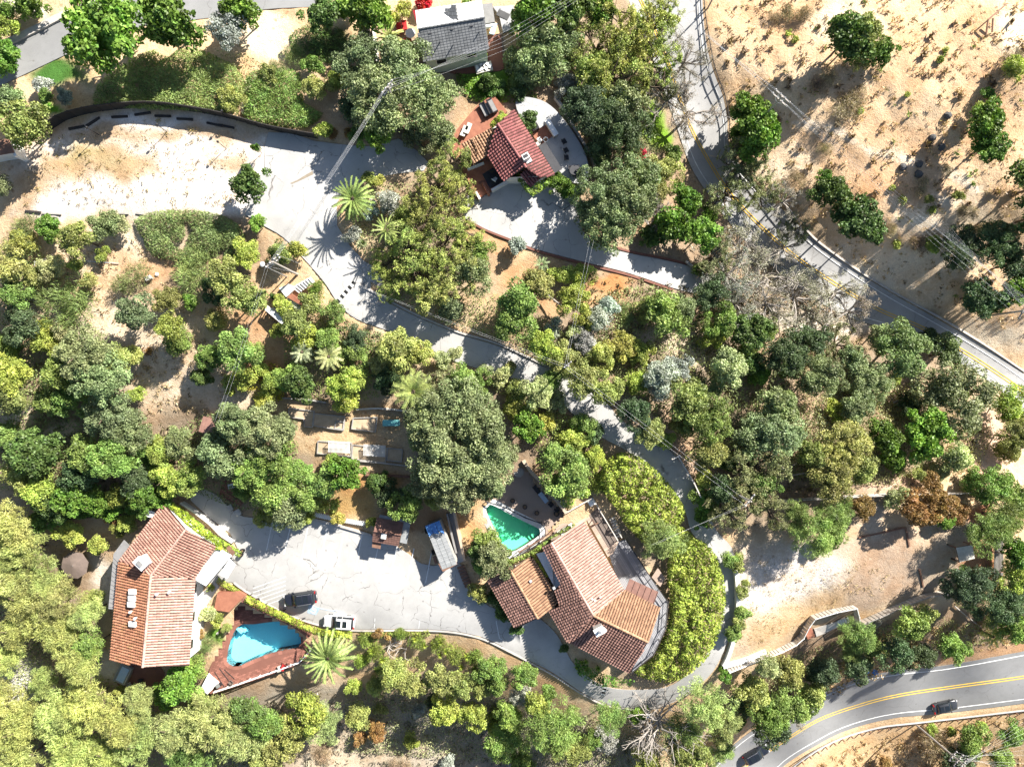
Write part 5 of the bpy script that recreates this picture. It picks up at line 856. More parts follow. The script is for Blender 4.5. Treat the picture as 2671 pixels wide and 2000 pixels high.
# ---- covers, hedges and ivy: leaf masses over an outline
def mass(poly, dens, h, ls, seed, style='leaf', base=None, mound=26, asp=.6, edge=16, spread=.5, gap=0):
    "leaves over the domes of many small mounds inside a pixel outline; base: height of the ground or a fixed level"
    r = np.random.default_rng(seed); a = np.array(poly, float); mn, mx = a.min(0), a.max(0); s = MPP(*a.mean(0)) if base is None else (H-base)/F
    area = 0.5*abs(sum(a[i-1][0]*a[i][1]-a[i][0]*a[i-1][1] for i in range(len(a))))*s*s; n = int(area*dens)
    U = np.zeros((0, 2))
    while len(U) < n: q = r.uniform(mn, mx, (n*2, 2)); U = np.concatenate([U, q[inpoly(q[:, 0], q[:, 1], poly)]])
    U = U[:n]; k = max(4, int((mx-mn).prod()/mound**2*1.3)); mc = r.uniform(mn, mx, (k, 2)); mr = r.uniform(.7, 1.35, k)*mound; mh = r.uniform(.6, 1.0, k)
    d = np.hypot(U[:, None, 0]-mc[None, :, 0], U[:, None, 1]-mc[None, :, 1])/mr; dome = mh*np.sqrt(np.clip(1-d*d, 0, 1)); j = dome.argmax(1); top = .25+.75*dome.max(1); keep = dome.max(1) > gap*mh[j]
    ed = np.clip(edgedist(U[:, 0], U[:, 1], poly)/edge, 0, 1)**.5; hh = h*top*(.25+.75*ed)*np.where(r.uniform(size=n) < .55, 1, r.uniform(.5, 1, n))
    zb = Zn(U[:, 0], U[:, 1]) if base is None else np.full(n, base); zz = zb+hh; kk = (H-zz)/F
    P = np.stack([(U[:, 0]-CX)*kk, -(U[:, 1]-CY)*kk, zz], 1)
    od = np.stack([(U[:, 0]-mc[j, 0]), -(U[:, 1]-mc[j, 1]), np.full(n, mound*.55)], 1); od = unit(od)
    if style == 'needle': Nn = unit(rdir(r, n)+np.array([0, 0, .3])); A = unit(od+rdir(r, n)*.6); l = ls*r.uniform(1, 2.2, n); wd = ls*.3*r.uniform(.6, 1.3, n)
    else: Nn = unit(od*.8+rdir(r, n)*spread); A = rdir(r, n); l = ls*r.uniform(.6, 1.4, n); wd = l*asp
    c = P.mean(0); c[2] = zb.min(); return leafmesh('foliage', P-c, Nn, A, l, wd, np.clip(.75*r.uniform(0, 1, n)+.5*(mh[j]-.6)+.05, 0, 1), keep), c
def cover(name, label, poly, dens, h, ls, seed, col, **k):
    me, c = mass(poly, dens, h, ls, seed, **k); o = link(name, me, None, c); o.color = (*col, 1); return tag(o, label, 'ground cover', kind='stuff')
def hedge(label, poly, dens, h, ls, seed, col, name='hedge', cat='hedge', **k):
    me, c = mass(poly, dens, h, ls, seed, **k); r = thing(name, label, cat, c); o = link('foliage', me, r); o.color = (*col, 1)
    a = [Vector(W(u, v, (k.get('base') if k.get('base') is not None else Z(u, v))+h*.3))-Vector(c) for u, v in poly]; m = MB(); cen = sum(a, Vector())/len(a); m.tube([Vector((cen.x, cen.y, cen.z-h*.3-.3)), cen], .12, .06); part('stem', m, 'bark', r, world=False); return r
def band(path, wd):
    P = [np.array(p, float) for p in smooth_path(path, 12)]; L, R = [], []
    for i, p in enumerate(P): d = P[min(i+1, len(P)-1)]-P[max(i-1, 0)]; d /= np.linalg.norm(d); n = np.array([-d[1], d[0]])*wd/2; L.append(tuple(p+n)); R.append(tuple(p-n))
    return L+R[::-1]
ROS = (.24,.31,.1)
cover('rosemary_cover', 'spiky green shrub cover on the bank behind the black fence', smooth_path([(245,280),(254,222),(321,169),(400,131),(500,127),(562,146),(622,182),(640,240),(592,296),(507,289),(380,285),(296,278)], 20, True), 120, 1.6, .3, 1, ROS, style='needle', mound=34)
cover('rosemary_cover', 'spiky green shrub cover beside the dark fence end', smooth_path([(650,190),(720,178),(780,192),(792,268),(842,296),(800,332),(720,330),(640,316),(640,250)], 20, True), 120, 1.4, .3, 2, (.2,.3,.08), style='needle', mound=34)
cover('rosemary_cover', 'dull green shrub cover below the gravel yard', smooth_path([(350,575),(400,553),(470,548),(560,556),(625,590),(640,640),(600,676),(500,682),(400,668),(372,620)], 20, True), 120, 1.4, .3, 3, (.19,.25,.09), style='needle', mound=34)
cover('green_cover', 'low dark green ground cover in the tree shade near the top house', smooth_path([(755,95),(800,65),(880,70),(915,120),(900,165),(820,160),(770,140)], 20, True), 70, .6, .3, 4, (.12,.19,.055), style='needle')
cover('ivy_cover', 'bright ivy cover on the bank below the brick patio', smooth_path([(1180,195),(1240,195),(1300,188),(1370,190),(1400,230),(1390,290),(1340,270),(1290,265),(1230,262)], 20, True), 40, .6, .28, 5, (.13,.25,.03))
cover('yellow_cover', 'golden green ground cover at the foot of the dry path', smooth_path([(650,960),(690,940),(740,965),(740,1040),(680,1045),(640,1020)], 20, True), 36, .5, .25, 6, (.4,.38,.04))
cover('green_cover', 'low green planting at the foot of the brown roof', smooth_path([(1500,1715),(1540,1740),(1600,1765),(1660,1775),(1640,1790),(1560,1788),(1510,1760)], 16, True), 55, .8, .3, 7, (.1,.2,.03), base=-.4)
cover('scrub_cover', 'rough green scrub on the bank of the long drive', smooth_path([(880,830),(960,855),(1050,890),(1000,930),(900,920),(850,870)], 20, True), 24, .7, .3, 8, (.12,.15,.06)); cover('scrub_cover', 'mixed scrub along the lower side of the long drive', smooth_path([(1130,925),(1230,965),(1340,1000),(1430,1050),(1520,1120),(1470,1150),(1380,1060),(1280,1020),(1150,980)], 20, True), 26, .8, .3, 9, (.25,.26,.11))
for i, (lab, P, col, kk) in enumerate((
 ('mixed green scrub under the trees of the ravine', [(1560,760),(1700,740),(1900,800),(2000,900),(2000,1150),(1900,1230),(1780,1140),(1640,1040),(1520,960)], (.2,.24,.09), 30), ('grey-green scrub under the wood inside the road bend', [(1980,900),(2150,900),(2300,960),(2460,1110),(2420,1230),(2200,1270),(2000,1240),(1960,1100)], (.22,.25,.11), 30), ('dry olive scrub between the wood and the long white fence', [(1900,1200),(2150,1260),(2350,1270),(2560,1220),(2600,1100),(2400,1000),(2200,1000),(2000,1100)], (.3,.29,.13), 26),
 ('silvery scrub in the grey wood below the pale road', [(1800,640),(1950,620),(2100,700),(2250,830),(2150,900),(1980,880),(1850,780)], (.32,.31,.25), 28), ('leafy scrub on the upper bank of the long drive', [(1000,770),(1120,740),(1280,760),(1420,830),(1540,900),(1560,1010),(1440,960),(1300,890),(1150,840)], (.23,.27,.09), 28), ('green undergrowth on the wild slope beside the orchard', [(-60,640),(90,640),(160,720),(110,860),(260,1010),(340,1200),(200,1280),(-60,1280)], (.2,.25,.09), 30), ('green undergrowth around the rusty hut and red deck', [(380,1180),(520,1080),(700,1060),(780,1160),(760,1330),(620,1330),(470,1270)], (.17,.22,.08), 28), ('scrub on the steep bank below the car park', [(900,1800),(1000,1780),(1280,1800),(1500,1860),(1680,1880),(1800,1860),(1860,1960),(1700,2040),(1300,1990),(900,1960)], (.24,.26,.12), 24), ('undergrowth on the slope below the long house', [(-60,1500),(180,1560),(260,1760),(420,1830),(640,1840),(760,1940),(700,2050),(-60,2050)], (.26,.29,.11), 30), ('scrub on the slope between the white fence and the lower road', [(1930,1790),(2060,1710),(2240,1650),(2420,1600),(2600,1640),(2560,1680),(2330,1720),(2180,1770),(2000,1880)], (.22,.24,.1), 26), ('mixed plants filling the palm garden beside the drive', [(900,520),(1000,480),(1120,470),(1200,540),(1240,680),(1160,760),(1020,740),(940,660)], (.25,.28,.12), 24), ('undergrowth behind the stone patio wall', [(1450,220),(1600,200),(1720,280),(1720,430),(1660,470),(1570,430),(1500,320)], (.16,.2,.08), 26), ('leafy plants below the white terrace', [(740,820),(800,780),(900,860),(1040,910),(1060,1020),(920,1050),(760,1040),(740,940)], (.22,.27,.08), 24), ('green plants behind the pool terrace wall', [(1380,1050),(1480,1080),(1580,1160),(1560,1280),(1480,1300),(1400,1220)], (.22,.28,.07), 24), ('dull shrubs on the top bank beside the sandy slope', [(560,130),(640,140),(700,180),(740,160),(770,190),(660,300),(620,280),(640,200)], (.24,.25,.12), 22), ('bushes along the stone kerbed road', [(-60,100),(40,60),(110,10),(60,-60),(-60,-60)], (.2,.28,.06), 26), ('green plants round the log pergola', [(2480,1500),(2560,1480),(2720,1400),(2720,1680),(2560,1620),(2480,1570)], (.2,.25,.09), 26))):
    cover('scrub', lab, P, 30, 1.3, .24, 60+i, col, mound=kk, spread=1.0, gap=.42)
BIGH = (.27,.33,.06)
hedge('big rounded yellow-green hedge mass between the long drive and the wooden deck', smooth_path([(1590,1192),(1650,1184),(1722,1236),(1772,1300),(1790,1345),(1765,1380),(1720,1400),(1650,1388),(1612,1335),(1566,1262)], 18, True), 75, 4.0, .36, 10, BIGH, mound=17, spread=1.1)
hedge('long yellow-green hedge mass inside the curve of the drive', smooth_path([(1752,1425),(1802,1402),(1855,1430),(1885,1500),(1893,1570),(1880,1640),(1840,1720),(1760,1778),(1690,1772),(1655,1752),(1705,1712),(1742,1630),(1747,1560),(1740,1500)], 18, True), 75, 3.6, .36, 11, BIGH, mound=17, spread=1.1)
hedge('pale middle part of the hedge mass behind the feathery pine', smooth_path([(1640,1375),(1700,1385),(1770,1370),(1812,1405),(1770,1440),(1700,1430)], 18, True), 70, 3.0, .34, 21, BIGH, mound=17, spread=1.1)
hedge('clipped green hedge along the car park above the turquoise pool', band([(640,1560),(690,1585),(740,1608),(800,1636),(850,1652),(920,1657)], 20), 170, 1.6, .22, 12, (.3,.36,.05), mound=14, edge=6, base=.05); hedge('short clipped hedge beside the white entrance canopy', band([(566,1513),(600,1532),(626,1548)], 17), 170, 1.0, .2, 13, (.3,.36,.05), mound=14, edge=6)
hedge('low hedge of mixed plants at the kerb of the car park', band([(935,1655),(1010,1655),(1090,1655),(1120,1650)], 16), 80, .8, .24, 14, (.2,.24,.05), mound=12, edge=6)
hedge('ivy trailing over the end of the salmon tile roof', [(438,1306),(452,1312),(490,1340),(540,1385),(575,1410),(580,1432),(562,1436),(555,1415),(530,1398),(500,1382),(486,1388),(478,1362),(455,1335),(440,1322)], 110, .5, .3, 15, (.28,.36,.04), 'ivy', 'ivy', base=3.3, mound=14, edge=6); hedge('ivy covered wall top beside the salmon tile roof', [(470,1318),(500,1345),(560,1395),(600,1420),(636,1440),(625,1452),(590,1442),(560,1418),(500,1370),(460,1325)], 90, .6, .28, 16, (.22,.32,.04), 'ivy', 'ivy', base=1.6, mound=14, edge=6)
hedge('ivy wrapped round the porch corner of the red house', [(1345,452),(1356,448),(1362,470),(1382,488),(1404,472),(1442,462),(1440,474),(1410,500),(1390,512),(1372,500),(1350,470)], 120, .7, .26, 17, (.16,.24,.035), 'ivy', 'ivy', base=9.0, mound=12, edge=6); hedge('ivy creeping up the upper edge of the red house roof', [(1272,332),(1290,308),(1310,296),(1320,300),(1312,316),(1296,322),(1280,338)], 110, .5, .26, 18, (.24,.32,.04), 'ivy', 'ivy', base=10.3, mound=12, edge=6)
hedge('ivy strip along the fence between the green pool and the tile roofs', band([(1316,1478),(1340,1462),(1390,1440),(1430,1412),(1470,1386),(1500,1370)], 12), 110, .7, .26, 19, (.17,.23,.05), 'ivy', 'ivy', base=1.9, mound=12, edge=5); hedge('thin ivy strip beside the white flat roof', band([(1390,1446),(1412,1480),(1428,1504)], 8), 130, .3, .22, 20, (.4,.42,.05), 'ivy', 'ivy', base=3.0, mound=12, edge=4)
# tufts on the dry hillside and weeds in the gravel
def tufts(name, label, n, poly, seed, col, h, blades, avoid=()):
    r = np.random.default_rng(seed); a = np.array(poly, float); U = np.zeros((0, 2))
    while len(U) < n: q = r.uniform(a.min(0), a.max(0), (n*2, 2)); U = np.concatenate([U, q[inpoly(q[:, 0], q[:, 1], poly)]])
    U = np.repeat(U[:n], blades, 0); sc = np.repeat(r.uniform(.4, 1.3, n)**1.5, blades); U = U+r.normal(0, 3.2, U.shape)*sc[:, None]; N_ = len(U); zz = Zn(U[:, 0], U[:, 1])+h*sc*.4; k = (H-zz)/F
    P = np.stack([(U[:, 0]-CX)*k, -(U[:, 1]-CY)*k, zz], 1); A = unit(rdir(r, N_)*.8+np.array([0, 0, 1.0])); c = P.mean(0); me = leafmesh('blades', P-c, unit(rdir(r, N_)+np.array([0, 0, .2])), A, h*sc*r.uniform(.7, 1.4, N_), h*sc*.3, r.uniform(0, 1, N_))
    o = link(name, me, None, c); o.color = (*col, 1); return tag(o, label, 'grass', kind='stuff')
HILL = [(1930,420),(1905,300),(1880,200),(1860,-60),(2760,-60),(2760,930),(2480,820),(2240,690),(2080,560)]
tufts('dry_grass', 'scattered dry grass tufts on the bare hillside', 1300, HILL, 31, (.42,.31,.18), .42, 9); tufts('dry_brush', 'dark dry brush clumps on the bare hillside', 150, HILL, 32, (.27,.19,.12), .8, 16); tufts('weeds', 'small green weeds on the bare hillside', 70, HILL, 33, (.16,.24,.05), .5, 10)
tufts('weeds', 'dry weeds growing in the gravel yard', 420, [(60,540),(60,420),(160,350),(400,310),(640,350),(660,440),(600,540)], 34, (.3,.23,.09), .25, 7); tufts('weeds', 'sparse weeds in the lower gravel yard', 300, [(1940,1600),(1960,1450),(2200,1450),(2350,1500),(2200,1600),(1930,1700)], 35, (.36,.27,.13), .25, 7)
tufts('dry_grass', 'dry grass on the shaded slope below the houses', 900, [(560,1850),(800,1800),(1300,1830),(1650,1930),(1650,2060),(560,2060)], 36, (.26,.23,.17), .5, 9); tufts('dry_grass', 'dry grass between the orchard trees', 700, [(80,700),(250,600),(640,680),(700,950),(560,1080),(380,1080),(300,860),(90,860)], 37, (.42,.32,.19), .35, 8); tufts('dry_grass', 'straw grass along the road verges', 700, [(2230,1790),(2400,1735),(2740,1660),(2740,1600),(2300,1650),(1990,1880)], 38, (.38,.27,.14), .5, 9); tufts('dry_grass', 'straw grass below the guardrail', 500, [(2090,2040),(2200,1950),(2400,1900),(2740,1865),(2740,2060)], 39, (.4,.29,.16), .5, 9)
tufts('leaf_litter', 'understorey weeds and litter in the woods', 1800, [(1480,700),(1900,760),(2300,880),(2560,1080),(2560,1260),(2100,1300),(1800,1160),(1500,900)], 40, (.2,.17,.09), .5, 8); tufts('leaf_litter', 'understorey weeds below the orchard', 700, [(0,880),(300,1040),(560,1180),(500,1280),(100,1280),(0,1200)], 41, (.2,.17,.09), .5, 8)

# ---- palms, yuccas, agaves
def frond(seed, L=1.0, droop=.5, wide=.17, n=22):
    r = random.Random(seed); m = MB(); pts = []
    for i in range(9): t = i/8; pts.append(Vector((t*L*(1-.15*t*droop), 0, L*(.42*t-(.35+droop*.6)*t*t))))
    m.tube(pts, .012, .004, 4, cap=False, tint=.85)
    for i in range(n):
        t = .12+.86*i/n; k = t*8; a = int(min(7, k)); p = pts[a].lerp(pts[a+1], k-a); d = (pts[a+1]-pts[a]).normalized(); ll = wide*math.sin(min(1, t*1.6+.25)*math.pi*.62+.25)*(1.1-.35*t)*L
        for sd in (-1, 1):
            q = (d*.75+Vector((0, sd, .28+r.uniform(-.1, .1)))).normalized(); wv = d*.021*L; e = p+q*ll; m.add([p-wv, p+wv, e+wv*.5-Vector((0, 0, ll*.15)), e-wv*.3-Vector((0, 0, ll*.15))], [(0, 1, 2, 3)], r.uniform(.1, .9))
    return mesh('frond', m, 'leaf')
FR = [frond(i, droop=.15+.28*(i % 5), wide=.085) for i in range(5)]; FRW = [frond(20+i, droop=.1+.3*(i % 3), wide=.2, n=16) for i in range(3)]
def bladem(seed): 
    m = MB(); m.add([(0, -.03, 0), (.45, -.045, .1), (1, 0, .08), (.45, .045, .1), (0, .03, 0), (.45, 0, .06)], [(0, 1, 5), (0, 5, 4), (1, 2, 5), (5, 2, 3), (5, 3, 4)], .4+.1*seed); return mesh('leaf_blade', m, 'leaf')
BL = [bladem(i) for i in range(4)]
def palm(label, u, v, r, n, h, col, trunk_r=.32, meshes=FR, lo=-.35, hi=1.25):
    rm = r*MPP(u, v)*1.05; z0 = Z(u, v)
    for _ in range(4): p = W(u, v, z0+h); z0 = gz(p.x, p.y)
    root = thing('palm_tree', label, 'palm', (p.x, p.y, z0)); m = MB(); pts = [(0, 0, -.4+(h+.3)*i/6) for i in range(7)]; m.tube(pts, trunk_r*1.15, trunk_r*.8, 10); part('trunk', m, 'bark', root, world=False); m = MB(); m.lathe((0, 0, h-.5), [(trunk_r*.8, 0), (trunk_r*1.5, .25), (trunk_r*1.2, .6), (.1, .75)], 10); part('crown_shaft', m, 'bark', root, world=False)
    for i in range(n):
        t = (i+.5)/n; a = i*2.39996; el = hi+(lo-hi)*t**.75; o = link('frond', meshes[min(len(meshes)-1, int(t*len(meshes)))], root, (math.cos(a)*.12, math.sin(a)*.12, h)); s = rm*(.72+.36*t)*prand.uniform(.92, 1.06); o.scale = (s, s, s); o.rotation_euler = (prand.uniform(-.2, .2), -el+.35, a); j = prand.uniform(.85, 1.15); o.color = (col[0]*j, col[1]*j, col[2]*j, 1)
    return root
PC = (.2,.27,.075)
palm('broad date palm with a dense round crown beside the concrete drive', 920, 520, 66, 64, 4.2, PC, .45); palm('smaller date palm between the silvery shrubs and the yellow eucalyptus', 1008, 600, 46, 34, 4.5, (.24,.29,.09)); palm('feathery palm beside the red chairs of the shingle roofed house', 1015, 100, 50, 34, 5, (.3,.33,.1)); palm('large palm with a full round crown below the white car', 856, 1716, 78, 72, 5.5, (.25,.32,.1), .5)
palm('ragged palm above the vegetable garden', 1078, 1022, 62, 36, 5.5, (.26,.31,.09), .35, FRW); palm('pale fan palm beside the white terrace', 788, 918, 34, 28, 2.6, (.4,.44,.25), .22, FRW); palm('pale spreading palm below the white terrace', 858, 930, 42, 30, 3, (.44,.46,.2), .22, FRW); palm('little palm on the verge above the lower road', 2590, 1660, 34, 22, 3, (.36,.4,.09), .2, FRW); palm('young palm in the shade below the side driveway', 1413, 690, 24, 18, 1.6, (.2,.26,.12), .15, FRW)
def rosette(name, label, u, v, r, n, col, h=.3, grp=None, el0=1.3, el1=.05, cat='plant'):
    rm = r*MPP(u, v); p = G(u, v); root = thing(name, label, cat, p, 0, grp)
    if h > .5: m = MB(); m.tube([(0, 0, -.2), (0, 0, h)], .09, .06, 6); part('stem', m, 'bark', root, world=False)
    for i in range(n):
        t = (i+.5)/n; o = link('leaf_blade', BL[i % 4], root, (0, 0, h)); s = rm*(.7+.4*t); o.scale = (s, s*1.5, s); o.rotation_euler = (0, -(el0+(el1-el0)*t), i*2.39996); j = prand.uniform(.8, 1.2); o.color = (col[0]*j, col[1]*j, col[2]*j, 1)
    return root
rosette('yucca_plant', 'round spiky pale yucca at the edge of the drive below the date palm', 950, 640, 20, 70, (.36,.4,.22), 1.0); rosette('agave_plant', 'pale striped agave below the brick pool deck', 618, 1846, 20, 26, (.5,.55,.42)); rosette('agave_plant', 'dark agave in the shade beside the long drive', 900, 900, 16, 22, (.3,.33,.3)); rosette('agave_plant', 'blue grey agave above the bank of the long drive', 1448, 840, 20, 26, (.3,.38,.4)); rosette('agave_plant', 'silvery agave below the side driveway', 1358, 640, 20, 28, (.42,.46,.42))
for u, v, r in ((1504,1732,11),(1516,1720,9),(1527,1718,10),(1531,1740,10),(1558,1735,12),(1511,1746,11),(1540,1755,10),(1524,1733,8)): rosette('yucca_plant', 'spiky green yucca rosette under the eaves of the brown roof', u, v, r, 40, (.3,.4,.06), .9, 'yucca rosettes under the brown roof')
for u, v, r in ((975,1690,13),(1000,1712,12),(988,1738,13),(1165,1690,13),(1190,1700,12),(1220,1705,13),(1240,1735,13),(1205,1730,12),(1150,1700,11),(1110,1675,11),(1085,1660,10),(1150,1668,10),(965,1710,11)): rosette('yucca_plant', 'spiky yellow-green yucca rosette on the bank below the car park', u, v, r, 36, (.34,.42,.06), 1.2, 'yucca rosettes on the bank')
# labels that tell look-alikes apart by their neighbours
def refine_labels():
    ts = [o for o in C.objects if o.parent is None and o.get('category') in ('tree', 'shrub') and o.get('group')]; by = {}
    for o in ts: by.setdefault(o['label'], []).append(o)
    XY = np.array([o.location[:2] for o in ts]); kindof = [' '.join(o['group'].split(' ')[:1]) for o in ts]; base = {o: o['label'] for o in ts}
    desc = {}
    for o in ts:
        for kk, (f, c, adj, noun) in K.items():
            if adj in o['label'] and o['group'].startswith(adj+' '): desc[o] = (adj, 'oak' if ' oak ' in base[o] else 'shrub' if ' shrub ' in base[o] else noun)
    for lab, L in by.items():
        if len(L) < 2: continue
        used = {}
        for o in L:
            d = np.hypot(*(XY-np.array(o.location[:2])).T); 
            for j in np.argsort(d)[1:14]:
                q = ts[j]
                if q not in desc or o not in desc or desc[q][0] == desc[o][0]: continue
                t = f'by a {desc[q][0]} {desc[q][1]}'
                if t in used and d[j] < 12: continue
                if len((lab+' '+t).split()) <= 16: used[t] = 1; o['label'] = lab+' '+t
                break
refine_labels()
# ------------------------------------------------------------------ fences and walls
def panel_fence(label, path, h, mat, step=26, postmat=None, sm=True, gap=0, name='fence', lean=0, boards=0, th=.06):
    P = smooth_path(path, step) if sm else path; root = thing(name, label, 'fence', G(*P[0]))
    X = [G(u, v) for u, v in P]
    for a, b in zip(X[:-1], X[1:]):
        d = (b-a); L = d.length
        if boards:
            k = max(2, int(L/boards))
            for i in range(k): m = MB(); p = a.lerp(b, (i+.1)/k); q = a.lerp(b, (i+.9)/k); hh = h*random.uniform(.95, 1.04); m.add([p-Vector((0,0,.2)), q-Vector((0,0,.2)), q+Vector((0,0,hh)), p+Vector((0,0,hh))], [(0,1,2,3)]); n = Vector((-d.y, d.x, 0)).normalized()*th; m.add([Vector(x)+n for x in m.v[:4]], [(3,2,1,0)]); m.add([Vector(m.v[3]), Vector(m.v[2]), Vector(m.v[6]), Vector(m.v[7])], [(0,1,2,3)]); part('board', m, mat, root)
        else: m = MB(); m.add([a.lerp(b,.02)-Vector((0,0,.2)), a.lerp(b,.98)-Vector((0,0,.2)), a.lerp(b,.98)+Vector((0,0,h)), a.lerp(b,.02)+Vector((0,0,h))], [(0,1,2,3)]); n = Vector((-d.y, d.x, 0)).normalized()*th; v0 = [Vector(x) for x in m.v]; m.add([x+n for x in v0], [(3,2,1,0)]); m.add([v0[3], v0[2], v0[2]+n, v0[3]+n], [(0,1,2,3)]); part('panel', m, mat, root)
        m = MB(); m.bar(a-Vector((0,0,.3)), a+Vector((0,0,h+.12)), .12, .12); part('post', m, postmat or mat, root)
    m = MB()
    for a, b in zip(X[:-1], X[1:]): m.bar(a+Vector((0,0,h+.03)), b+Vector((0,0,h+.03)), .1, .06)
    part('top_rail', m, postmat or mat, root); return root
panel_fence('long curved black board fence behind the gravel yard', [(120,351),(169,317),(237,296),(338,283),(423,281),(507,292),(592,308),(700,338),(770,352),(830,362)], 2.0, 'dark_wood'); panel_fence('dark board fence under the grey-green oaks by the upper drive', [(1035,320),(1060,350),(1085,372),(1115,402)], 1.9, 'dark_wood'); panel_fence('dark fence between the sandy slope and the palm garden', [(962,60),(968,100),(976,140),(986,160)], 1.7, 'dark_wood'); panel_fence('black fence in the shade behind the ivy roofed house', [(142,1352),(230,1345),(320,1338),(410,1325)], 1.8, 'dark_wood')
wl = single('garden_wall', wallmb([(972,68),(978,110),(984,160)], 1.0, .3), 'stucco_white', 'white garden wall beside the palm and the dark fence', 'wall')
# wheel stops in the yard
for u, v, a in ((200,333,.18),(243,318,.55),(312,305,.05),(372,297,.15),(425,303,-.02),(482,311,-.05),(560,325,-.2),(590,330,-.2)):
    m = MB(); p = G(u,v,.12); m.box(p, (2.2,.28,.26), a); single('railway_sleeper', m, 'dark_wood', 'dark timber sleeper lying along the black fence', 'timber', 'timber sleepers along the black fence')
for u, v in ((258,352),(436,345),(590,388),(600,310)):
    p = G(u,v); t = thing('yard_lamp', 'slim black yard lamp standing in the gravel near the black fence', 'lamp', p, 0, 'yard lamps in the gravel'); m = MB(); m.tube([(0,0,-.2),(0,0,2.6)], .05, .04); part('post', m, 'black_paint', t, world=False); m = MB(); m.lathe((0,0,2.55), [(.05,0),(.18,.1),(.15,.3),(.03,.36)], 8); part('lantern', m, 'black_paint', t, world=False)
for a, b in (((66,550),(106,554)),((310,556),(335,557)),((355,556),(372,558)),((110,556),(160,558))): m = MB(); m.bar(G(*a,.1), G(*b,.1), .25, .22); single('timber_edging', m, 'dark_wood' if a[0] < 80 else 'grey_wood', 'timber edging at the lower side of the gravel yard' if a[0] > 200 else 'dark timber edging at the corner of the gravel yard' if a[0] < 80 else 'grey timber edging beside the dark one in the gravel yard', 'timber', 'timber edging of the gravel yard' if a[0] > 200 else None)
# roadside post and rail fence on the hill
rf = thing('road_fence', 'dark post and rail fence along the hill side of the pale road', 'fence', G(1850,100)); FP = smooth_path([(1836,-40),(1838,20),(1850,100),(1866,180),(1890,245),(1903,310),(1902,355),(1930,412),(1995,488),(2066,552),(2100,585)], 24); m = MB()
for a, b in zip(FP[:-1], FP[1:]): m.bar(G(*a,1.0), G(*b,1.0), .1, .1); m.bar(G(*a,.5), G(*b,.5), .06, .1)
part('rail', m, 'dark_wood', rf)
for a in FP: m = MB(); m.bar(G(*a,-.2), G(*a,1.25), .16, .16); part('post', m, 'dark_wood', rf)
gr = thing('guardrail', 'grey steel guardrail along the outside of the lower road', 'guardrail', G(2287,1898)); GP = smooth_path([(1990,2080),(2071,1997),(2173,1934),(2287,1898),(2388,1885),(2519,1870),(2670,1852),(2800,1838)], 22); m = MB()
for a, b in zip(GP[:-1], GP[1:]): m.bar(G(*a,.7), G(*b,.7), .14, .32)
part('beam', m, 'galvanised', gr)
for a in GP: m = MB(); p = G(*a); q = p+Vector((.12,-.2,0)); m.bar(q-Vector((0,0,.2)), q+Vector((0,0,.8)), .16, .2); part('post', m, 'brown_wood', gr)
panel_fence('long weathered white board fence above the rusty shrubs', [(2000,1305),(2110,1298),(2210,1292),(2300,1288),(2400,1285),(2480,1284),(2560,1278),(2576,1300),(2590,1315)], 1.7, 'pale_wood', boards=.55, postmat='grey_wood')
panel_fence('white board fence curling round the steps of the lower gravel yard', [(1895,1742),(1960,1716),(2030,1690),(2066,1672),(2085,1655),(2100,1625),(2115,1605),(2170,1588),(2222,1578),(2228,1600),(2230,1622)], 1.7, 'pale_wood', boards=.5, postmat='white_paint', sm=False, step=20); panel_fence('white board fence running up to the beige awning', [(2230,1622),(2280,1602),(2340,1575),(2410,1548),(2470,1540),(2505,1540)], 1.7, 'pale_wood', boards=.5, postmat='grey_wood')
st = thing('yard_steps', 'pale wooden landing and steps inside the curl of the white fence', 'steps', G(2150,1640)); m = MB(); m.prism([G(*p,.35) for p in ((2124,1640),(2185,1620),(2205,1610),(2210,1620),(2190,1632),(2150,1652),(2130,1660))], .3); part('landing', m, 'pale_wood', st)
for i in range(5): m = MB(); m.bar(G(2186+i*6,1618-i*2,.45+.1*i), G(2190+i*6,1630-i*2,.45+.1*i), .3, .08); part('tread', m, 'white_paint', st)
m = MB(); m.box(G(2110,1650,.3), (1.3,1.6,.5), .4); part('base', m, 'terracotta', st)
yw = single('retaining_wall', wallmb([(1912,1455),(1920,1480),(1926,1560),(1922,1630),(1912,1680),(1898,1720),(1888,1738)], 1.1, .6), 'stucco_white', 'curved white retaining wall between the drive and the lower gravel yard', 'wall')
ys = single('yard_wall', wallmb([(1888,1740),(1940,1725),(2000,1700)], 1.3, .5), 'white_paint', 'thick white wall joining the retaining wall to the board fence', 'wall')
pw = single('terrace_wall', wallmb([(1365,1200),(1385,1230),(1425,1272),(1478,1338)], 0, .5, top=2.2, base=-.2), 'stucco_tan', 'tan wall along the dark planked pool terrace', 'wall'); sw2 = single('patio_wall', wallmb([(1448,250),(1475,290),(1505,345),(1540,400),(1552,430)], 1.1, .35), 'stone', 'grey wall behind the curved stone patio', 'wall'); rw2 = single('drive_wall', wallmb([(1790,680),(1815,700),(1850,715)], 1.0, .3), 'grey_wood', 'short grey wall beside the side driveway', 'wall')
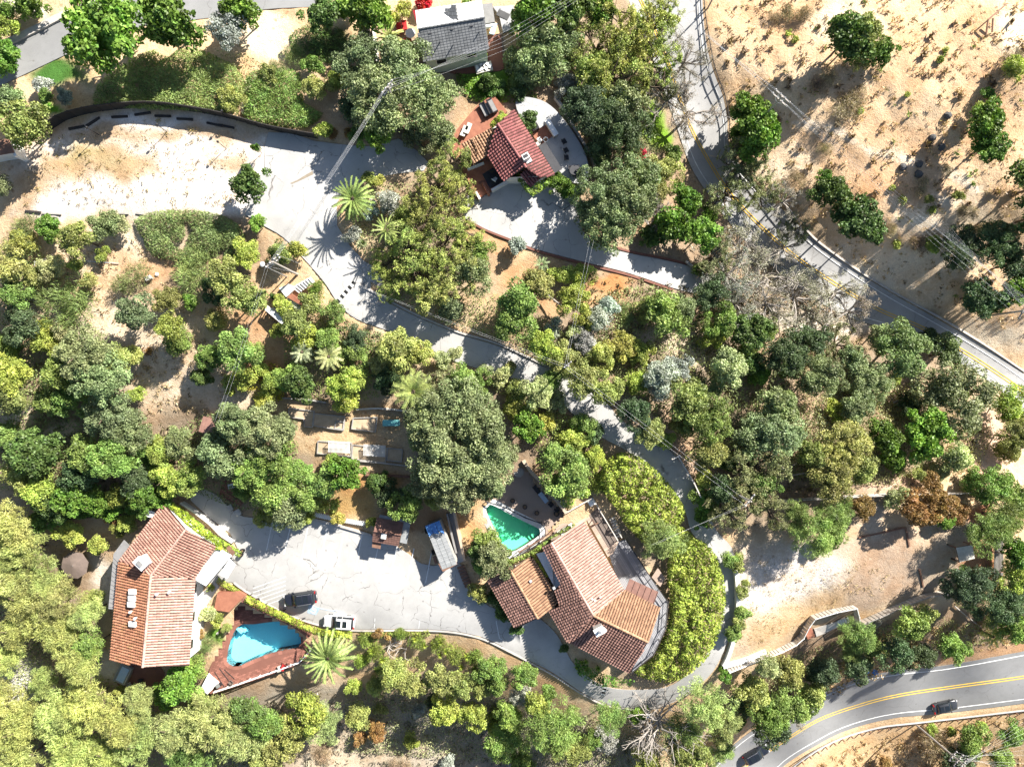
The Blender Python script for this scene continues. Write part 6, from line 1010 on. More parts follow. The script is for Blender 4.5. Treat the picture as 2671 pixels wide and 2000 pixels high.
gw = thing('garden_fence', 'low timber wall along the upper edge of the vegetable garden', 'fence', G(800,1060)); part('rail', wallmb([(735,1038),(800,1042),(850,1050)], .7, .2), 'grey_wood', gw); part('rail', wallmb([(930,1068),(990,1065),(1060,1072)], .7, .25), 'pale_wood', gw); g2 = single('garden_retaining_wall', wallmb([(952,1238),(1010,1240),(1068,1244)], .7, .3), 'brown_wood', 'low brown timber wall at the foot of the vegetable garden', 'wall'); g3 = single('garden_retaining_wall', wallmb([(938,1202),(1000,1208),(1070,1216)], .5, .2), 'grey_wood', 'thin grey timber edge below the slatted planters', 'wall')
# ramp walls beside the trailer
single('ramp_wall', wallmb([(1166,1340),(1178,1395),(1190,1443)], 1.2, .25), 'grey_metal', 'grey wall between the trailer and the ramp', 'wall'); single('ramp_wall', wallmb([(1184,1335),(1198,1400),(1212,1462)], 1.4, .35), 'stucco_tan', 'tan wall on the pool side of the ramp', 'wall'); sheet('ramp', [(1168,1340),(1184,1336),(1212,1462),(1192,1470),(1190,1440)], 'patio_stone', .12)
rs = thing('brown_steps', 'brown timber steps below the ramp beside the trailer', 'steps', G(1205,1500))
for i in range(7): m = MB(); m.bar(G(1193+i*3.2,1482+i*8,.5-.05*i), G(1212+i*3.2,1476+i*8,.5-.05*i), .38, .12); part('tread', m, 'brown_wood', rs)
# slatted white bench-fences at the head of the car park
for a, b, lab in (((822,1342),(868,1352),'white slatted low fence between the two clipped bushes of the car park'),((902,1358),(950,1366),'white slatted low fence beside the brown roofed shed')):
    t = thing('slatted_fence', lab, 'fence', G(*a))
    for i in range(11): k = i/10; p = G(a[0]+(b[0]-a[0])*k, a[1]+(b[1]-a[1])*k, .8); m = MB(); m.bar(p+Vector((-.25,-.35,-.25)), p+Vector((.25,.35,.1)), .13, .06); part('slat', m, 'white_paint', t)
    m = MB(); m.bar(G(*a,.5), G(*b,.5), .5, .1); part('base_board', m, 'white_paint', t)
single('head_wall', wallmb([(735,1343),(800,1351),(880,1370),(968,1396)], .35, .35), 'stone', 'low concrete wall along the head of the car park bays', 'wall')
# pool fences
panel_fence('low white rail fence along the downhill edge of the brick pool deck', [(556,1812),(620,1792),(700,1765),(784,1730)], 1.6, 'white_paint', step=30, postmat='grey_wood', sm=False) if False else None
pf = thing('pool_fence', 'dark metal fence along the downhill edge of the brick pool deck', 'fence', W(660,1770,ZL)); railing(pf, [(556,1806),(620,1785),(700,1757),(780,1728),(806,1700)], ZL+1.05, 1.05, 'white_paint'); pf2 = thing('pool_fence', 'dark timber fence between the green pool and the house', 'fence', W(1400,1420,ZR)); railing(pf2, [(1353,1441),(1404,1411),(1442,1386)], ZR+1.5, 1.5, 'brown_wood'); railing(pf2, [(1357,1448),(1408,1418),(1446,1392)], ZR+1.3, 1.3, 'dark_wood'); railing(pf2, [(1268,1308),(1320,1325),(1370,1350),(1412,1365),(1422,1380),(1422,1396)], ZR+.95, .95, 'dark_metal')

# ------------------------------------------------------------------ utility poles and wires
def pole(label, base, top, arms, hgt=None, rot=0, r=.17, extra=None, col='pole_wood'):
    p = G(*base); h = hgt
    t = thing('utility_pole', label, 'utility pole', p, rot); m = MB(); m.tube([(0,0,-.5),(0,0,h*.5),(0,0,h)], r, r*.7, 8); part('pole', m, col, t, world=False); tips = []
    for z, L in arms:
        m = MB(); m.bar((-L/2,.2,h-z), (L/2,.2,h-z), .14, .16); a = part('cross_arm', m, col, t, world=False)
        m = MB(); m.bar((-L*.3,.18,h-z), (0,.05,h-z-.7), .05, .05); m.bar((L*.3,.18,h-z), (0,.05,h-z-.7), .05, .05); part('brace', m, 'steel', a, world=False)
        for i in range(4): x = -L/2+.15+(L-.3)*i/3; m = MB(); m.lathe((x,.2,h-z+.08), [(.04,0),(.09,.06),(.06,.12),(.09,.18),(.03,.24)], 7); part('insulator', m, 'insulator', a, world=False); tips.append(p+Matrix.Rotation(rot,3,'Z') @ Vector((x,.2,h-z+.3)))
    return t, tips, p
def drop(z): return z
PA, tA, pA = pole('tall pole with three cross arms below the guardrail of the lower road', (2388,1888), None, [(.3,2.6),(1.5,2.6),(2.9,2.2)], 14, .9); PB, tB, pB = pole('pole with two wide cross arms beside the curving road', (2560,826), None, [(.3,3.2),(1.6,3.2)], 11, 1.0); PC_, tC, pC = pole('pole with cross arms rising out of the bright tree at the road edge', (1965,332), None, [(.3,2.8),(1.4,2.8)], 11, -.75)
PD, tD, pD = pole('pole with cross arms beside the drive above the white terrace', (776,716), None, [(.3,2.4),(1.3,2.0)], 10, .8); PE, tE, pE = pole('pole standing among the grey-green oaks above the drive', (1046,308), None, [(.3,2.2),(1.2,1.8)], 10, .9); PF_, tF, pF = pole('pole at the upper edge of the long drive', (1470,958), None, [(.4,1.4)], 9, .7); PG, tG, pG = pole('pole with a reddish cross arm behind the timber gate frame', (1900,1278), None, [(.3,2.2)], 10, .9); PH, tH, pH = pole('leaning street lamp pole on the hill side of the pale road', (1846,22), None, [(.3,1.0)], 7, .2, .12)
def wire(a, b, label, grp, sag=.02, r=.007):
    a = Vector(a); b = Vector(b); L = (b-a).length; c = (a+b)/2; m = MB(); pts = [a.lerp(b, i/10)-Vector((0,0,sag*L*4*(i/10)*(1-i/10)))-c for i in range(11)]; m.tube(pts, r, n=4, cap=False)
    return tag(link('power_line', mesh('power_line', m, 'wire'), None, c), label, 'wire', grp)
for i in range(8):
    wire(tC[i], tB[i], 'wire strung across the dry hillside between two poles', 'hillside wires'); wire(tB[i], W(2760, 930+i*9, tB[i].z-3), 'wire running on past the curving road from the pole', 'road bend wires'); wire(tC[i], W(1560+i*8, -140, 12), 'wire running from the road edge pole up the valley', 'valley wires')
for i in range(12): wire(tA[i], W(2780, 1790+i*26, tA[i].z-1), 'wire running from the guardrail pole across the slope', 'guardrail wires')
for i in range(9): wire(W(2395+i*9, 560+i*2.5, 9-.1*i), W(2700+i*5, 790+i*10, 5), 'high wire passing over the dark oak on the hill', 'high hill wires', .015)
for i in range(6): wire(tD[i], tE[i], 'wire crossing the concrete drive between two poles', 'drive wires')
for i in range(5): wire(tE[i], W(1300+i*6, 92+i*9, 13.5), 'wire from the oak pole passing the shingle house', 'shingle house wires'); 
for i in range(4): wire(W(1300+i*6, 92+i*9, 13.5), W(1600+i*8, -80, 14), 'wire continuing past the shingle house over the trees', 'upper house wires')
for i in range(2): wire(tD[i], W(560+i*10, 1100, 12), 'wire running down over the orchard from the pole', 'orchard wires'); wire(tD[3+i], W(930+i*6, 745, 9.5), 'wire from the terrace pole to the drive corner', 'terrace wires'); wire(W(930+i*6,745,9.5), tF[i], 'wire following the upper edge of the long drive', 'long drive wires'); wire(tF[i], tG[i], 'wire between the drive pole and the gate pole', 'gate wires'); wire(tG[i], W(1700+i*10, 1420, 8), 'wire from the gate pole to the big hedge', 'hedge wires'); wire(tF[i], W(1540+i*10, 620, 11), 'wire from the drive pole over the grove', 'grove wires')
def streetlamp(label, u, v, h, a):
    t = thing('street_lamp', label, 'street lamp', G(u,v), a); m = MB(); m.tube([(0,0,-.3),(0,0,h)], .09, .06); part('post', m, 'grey_metal', t, world=False); m = MB(); m.tube([(0,0,h),(.7,0,h+.15),(1.3,0,h+.1)], .04); part('arm', m, 'grey_metal', t, world=False); m = MB(); m.lathe((1.4,0,h-.05), [(.1,0),(.3,.08),(.34,.16),(.1,.28)], 10); part('lamp_head', m, 'white_paint', t, world=False)
streetlamp('lamp with a white head beside the white terrace pole', 748, 722, 6, 2.6); streetlamp('lamp with a white head at the outer bend of the drive', 1690, 1852, 4, 2.2); streetlamp('lamp with a white head on the pole behind the gate frame', 1892, 1288, 5, 2.5)
# timber gate frame over the drive
gf = thing('gate_frame', 'tall open timber frame beside the long drive', 'gate', G(1772,1200)); A0 = [(1770,1192),(1790,1225),(1812,1262),(1828,1296)]
for k, z in enumerate((2.6, 1.3)):
    m = MB()
    for a, b in zip(A0[:-1], A0[1:]): m.bar(G(*a,z), G(*b,z), .16, .14)
    part('rail', m, 'pale_wood', gf)
for a in A0: m = MB(); m.bar(G(*a,-.2), G(*a,2.7), .16, .16); part('post', m, 'pale_wood', gf)
m = MB(); m.bar(G(1752,1197,2.7), G(1775,1188,2.7), .2, .16); part('cross_beam', m, 'pale_wood', gf)
panel_fence('low dark rail along the upper side of the drive by the gate frame', [(1700,1130),(1730,1155),(1760,1185)], .9, 'grey_wood', step=20)

# ------------------------------------------------------------------ cars
def car(label, u, v, heading, paint, L=4.75, Wd=1.92, Hh=1.72, rack=True, cargo=True):
    p = G(u, v, .1); t = thing('parked_car' if u < 1500 else 'car', label, 'car', p, heading); hl = L/2; hw = Wd/2
    def loft(st, name, mat, parent, smooth=True):
        m = MB(); n = len(st[0][1])
        for x, ring in st: m.v += [(x, y, z) for y, z in ring]
        for i in range(len(st)-1):
            for j in range(n-1): m.f.append((i*n+j, i*n+j+1, (i+1)*n+j+1, (i+1)*n+j)); m.t.append(.5)
        m.f.append(tuple(range(n))[::-1]); m.f.append(tuple((len(st)-1)*n+j for j in range(n))); m.t += [.5]*2
        return part(name, m, mat, parent, smooth=smooth, world=False)
    def ring(wd, zb, zs, zt): return [(-wd*.94, zb), (-wd, zb+.2), (-wd, zs-.12), (-wd*.95, zs), (-wd*.8, zt), (-wd*.4, zt+.03), (0, zt+.045), (wd*.4, zt+.03), (wd*.8, zt), (wd*.95, zs), (wd, zs-.12), (wd, zb+.2), (wd*.94, zb)]
    prof = [(-.5,.62,.35,.75,.78),(-.492,.8,.32,.86,.92),(-.46,.93,.28,.95,1.0),(-.4,.985,.26,.98,1.02),(-.2,1,.25,.98,1.02),(.1,1,.25,.97,1.01),(.2,.995,.25,.96,1.02),(.3,.98,.26,.93,1.0),(.4,.95,.27,.88,.95),(.455,.88,.29,.82,.88),(.485,.74,.32,.72,.78),(.5,.56,.36,.62,.66)]
    loft([(a*L, ring(hw*b, c, d, e)) for a, b, c, d, e in prof], 'body', paint, t)
    def cab(wd, zb, zt, cr=.03): return [(-wd, zb), (-wd*.93, zb+(zt-zb)*.5), (-wd*.84, zt-.04), (-wd*.7, zt), (0, zt+cr), (wd*.7, zt), (wd*.84, zt-.04), (wd*.93, zb+(zt-zb)*.5), (wd, zb)]
    rear = -.47 if cargo else -.36; gl = loft([(rear*L, cab(hw*.86,.98,1.05)), ((rear+.035)*L, cab(hw*.92,.98,Hh-.16)), ((rear+.07)*L, cab(hw*.94,.98,Hh-.06)), (-.1*L, cab(hw*.96,.98,Hh-.02)), (.03*L, cab(hw*.96,.98,Hh-.04)), (.1*L, cab(hw*.95,.98,Hh-.16)), (.25*L, cab(hw*.88,.97,1.04))], 'windows', 'glass', t)
    def top(wd, z): return [(-wd*.84, z-.035), (-wd*.7, z+.012), (0, z+.045), (wd*.7, z+.012), (wd*.84, z-.035)]
    rf = loft([((rear+.05)*L, top(hw*.93,Hh-.1)), ((rear+.08)*L, top(hw*.945,Hh-.045)), (-.1*L, top(hw*.965,Hh-.005)), (.03*L, top(hw*.965,Hh-.025)), (.07*L, top(hw*.96,Hh-.09))], 'roof', paint, t)
    m = MB(); m.box((-.02*L,0,Hh+.045), (.16*L,hw*1.0,.02)); part('sunroof', m, 'glass', rf, world=False); m = MB(); m.box((-.22*L,0,Hh+.04), (.14*L,hw*1.0,.02)); part('sunroof', m, 'glass', rf, world=False)
    for s in (-1, 1):
        if rack: m = MB(); m.tube([((rear+.1)*L,s*hw*.74,Hh+.0),((rear+.13)*L,s*hw*.74,Hh+.09),(.0,s*hw*.76,Hh+.1),(.04*L,s*hw*.76,Hh+.02)], .025); part('roof_rail', m, 'steel', rf, world=False)
        m = MB(); m.box((.17*L,s*(hw+.1),1.02), (.16,.24,.16)); part('mirror', m, paint, t, world=False)
        m = MB(); m.box((.465*L,s*hw*.62,.78), (.22,.42,.14), -s*.35); part('headlight', m, 'insulator', t, world=False); m = MB(); m.box((-.478*L,s*hw*.72,.95), (.14,.36,.28), s*.2); part('taillight', m, M['tail'], t, world=False)
        for x in (-.29, .3):
            m = MB(); m.tube([(x*L,s*(hw-.2),.34),(x*L,s*(hw+.01),.34)], .35, n=18); wv = part('wheel', m, 'rubber', t, world=False); m = MB(); m.tube([(x*L,s*(hw-.02),.34),(x*L,s*(hw+.03),.34)], .22, n=12); part('rim', m, 'steel', wv, world=False)
        for x in (.06, -.12): m = MB(); m.bar((x*L,s*hw*.945,1.0), (x*L-.06,s*hw*.82,Hh-.05), .09, .05); part('pillar', m, paint, t, world=False)
    m = MB(); m.box((.36*L,0,.985), (.02,hw*1.5,.01)); part('hood_seam', m, 'black_paint', t, world=False); m = MB(); m.box((-hl+.02,0,.62), (.06,.5,.12)); part('number_plate', m, 'white_paint', t, world=False); m = MB(); m.box((hl-.1,0,.55), (.12,1.0,.18)); part('grille', m, 'black_paint', t, world=False); return t
car('navy black estate car with roof rails parked by the blue wheelchair bay', 787, 1557, math.pi+.14, 'paint_navy', 4.95); car('white sport utility car with dark roof panels parked beside the hedge', 888, 1617, math.pi-.07, 'paint_white', 4.7); car('black car driving along the lower road beside the guardrail', 2459, 1837, .2, 'paint_charcoal', 4.7, Hh=1.5, rack=False, cargo=False); car('dark sport utility car driving on the lower road near the slope bushes', 1968, 1960, .5, 'paint_navy', 5.0)
# ------------------------------------------------------------------ garden and terrace furniture
def chair(label, p, rz, mat, grp=None, fr='black_paint', arms=True):
    t = thing('garden_chair', label, 'chair', p, rz, grp)
    m = MB(); m.box((0,0,.42), (.62,.6,.1)); part('seat', m, mat, t, world=False); m = MB(); m.box((-.3,0,.75), (.1,.6,.6), 0, ry=-.2); part('backrest', m, mat, t, world=False)
    for sx in (-.25,.25):
        for sy in (-.26,.26): m = MB(); m.bar((sx,sy,0), (sx,sy,.4), .05, .05); part('leg', m, fr, t, world=False)
    if arms:
        for sy in (-.31,.31): m = MB(); m.bar((-.28,sy,.62), (.28,sy,.62), .06, .04); part('armrest', m, fr, t, world=False)
def lounger(label, p, rz, mat, grp=None, L=1.9):
    t = thing('sun_lounger', label, 'sun lounger', p, rz, grp); m = MB(); m.box((.25,0,.34), (L*.68,.68,.12)); part('mattress', m, mat, t, world=False); m = MB(); m.box((-L*.32,0,.5), (L*.36,.68,.1), 0, ry=.55); part('backrest', m, mat, t, world=False)
    for sx in (-.5,.8):
        for sy in (-.28,.28): m = MB(); m.bar((sx,sy,0), (sx,sy,.3), .05, .05); part('leg', m, 'white_paint', t, world=False)
def table(label, p, r, mat, grp=None, h=.74):
    t = thing('round_table', label, 'table', p, 0, grp); m = MB(); m.lathe((0,0,h-.05), [(r*.96,0),(r,.02),(r,.05),(r*.97,.06)], 20); part('table_top', m, mat, t, world=False); m = MB(); m.lathe((0,0,0), [(r*.5,0),(r*.45,.05),(.06,.1),(.06,h-.05)], 10); part('pedestal', m, 'dark_metal', t, world=False)
def pot(label, p, r, h, mat, grp=None, plantc=None, rim=True):
    t = thing('planter_pot', label, 'planter', p, prand.uniform(0,6), grp); m = MB(); m.lathe((0,0,0), [(r*.7,0),(r*.95,h*.6),(r*1.08,h*.92),(r*1.08,h),(r*.86,h),(r*.84,h*.9),(r*.2,h*.88)], 16); part('pot', m, mat, t, world=False)
    m = MB(); m.lathe((0,0,h*.86), [(r*.82,0),(r*.8,.02)], 12); part('soil', m, 'soil', t, world=False)
    if plantc: o = link('foliage', LIB['tiny'][0], t, (0,0,h+r*.5)); o.scale = (r*1.3,r*1.3,r*1.3); o.color = (*plantc,1)
def boxthing(name, label, cat, p, size, rz, mat, grp=None, lid=None):
    t = thing(name, label, cat, p, rz, grp); m = MB(); m.box((0,0,size[2]/2), size); part('body', m, mat, t, world=False); m = MB(); m.box((0,0,size[2]+.03), (size[0]*1.05,size[1]*1.05,.06)); part('lid', m, lid or mat, t, world=False)
def parasol(label, u, v, r, mat, h=2.5, n=8, tilt=0):
    p = G(u,v); z = p.z+h; q = W(u,v,z); base = Vector((q.x,q.y,gz(q.x,q.y))); t = thing('parasol', label, 'parasol', base); m = MB(); m.tube([(0,0,0),(0,0,h+.2)], .04); part('pole', m, 'grey_metal', t, world=False); m = MB(); m.lathe((0,0,0), [(.35,0),(.35,.08),(.06,.12)], 12); part('base', m, 'dark_metal', t, world=False)
    for i in range(n):
        a0, a1 = 6.2832*i/n+.2, 6.2832*(i+1)/n+.2; m = MB(); m.add([(0,0,h+.12),(r*math.cos(a0),r*math.sin(a0),h-.45),(r*.97*math.cos((a0+a1)/2)*.96,r*.97*math.sin((a0+a1)/2)*.96,h-.4),(r*math.cos(a1),r*math.sin(a1),h-.45)], [(0,1,2),(0,2,3)]); cn = part('canopy_panel', m, mat, t, world=False); m = MB(); m.bar((0,0,h+.06), (r*.98*math.cos(a0),r*.98*math.sin(a0),h-.47), .03, .03); part('rib', m, 'grey_metal', cn, world=False)
parasol('wide brown parasol in the garden beside the long house', 193, 1474, 2.1, 'brown_fabric', 2.6); 
# long house: hot tub, round table, slatted steps, seats
hb = thing('hot_tub', 'rectangular steel rimmed hot tub in the shade behind the long house', 'hot tub', G(328,1752), -.45); m = MB(); m.box((0,0,.45), (2.0,2.9,.9)); part('shell', m, 'grey_metal', hb, world=False); m = MB(); m.box((.05,0,.93), (1.2,2.3,.06)); part('cover', m, 'blue_paint', hb, world=False)
for s in (-1,1): m = MB(); m.tube([(.9*s,-1.3,.95),(.9*s,1.3,.95)], .05); part('rim_rail', m, 'steel', hb, world=False)
table('round grey patio table beside the hot tub', G(368,1786), .65, 'grey_metal'); chair('dark chair tucked at the grey patio table', G(352,1792), .3, 'charcoal_fabric'); chair('dark chair on the house side of the grey patio table', G(372,1772), -1.6, 'charcoal_fabric')
sheet('round_patio', smooth_path([(300,1760),(330,1735),(420,1740),(425,1790),(390,1815),(345,1810),(310,1790)], 14, True), 'brick_red', .12)
gl = thing('garden_steps', 'slatted timber steps going down from the round table patio', 'steps', G(335,1800))
for i in range(10): m = MB(); m.bar(G(327+i*2.2,1785+i*4.2,.5-.03*i), G(340+i*2.2,1779+i*4.2,.5-.03*i), .17, .06); part('tread', m, 'pale_wood', gl)
cs_ = thing('curved_steps', 'curved flight of brick garden steps between the long house and the pool deck', 'steps', G(560,1640))
for i in range(13):
    k = i/12; a = -math.pi*.95+k*math.pi*.55; m = MB(); u0, v0 = 515+k*92, 1645+14*math.sin(k*3.1)-k*k*34; d = (math.cos(.5*k+1.75), math.sin(.5*k+1.75)); z = -2.6+.02*i; m.bar(W(u0-7*d[0],v0-10*d[1],z), W(u0+5*d[0],v0+8*d[1],z), .32, .18); part('tread', m, 'stone' if i % 2 else 'brick_red', cs_)
sheet('landing', [(621,1541),(641,1552),(597,1596),(558,1590),(567,1545)], 'terracotta', z=-.35, skirt=2.2); sheet('side_path', [(505,1570),(512,1560),(560,1515),(572,1530),(545,1570),(525,1600),(512,1640),(508,1700),(495,1715),(494,1660)], 'drive_concrete', .14)
ss = thing('railing_shadow_bars', 'row of grey bars standing for railing shadows beside the long house', 'steps', G(502,1600))  # grey bars stand in for the railing's cast shadows on the path
for i in range(18): m = MB(); m.bar(W(503-i*.6,1580+i*5.6,-1.0), W(511-i*.6,1577+i*5.6,-1.0), .16, .06); part('tread', m, 'grey_wood', ss)
m = MB(); m.prism([W(*p,ZL+.35) for p in ((543,1757),(570,1781),(541,1810),(523,1796))], .5); single('white_platform', m, 'white_roof', 'white concrete platform at the corner of the brick pool deck', 'platform')
boxthing('kettle_grill', 'small dark grill standing on the brick deck corner', 'grill', W(574,1783,ZL+.03), (.6,.5,.8), .5, 'black_paint', lid='steel'); chair('wicker chair on the brick deck below the kite pool', W(605,1777,ZL+.03), 2.4, 'brown_fabric'); chair('dark red chair beside the palm end of the brick deck', W(742,1735,ZL+.03), 1.2, 'red_fabric'); chair('grey chair beside the dark red one on the brick deck', W(732,1738,ZL+.03), 1.9, 'pale_fabric')
bp = [(555+i*9+ (i>3)*2, 1750+i*(-3)) for i in range(4)]
for i, (a, b) in enumerate((((585,1790),(560,1752)),((598,1776),(572,1742)),((612,1770),(585,1745)))): m = MB(); m.bar(W(*a,ZL+.05), W(*b,ZL+.05), .08, .1); single('deck_joint', m, 'dark_wood', 'dark timber joint across the brick pool deck', 'timber', 'timber joints in the brick deck')
for u, v in ((632,1444),(636,1434)): pot('black pot with pale gravel beside the white entrance canopy', G(u,v,.1), .34, .7, 'black_paint', 'black pots by the entrance canopy')
pot('black pot with pale gravel set into the hedge by the hatched bay', G(674,1563,.1), .36, .6, 'black_paint'); pot('pale striped bird bath pot by the curved steps', W(589,1637,ZL+.4), .3, .7, 'white_paint')
for u, v, a in ((646,1572,.9),(694,1574,.4),(742,1590,.5),(793,1612,.4),(857,1626,.4),(655,1550,.6)): m = MB(); p = G(u,v,.18); m.box(p, (.5,.12,.3), a); single('wheel_stop', m, 'dark_metal', 'small dark metal sign stake at the hedge of the car park', 'stake', 'metal stakes along the hedge')
for u, v in ((600,1324),(621,1336)): m = MB(); p = G(u,v,.35); m.box(p, (.9,.9,.5), .5); single('stone_cube', m, 'stone', 'grey stone cube in the shade at the corner of the car park', 'stone block', 'stone cubes at the car park corner')
boxthing('utility_box', 'white painted utility cabinet beside the ivy covered wall', 'cabinet', G(578,1380), (1.2,.8,1.0), -.75, 'white_paint'); 
lw = single('entrance_wall', wallmb([(470,1312),(505,1335),(545,1365),(560,1380),(572,1393),(605,1415)], 1.2, .3), 'stucco_white', 'white wall beneath the ivy beside the salmon tile roof', 'wall')
m = MB(); m.prism([W(*p,2.2) for p in ((590,1428),(598,1422),(613,1440),(605,1452))], .1); single('entrance_sign', m, 'brown_wood', 'small framed brown roof light beside the white entrance canopy', 'panel')
# pool terrace of the green pool
table('round wicker table in the shade at the tip of the pool terrace', W(1353,1230,ZR+.03), .75, 'grey_wood')
for u, v, a in ((1402,1278,-.9),(1417,1296,-.9)): lounger('pale blue grey lounger in the shade of the pool terrace wall', W(u,v,ZR+.03), a, 'pale_fabric' if u > 1410 else 'charcoal_fabric', None) if False else lounger('blue grey lounger beside the tan terrace wall' if u > 1410 else 'charcoal lounger in the deeper shade of the terrace', W(u,v,ZR+.03), a, 'blue_paint' if u > 1410 else 'charcoal_fabric')
chair('black armchair by the wall of the pool terrace', W(1436,1314,ZR+.03), -2.4, 'black_paint'); chair('grey armchair at the end of the pool terrace wall', W(1452,1328,ZR+.03), -2.4, 'charcoal_fabric')
for u, v in ((1337,1304),(1369,1320),(1400,1336),(1288,1285)): pot('dark ribbed pot with a rolled rim standing along the edge of the green pool', W(u,v,ZR+.03), .34, .55, 'charcoal_fabric', 'dark pots along the green pool')
pot('round black pot under the terrace wall by the armchairs', W(1451,1338,ZR+.03), .4, .6, 'black_paint'); pot('tall grey pot beside the flagstones of the green pool', W(1309,1456,.4), .3, .7, 'rock_dark')
for u, v, a, mt in ((1459,1386,.55,'pale_fabric'),(1473,1378,.55,'grey_wood'),(1489,1368,.55,'white_paint')): chair({'pale_fabric':'pale cushioned chair at the ivy edge of the wooden deck','grey_wood':'weathered wooden chair between two pale ones on the deck','white_paint':'white chair nearest the steps of the wooden deck'}[mt], W(u,v,.8), a-1.5, mt)
boxthing('air_conditioner', 'white air conditioner unit on a plinth behind the terrace wall', 'air conditioner', G(1469,1310), (.7,1.2,.9), .6, 'white_paint', lid='grey_metal'); boxthing('air_conditioner', 'grey air conditioner unit beside the white one behind the terrace wall', 'air conditioner', G(1459,1290), (.8,.9,.8), .6, 'galvanised', lid='grey_metal')
boxthing('deck_locker', 'white rounded locker at the outer corner of the wooden deck', 'locker', W(1542,1309,.82), (.9,.8,.7), .5, 'white_paint'); sg = thing('deck_swing', 'triangular timber frame standing on the wooden deck', 'frame', W(1549,1362,.82), .4)
for a, b in (((-.6,-.3,0),(0,0,1.5)),((.6,-.3,0),(0,0,1.5)),((0,.5,0),(0,0,1.5)),((-.6,-.3,.1),(.6,-.3,.1))): m = MB(); m.bar(a, b, .1, .1); part('beam', m, 'brown_wood', sg, world=False)
# red house terrace
so1 = thing('outdoor_sofa', 'black framed sofa with pale cushions on the terracotta terrace', 'sofa', W(1264,290,7.38), -1.1)
for nm, c, s, mt in (('base',(0,0,.25),(2.0,.8,.3),'black_paint'),('cushion',(0,-.05,.45),(1.8,.6,.14),'grey_metal'),('backrest',(0,.38,.6),(2.0,.14,.5),'black_paint'),('armrest',(-.95,0,.5),(.14,.8,.3),'black_paint'),('armrest',(.95,0,.5),(.14,.8,.3),'black_paint')): m = MB(); m.box(c, s); part(nm, m, mt, so1, world=False)
so2 = copy_tree(so1); so2.location = W(1284,280,7.38); so2.rotation_euler.z = 2.05; so2['label'] = 'black framed sofa facing the other across the low table on the terrace'
boxthing('low_table', 'low slatted table between the two sofas of the terrace', 'table', W(1274,286,7.38), (1.5,.7,.38), -1.1, 'grey_metal', lid='stone')
for u, v in ((1211,345),(1221,338)): lounger('pale lounger lying on the sunlit terracotta terrace', W(u,v,7.38), 1.2, 'pale_fabric', 'pale loungers on the terrace', 1.7)
chair('white chair on the dark pad of the terrace', W(1291,470,7.43), 1.0, 'white_paint'); chair('black chair beside the white one on the dark pad', W(1284,462,7.43), 2.0, 'black_paint')
for u, v, a in ((1471,372,.5),(1476,395,.5),(1477,414,.1)): chair('dark slung chair standing on the stone patio by the curved wall', W(u,v,7.28), a, 'charcoal_fabric', 'dark slung chairs on the stone patio')
table('dark round table under the laurel at the end of the stone patio', W(1497,448,7.28), .7, 'dark_metal')
for u, v, a in ((1488,442,0),(1504,440,2),(1500,458,4),(1508,450,3)): chair('dark chair set round the table on the stone patio', W(u,v,7.28), a, 'charcoal_fabric', 'chairs round the patio table')
boxthing('outdoor_kitchen', 'long white topped counter on the stone patio', 'counter', W(1438,339,7.28), (.7,2.4,.9), .55, 'stone', lid='white_roof'); boxthing('barbecue', 'black covered barbecue beside the red roof', 'barbecue', W(1395,338,7.38), (.9,.8,1.0), .5, 'black_paint'); boxthing('side_stool', 'small white stool near the white bucket on the patio deck', 'stool', W(1407,367,7.4), (.5,.6,.4), .6, 'white_paint'); pot('white round bucket pot on the patio deck', W(1423,367,7.4), .34, .45, 'white_paint'); boxthing('side_stool', 'second small white stool beside the flat charcoal roof', 'stool', W(1404,377,7.4), (.5,.5,.4), .6, 'pale_fabric')
# shingle house garden
for u, v, a in ((1042,78,.3),(1056,72,.3)): lounger('bright red lounger in the garden beside the feathery palm', G(u,v), a+1.4, 'red_fabric', 'red loungers beside the palm', 1.7)
for u, v in ((1056,112),(1070,114),(1062,120)): chair('red chair round the glass table in the palm shade', G(u,v), u, 'red_fabric', 'red chairs in the palm shade')
table('pale glass table among the red chairs', G(1072,94), .7, 'silver_roof'); sc_ = thing('white_daybed', 'heap of white cushions on a daybed on the brick patio', 'daybed', W(1262,180,6.55), .25); m = MB(); m.box((0,0,.25), (2.4,1.3,.4)); part('frame', m, 'pale_wood', sc_, world=False)
for i in range(4): m = MB(); m.box((-.8+.5*i,.1*(i%2),.52), (.6,.9,.2), .3*i); part('cushion', m, 'white_paint', sc_, world=False)
lounger('blue covered lounger beside the shingle roofed house', W(1287,80,6.55), 1.3, 'blue_paint'); boxthing('garden_bench', 'white bench by the side wall of the shingle roofed house', 'bench', W(1276,68,6.55), (1.0,.7,.45), .2, 'white_paint'); pot('green shrub in a pot at the corner of the brick patio', W(1264,152,6.55), .4, .5, 'terracotta', None, (.25,.4,.03))
hf = thing('stone_path', 'short row of dark stepping stones beside the shingle house', 'path', G(1312,40))
for i in range(4): m = MB(); m.box(G(1302+i*7,34+i*3.4,.5), (.5,.9,.1), -.5); part('stepping_stone', m, 'rock_dark', hf)
